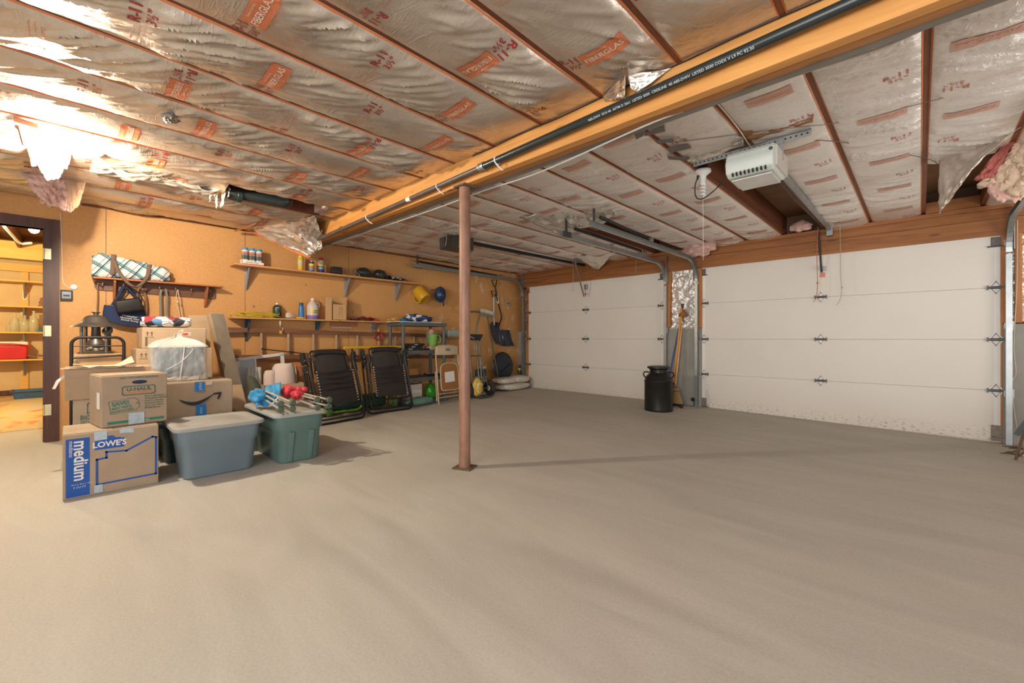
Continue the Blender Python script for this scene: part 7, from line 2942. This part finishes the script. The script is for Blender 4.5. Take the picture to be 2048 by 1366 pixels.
# debris in the corner
rr = random.Random(21)
for k in range(9):
    p = onz(rr.uniform(2016, 2048), rr.uniform(895, 912), -.055)
    mb = MB()
    t = rr.uniform(0, 3)
    d = V((math.cos(t), math.sin(t), 0)) * rr.uniform(.03, .07)
    z = floor_z(p.x, p.y) + .006
    mb.tube([V((p.x, p.y, z)) - d, V((p.x, p.y, z + .004)), V((p.x, p.y, z)) + d], [.004, .006, .003], 5)
    o_ = mb.build('wood_scrap', mat('scrap_brown', (.12, .075, .05), .9, var=.3), origin=(p.x, p.y, z))
    tag(o_, 'small brown wood scrap on the floor at the foot of the end track', 'wood scrap', 'wood scraps in the corner')
pts = [ony(x, y, 6.42) for x, y in ((2035, 440), (2034, 560), (2028, 690), (2032, 745), (2023, 770), (2030, 830), (2034, 855))]
cord('sensor_wire', pts, .004, mat('pale_wire', (0, 0, 0)), 'pale wire running down the stud beside the end door track', 'wire')
p_ = ony(1420, 545, DYF)
# ================================================================ the bare lamp
lp = V((-4.10, -.05, 2.20))
lamp = thing('ceiling_lamp', 'bare glowing bulb under the foil near the doorway', 'lamp', (lp.x, lp.y, 2.33))
mb = MB()
mb.lathe([(0, 2.345), (.05, 2.345), (.052, 2.325), (.03, 2.30), (.024, 2.262), (0, 2.262)], (lp.x, lp.y, 0), 20)
mb.build('lampholder', WHITEP, lamp, smooth=True, world=True)
mb = MB()
mb.lathe([(0, 2.168), (.018, 2.171), (.03, 2.185), (.034, 2.205), (.028, 2.23), (.016, 2.25), (.014, 2.264), (0, 2.264)], (lp.x, lp.y, 0), 16)
mb.build('bulb', mat('glowing_bulb', (1, 1, 1), .3, var=0, emit=(LAMP_COLOR, LAMP_STRENGTH)), lamp, smooth=True, world=True)
# ================================================================ torn foil, fibre, pipes under the ceiling
def sheet(mb, pts, nu, nv, amp, seed, f=3.2, nrm=None):
    """a crumpled sheet between four corners a b c d (round)"""
    a, b, c, d = (V(p) for p in pts)
    n = nrm or (b - a).cross(d - a).normalized()

    def fn(u, v):
        p = a.lerp(b, u).lerp(d.lerp(c, u), v)
        q = V((u * f + seed, v * f, seed * .37))
        k = abs(noise.noise(q)) + .5 * abs(noise.noise(q * 2.2)) + .15 * noise.noise(q * 4.7)
        return p + n * (k - .35) * amp + V((0, 0, .3 * amp * noise.noise(q * 1.3)))
    mb.grid(nu, nv, fn)


HANG = m_foil('hanging_foil', (0.72, 0.66, 0.58), (0.82, 0.77, 0.70), .75, .3, .35)


def torn(name, label, cat, quads, m=None, back=None, seed=1.0, amp=.05, nu=26, group=None):
    base = V(quads[0][0])
    root = thing(name, label, cat, base, kind='thing', group=group)
    for k, q in enumerate(quads):
        mb = MB()
        sheet(mb, q, nu, nu, amp, seed + k * 3.7)
        mb.build('foil_side' if len(quads) == 1 else ('foil_side', 'foil_wing', 'foil_fold')[min(k, 2)], m or HANG, root, world=True, smooth=True, solid=.002)
    if back:
        for q in back:
            mb = MB()
            sheet(mb, q, 22, 22, amp * 1.8, seed + 11, 4)
            mb.build('fibre_side', PINK, root, world=True, smooth=True, solid=.03)
    return root


# the flap hanging by the bare lamp, foil towards it, pink fibre towards the wall
L0 = lp
hb = torn('hanging_batt', 'torn foil hanging down behind the bare bulb, bright with its light', 'insulation',
     [[(-4.45, -.20, 2.355), (-4.45, .03, 2.355), (-4.42, .0, 2.21), (-4.42, -.17, 2.19)],
      [(-4.42, -.15, 2.21), (-4.42, -.01, 2.22), (-4.41, -.04, 2.13), (-4.41, -.10, 2.10)],
      [(-4.30, .06, 2.355), (-4.24, .20, 2.355), (-4.26, .16, 2.29), (-4.30, .09, 2.28)]], seed=2.0, amp=.05, nu=26, m=m_foil('lamp_foil', (.42, .38, .33), (.52, .47, .41), .5, .4, .3))
torn('hanging_batt', 'pink fibre and kraft paper hanging torn above the doorway', 'insulation',
     [[(-5.15, -.02, 2.355), (-5.10, .12, 2.355), (-5.08, .07, 2.11), (-5.10, .02, 2.04)]],
     m=mat('kraft_pale', (.42, .26, .16), .8, var=.2),
     back=[[(-5.22, -.26, 2.355), (-5.20, .06, 2.355), (-5.14, .01, 2.06), (-5.14, -.14, 2.10)]], seed=5.0, amp=.03, nu=14)
# crumpled batt sagging along a joist beside the lamp
torn('hanging_batt', 'crumpled foil batt sagging out of its bay between the bulb and the black pipe', 'insulation',
     [[(-4.80, .12, 2.335), (-4.74, 1.0, 2.335), (-4.52, .98, 2.325), (-4.50, .14, 2.30)]], seed=9.0, amp=.09, nu=44, m=HANG)
# junction pipe and stick near the lamp
jp = onz(22, 290, 2.30)
jn = thing('vent_elbow', 'grey metal vent elbow under the ceiling at the picture edge', 'vent pipe', (jp.x, jp.y, jp.z), kind='thing')
mb = MB()
mb.tube(smooth_path([jp + V((-.0, -.22, -.005)), jp + V((0, -.06, 0)), jp + V((0, .02, .01)), jp + V((0, .05, .07))], 5), .042, 16)
mb.build('elbow', GALV, jn, smooth=True, world=True)
mb = MB()
mb.cyl(jp + V((0, -.075, 0)), jp + V((0, -.055, 0)), .047, n=18)
mb.build('clamp_band', GALVD, jn, smooth=True, world=True)
sp_ = thing('wood_strip', 'short dark strip of wood hanging from the foil near the bulb', 'wood strip', onz(50, 243, 2.31), kind='thing')
mb = MB()
mb.tube([onz(28, 238, 2.32), onz(75, 252, 2.32)], .016, 4)
mb.tube([onz(38, 252, 2.32), onz(48, 290, 2.26)], .010, 4)
mb.build('strip', LADW, sp_, world=True)

# black drain pipe in its open bay
ap = thing('drain_pipe', 'short fat black drain pipe with an elbow in an open ceiling bay', 'pipe', (-4.6, 1.4, 2.34), kind='thing')
mb = MB()
mb.cyl((-4.60, 1.06, 2.345), (-4.555, 1.46, 2.345), .052, n=26)
mb.build('pipe_run', ABS, ap, smooth=True, world=True)
mb = MB()
mb.tube(smooth_path([(-4.595, 1.10, 2.335), (-4.60, 1.05, 2.337), (-4.605, 1.015, 2.36), (-4.605, 1.005, 2.42)], 5), .060, 20)
mb.lathe([(.064, -.02), (.066, -.018), (.066, .018), (.064, .02)], mm=M.Translation((-4.598, 1.11, 2.335)) @ M.Rotation(PI / 2, 4, 'X'), n=24)
mb.build('elbow', ABS, ap, smooth=True, world=True)
mb = MB()
mb.tube(smooth_path([(-4.56, 1.43, 2.345), (-4.553, 1.48, 2.347), (-4.55, 1.51, 2.37), (-4.55, 1.515, 2.43)], 5), .060, 20)
mb.build('end_elbow', ABS, ap, smooth=True, world=True)
rr = random.Random(4)
tf = thing('torn_fibre', 'ragged yellowish fibre and paper hanging at the elbow of the black pipe', 'insulation', (-4.62, .98, 2.33), kind='thing')
mb = MB()
for k in range(7):
    y = .90 + k * .02
    mb.grid(4, 8, lambda u, v: V((-4.66 + u * .05 + .02 * noise.noise(V((k, v * 4, 1))) + k * .012, y + .02 * noise.noise(V((k * 3, v * 3, u))) - v * .03 * (k % 2), 2.36 - v * (.08 + .05 * (k % 3)) + .01 * u)))
mb.build('fibre', PALEFIB, tf, smooth=True, world=True, solid=.008)

# torn foil round the beam's end on the shelf wall
torn('hanging_foil', 'large torn foil sheet hanging round the wall end of the beam', 'insulation',
     [[(-5.95, 1.46, 2.345), (-5.30, 1.72, 2.345), (-5.18, 2.06, 2.03), (-5.42, 2.05, 2.01)],
      [(-5.30, 1.66, 2.345), (-4.80, 1.88, 2.345), (-5.05, 2.07, 2.20), (-5.20, 2.06, 2.04)],
      [(-5.22, 2.00, 2.30), (-5.02, 2.05, 2.26), (-5.10, 2.075, 2.06), (-5.34, 2.07, 2.02)]], m=HANG, seed=4.0, amp=.05, nu=30)
ek = MB()
sheet(ek, [(-5.95, 1.45, 2.34), (-5.95, 1.49, 2.345), (-5.40, 2.07, 2.00), (-5.44, 2.03, 1.985)], 4, 30, .012, 3.0)
o_ = ek.build('kraft_strip', KRAFT, origin=(-5.95, 1.45, 2.34), solid=.003, kind='thing')
tag(o_, 'orange kraft paper strip along the lower edge of the torn foil sheet', 'kraft paper')
ws = thing('wood_strip', 'short brown wood cleat under the ceiling near the white spray cans', 'wood strip', onz(485, 455, 2.30), kind='thing')
mb = MB()
mb.tube([onz(470, 462, 2.28), onz(512, 446, 2.31)], .012, 4)
mb.build('strip', RACKW, ws, world=True)

DTAPE = mat('duct_tape', (.17, .15, .13), .45, .2, var=.1)
# foil corners loose at the beam
torn('loose_foil', 'bright loose foil corner hanging at the beam beside the black pipe', 'insulation', [[onz(1205, 193, 2.352), onz(1252, 145, 2.352), V(onz(1250, 196, 2.27)), V(onz(1212, 203, 2.32))]], m=FOIL_B, seed=6.0, amp=.015, nu=14)
torn('loose_foil', 'grey-green loose foil fold hanging at the beam beside the bright corner', 'insulation', [[onz(1254, 150, 2.352), onz(1345, 136, 2.345), V(onz(1275, 184, 2.27)), V(onz(1262, 178, 2.29))]], m=HANG, seed=8.0, amp=.015, nu=14)

torn('loose_foil', 'small dark torn flap on the foil above the bulb side of the ceiling', 'insulation', [[onz(318, 228, 2.315), onz(345, 226, 2.315), onz(362, 244, 2.30), onz(334, 248, 2.30)]], m=DTAPE, seed=2.2, amp=.02, nu=8)
# duct tape patches by the opener
DT = mat('duct_tape', (.17, .15, .13), .45, .2, var=.1)
for k, (q, lbl) in enumerate(((((1268, 270), (1288, 261), (1292, 268), (1273, 279)), 'nearest the beam cable'), (((1288, 266), (1328, 252), (1331, 263), (1290, 272)), 'overlapping the one at the cable'), (((1308, 281), (1346, 277), (1349, 284), (1316, 288)), 'in the middle of the patches'), (((1335, 296), (1376, 288), (1383, 296), (1340, 306)), 'longest of the patches'), (((1335, 312), (1378, 316), (1385, 321), (1337, 319)), 'nearest the perforated angle'))):
    mb = MB()
    pts = [onz(x, y, 2.318 + .002 * k) for x, y in q]
    sheet(mb, pts, 6, 6, .004, k * 2.1, 4)
    o_ = mb.build('duct_tape_patch', DT, origin=pts[0], solid=.002, kind='thing')
    tag(o_, 'grey duct tape patch on the foil, ' + lbl, 'duct tape', 'duct tape patches by the opener')
# kraft paper edge where the batt was cut at the opener
torn('loose_foil', 'ragged kraft-backed foil edge above the white door opener', 'insulation', [[(-1.28, 3.10, 2.352), (-.86, 3.12, 2.345), (-.88, 3.26, 2.335), (-1.24, 3.25, 2.31)]], m=HANG, seed=3.3, amp=.03, nu=20)
torn('loose_foil', 'brown kraft flap curling beside the perforated angle', 'insulation', [[(-.86, 3.05, 2.35), (-.46, 3.10, 2.35), (-.48, 3.19, 2.335), (-.84, 3.18, 2.33)]], m=mat('kraft_dull', (.25, .12, .05), .8, var=.2), seed=7.3, amp=.02, nu=14)

# crumpled foil by the farther door's springs
torn('hanging_foil', 'sagging foil torn open above the springs of the farther garage door', 'insulation',
     [[onz(1035, 432, 2.345), onz(1130, 418, 2.35), onz(1166, 452, 2.27), onz(1112, 466, 2.24)],
      [onz(1150, 430, 2.35), onz(1215, 402, 2.35), onz(1236, 430, 2.30), onz(1190, 445, 2.30)]], m=HANG, seed=12.0, amp=.06, nu=24)
torn('hanging_foil', 'pointed foil corner hanging over the header of the farther door', 'insulation', [[onz(1150, 512, 2.34), onz(1230, 505, 2.34), ony(1196, 540, 6.36), ony(1188, 538, 6.36)]], m=HANG, seed=15.0, amp=.03, nu=16)
pf = thing('pink_fibre', 'clump of pink fibre bulging above the pier by the track', 'insulation', ony(1396, 500, 6.3), kind='thing')
mb = MB()
c_ = ony(1396, 500, 6.28)
wad(mb, c_, (.20, .10, .085), 6.6, .5, 34)
wad(mb, c_ + V((.13, .0, .03)), (.12, .09, .07), 1.6, .5, 26)
mb.build('fibre', PINK, pf, smooth=True, world=True)
pf2 = thing('pink_fibre', 'pink fibre showing above the header at the white opener rail end', 'insulation', ony(1600, 455, 6.3), kind='thing')
mb = MB()
wad(mb, ony(1603, 452, 6.34), (.12, .07, .06), 3.6, .5, 28)
mb.build('fibre', PINK, pf2, smooth=True, world=True)

# long torn foil and fibre near the end track
torn('hanging_foil', 'long pointed foil sheet hanging from the ceiling near the end door track', 'insulation',
     [[(.10, 4.55, 2.352), (.46, 4.22, 2.352), (.27, 4.36, 2.20), (.105, 4.56, 1.93)]], m=HANG, seed=18.0, amp=.03, nu=30)
pk2 = thing('pink_fibre', 'thick torn strip of pink and cream fibre hanging beside the long foil sheet', 'insulation', (.45, 4.5, 2.3), kind='thing')
mb = MB()
sheet(mb, [ony(2030, 262, 4.6), ony(2075, 300, 4.5), ony(2050, 395, 4.5), ony(1955, 372, 4.6)], 26, 22, .06, 5.5, 4)
mb.build('fibre', PALEFIB, pk2, smooth=True, world=True, solid=.05)
mb = MB()
sheet(mb, [ony(2022, 268, 4.55), ony(2040, 268, 4.55), ony(1985, 355, 4.55), ony(1950, 360, 4.55)], 14, 22, .03, 2.5, 6)
mb.build('pink_skin', mat('pink_skin', (.42, .12, .10), .8, var=.2), pk2, smooth=True, world=True, solid=.02)
mb = MB()
for k in range(6):
    p = ony(1990 + k * 9, 378 + 4 * (k % 3), 4.55)
    wad(mb, p, (.035, .025, .055), k * 1.7, .7, 16)
mb.build('ragged_tuft', PINK, pk2, smooth=True, world=True)
# wood blocking in the open bay there
bkg = thing('wood_blocking', 'yellowish wood blocking seen in the open bay above the nearer door', 'blocking', (.24, YG - .02, 2.40), kind='thing')
mb = MB()
mb.b2((.045, YG - .03, 2.347), (.445, YG + .10, 2.46))
mb.build('block', HEADER, bkg, world=True)

# ================================================================ things in the next room
def F_(px, py, x=-11.15):
    return onx(px, py, x)


rs = thing('storage_shelves', 'yellow wooden storage shelves along the far wall of the next room', 'shelves', (FX + .2, -.6, 0), kind='thing')
SZ = [1.975, 1.545, 1.105, .64]
for z in SZ:
    mb = MB()
    mb.b2((FX, -3.2, z - .025), (FX + .32, .74, z))
    mb.build('shelf', YWOOD, rs, world=True)
up = F_(49, 600, FX + .05).y
for y in (up, up - 1.25, up + .95):
    mb = MB()
    mb.b2((FX + .0, y - .045, 0), (FX + .03, y + .045, 2.15))
    mb.build('upright', YWOOD, rs, world=True)
    for z in SZ:
        mb = MB()
        mb.prism([(.03, 0), (.27, 0), (.03, -.27)], .02, M(((1, 0, 0, FX), (0, 0, 1, y - .01), (0, 1, 0, z - .026), (0, 0, 0, 1))))
        mb.b2((FX + .031, y - .02, z - .30), (FX + .036, y + .02, z - .026))
        mb.build('bracket', BRK, rs, world=True)
mb = MB()
mb.b2((FX, -3.2, .0), (FX + .02, .74, .10))
mb.build('kick_board', DARKDOOR, rs, world=True)
GLS = mat('clear_glass', (.62, .60, .42), .08, var=.1, alpha=.55, spec=.8)
for k, (px, h_, lab) in enumerate(((23, .20, 'shortest glass bottle, at the doorless end of the row'), (30, .30, 'second glass bottle of the row in the next room'), (43, .32, 'glass bottle before the upright in the next room'), (50, .28, 'slim glass bottle just beside the upright'), (62, .27, 'low wide glass bottle of the row in the next room'), (68, .36, 'tallest glass bottle, nearest the door frame'))):
    y = F_(px, 650).y
    bt = thing('glass_bottle', lab, 'bottle', (FX + .17 + .04 * (k % 2), y, SZ[2] + .001), group='glass bottles in the next room')
    r_ = .062
    mb = MB()
    mb.lathe([(0, 0), (r_ * .9, 0), (r_, .01), (r_, h_ * .5), (r_ * .75, h_ * .66), (r_ * .3, h_ * .82), (r_ * .27, h_ * .95), (r_ * .36, h_ * .96), (r_ * .34, h_), (0, h_)], n=20)
    mb.build('bottle_body', GLS, bt, smooth=True)
cl = thing('cooler', 'red picnic cooler with a white lid on the lowest shelf of the next room', 'cooler', (FX + .19, F_(12, 700).y, SZ[3] + .001))
mb = MB()
mb.box((0, 0, .115), (.26, .50, .23), bev=.02, taper=(.93, .95))
mb.build('tub', mat('cooler_red', (.55, .02, .03), .4), cl)
mb = MB()
mb.box((0, 0, .265), (.27, .51, .065), bev=.02)
mb.build('lid', WHITEP, cl)
mb = MB()
mb.tube(smooth_path([(.14, .255, .22), (.15, .28, .225), (.15, .10, .255), (.15, -.25, .265)], 6), .012, 8)
mb.build('handle', mat('cooler_red', (0, 0, 0)), cl, smooth=True)
pb4 = thing('paper_bag', 'curled brown paper lying on the lowest shelf beside the red cooler', 'paper', (FX + .2, F_(72, 712).y, SZ[3] + .001))
mb = MB()
mb.grid(16, 6, lambda u, v: V((-.10 + v * .2, (u - .5) * .36, .004 + .075 * math.sin(u * PI) * (.6 + .4 * math.sin(u * 9)) + .02 * v * u)))
mb.build('sheet', CARD2, pb4, smooth=True, solid=.004)
tr_ = thing('blue_tray', 'long blue plastic tray on the floor of the next room', 'tray', (-10.75, -.20, .007), .05)
mb = MB()
loft(mb, [rrect(-.16, .16, -.40, .40, .03, 0), rrect(-.19, .19, -.43, .43, .04, .13), rrect(-.205, .205, -.445, .445, .04, .13), rrect(-.205, .205, -.445, .445, .04, .12), rrect(-.20, .20, -.44, .44, .04, .125)], True, False)
mb.build('tray_body', mat('tray_blue', (.05, .12, .26), .45), tr_, smooth=True, solid=.004)
bx3 = thing('small_box', 'tiny blue and white box on the bottle shelf beside the door frame', 'box', (FX + .2, F_(83, 658).y, SZ[2] + .001))
mb = MB()
mb.b2((-.04, -.06, 0), (.04, .06, .05))
mb.build('box_body', mat('cloth_blue', (0, 0, 0)), bx3)
fg = thing('figurine', 'small brown figurine on the shelf above the glass bottles', 'figurine', (FX + .2, F_(84, 605).y, SZ[1] + .001))
mb = MB()
mb.lathe([(0, 0), (.045, 0), (.05, .01), (.03, .05), (.045, .08), (.02, .11), (.03, .14), (0, .16)], n=14)
mb.build('body', mat('figurine_brown', (.3, .17, .12), .6, var=.3, vscale=30), fg, smooth=True)
cdt = thing('conduit', 'white plastic conduit under the ceiling of the next room', 'conduit', onz(20, 460, 2.5), kind='thing')
mb = MB()
pts = [onz(8, 452, 2.46), onz(24, 470, 2.46), onz(40, 486, 2.44), onz(62, 486, 2.44)]
mb.tube(smooth_path(pts, 4), .018, 8)
mb.build('pipe', WHITEP, cdt, smooth=True, world=True)
b2p = onz(68, 459, 2.42)
lm2 = thing('ceiling_lamp', 'glowing bulb on the ceiling of the next room', 'lamp', (b2p.x, b2p.y, 2.48), kind='thing')
mb = MB()
mb.ball(b2p, .05, 16, 10)
mb.build('bulb', mat('glowing_bulb_warm', (1, 1, 1), .3, var=0, emit=((1, .85, .6), 120)), lm2, smooth=True, world=True)
mb = MB()
mb.cyl((b2p.x, b2p.y, b2p.z + .04), (b2p.x, b2p.y, 2.485), .04, n=16)
mb.build('lampholder', WHITEP, lm2, smooth=True, world=True)
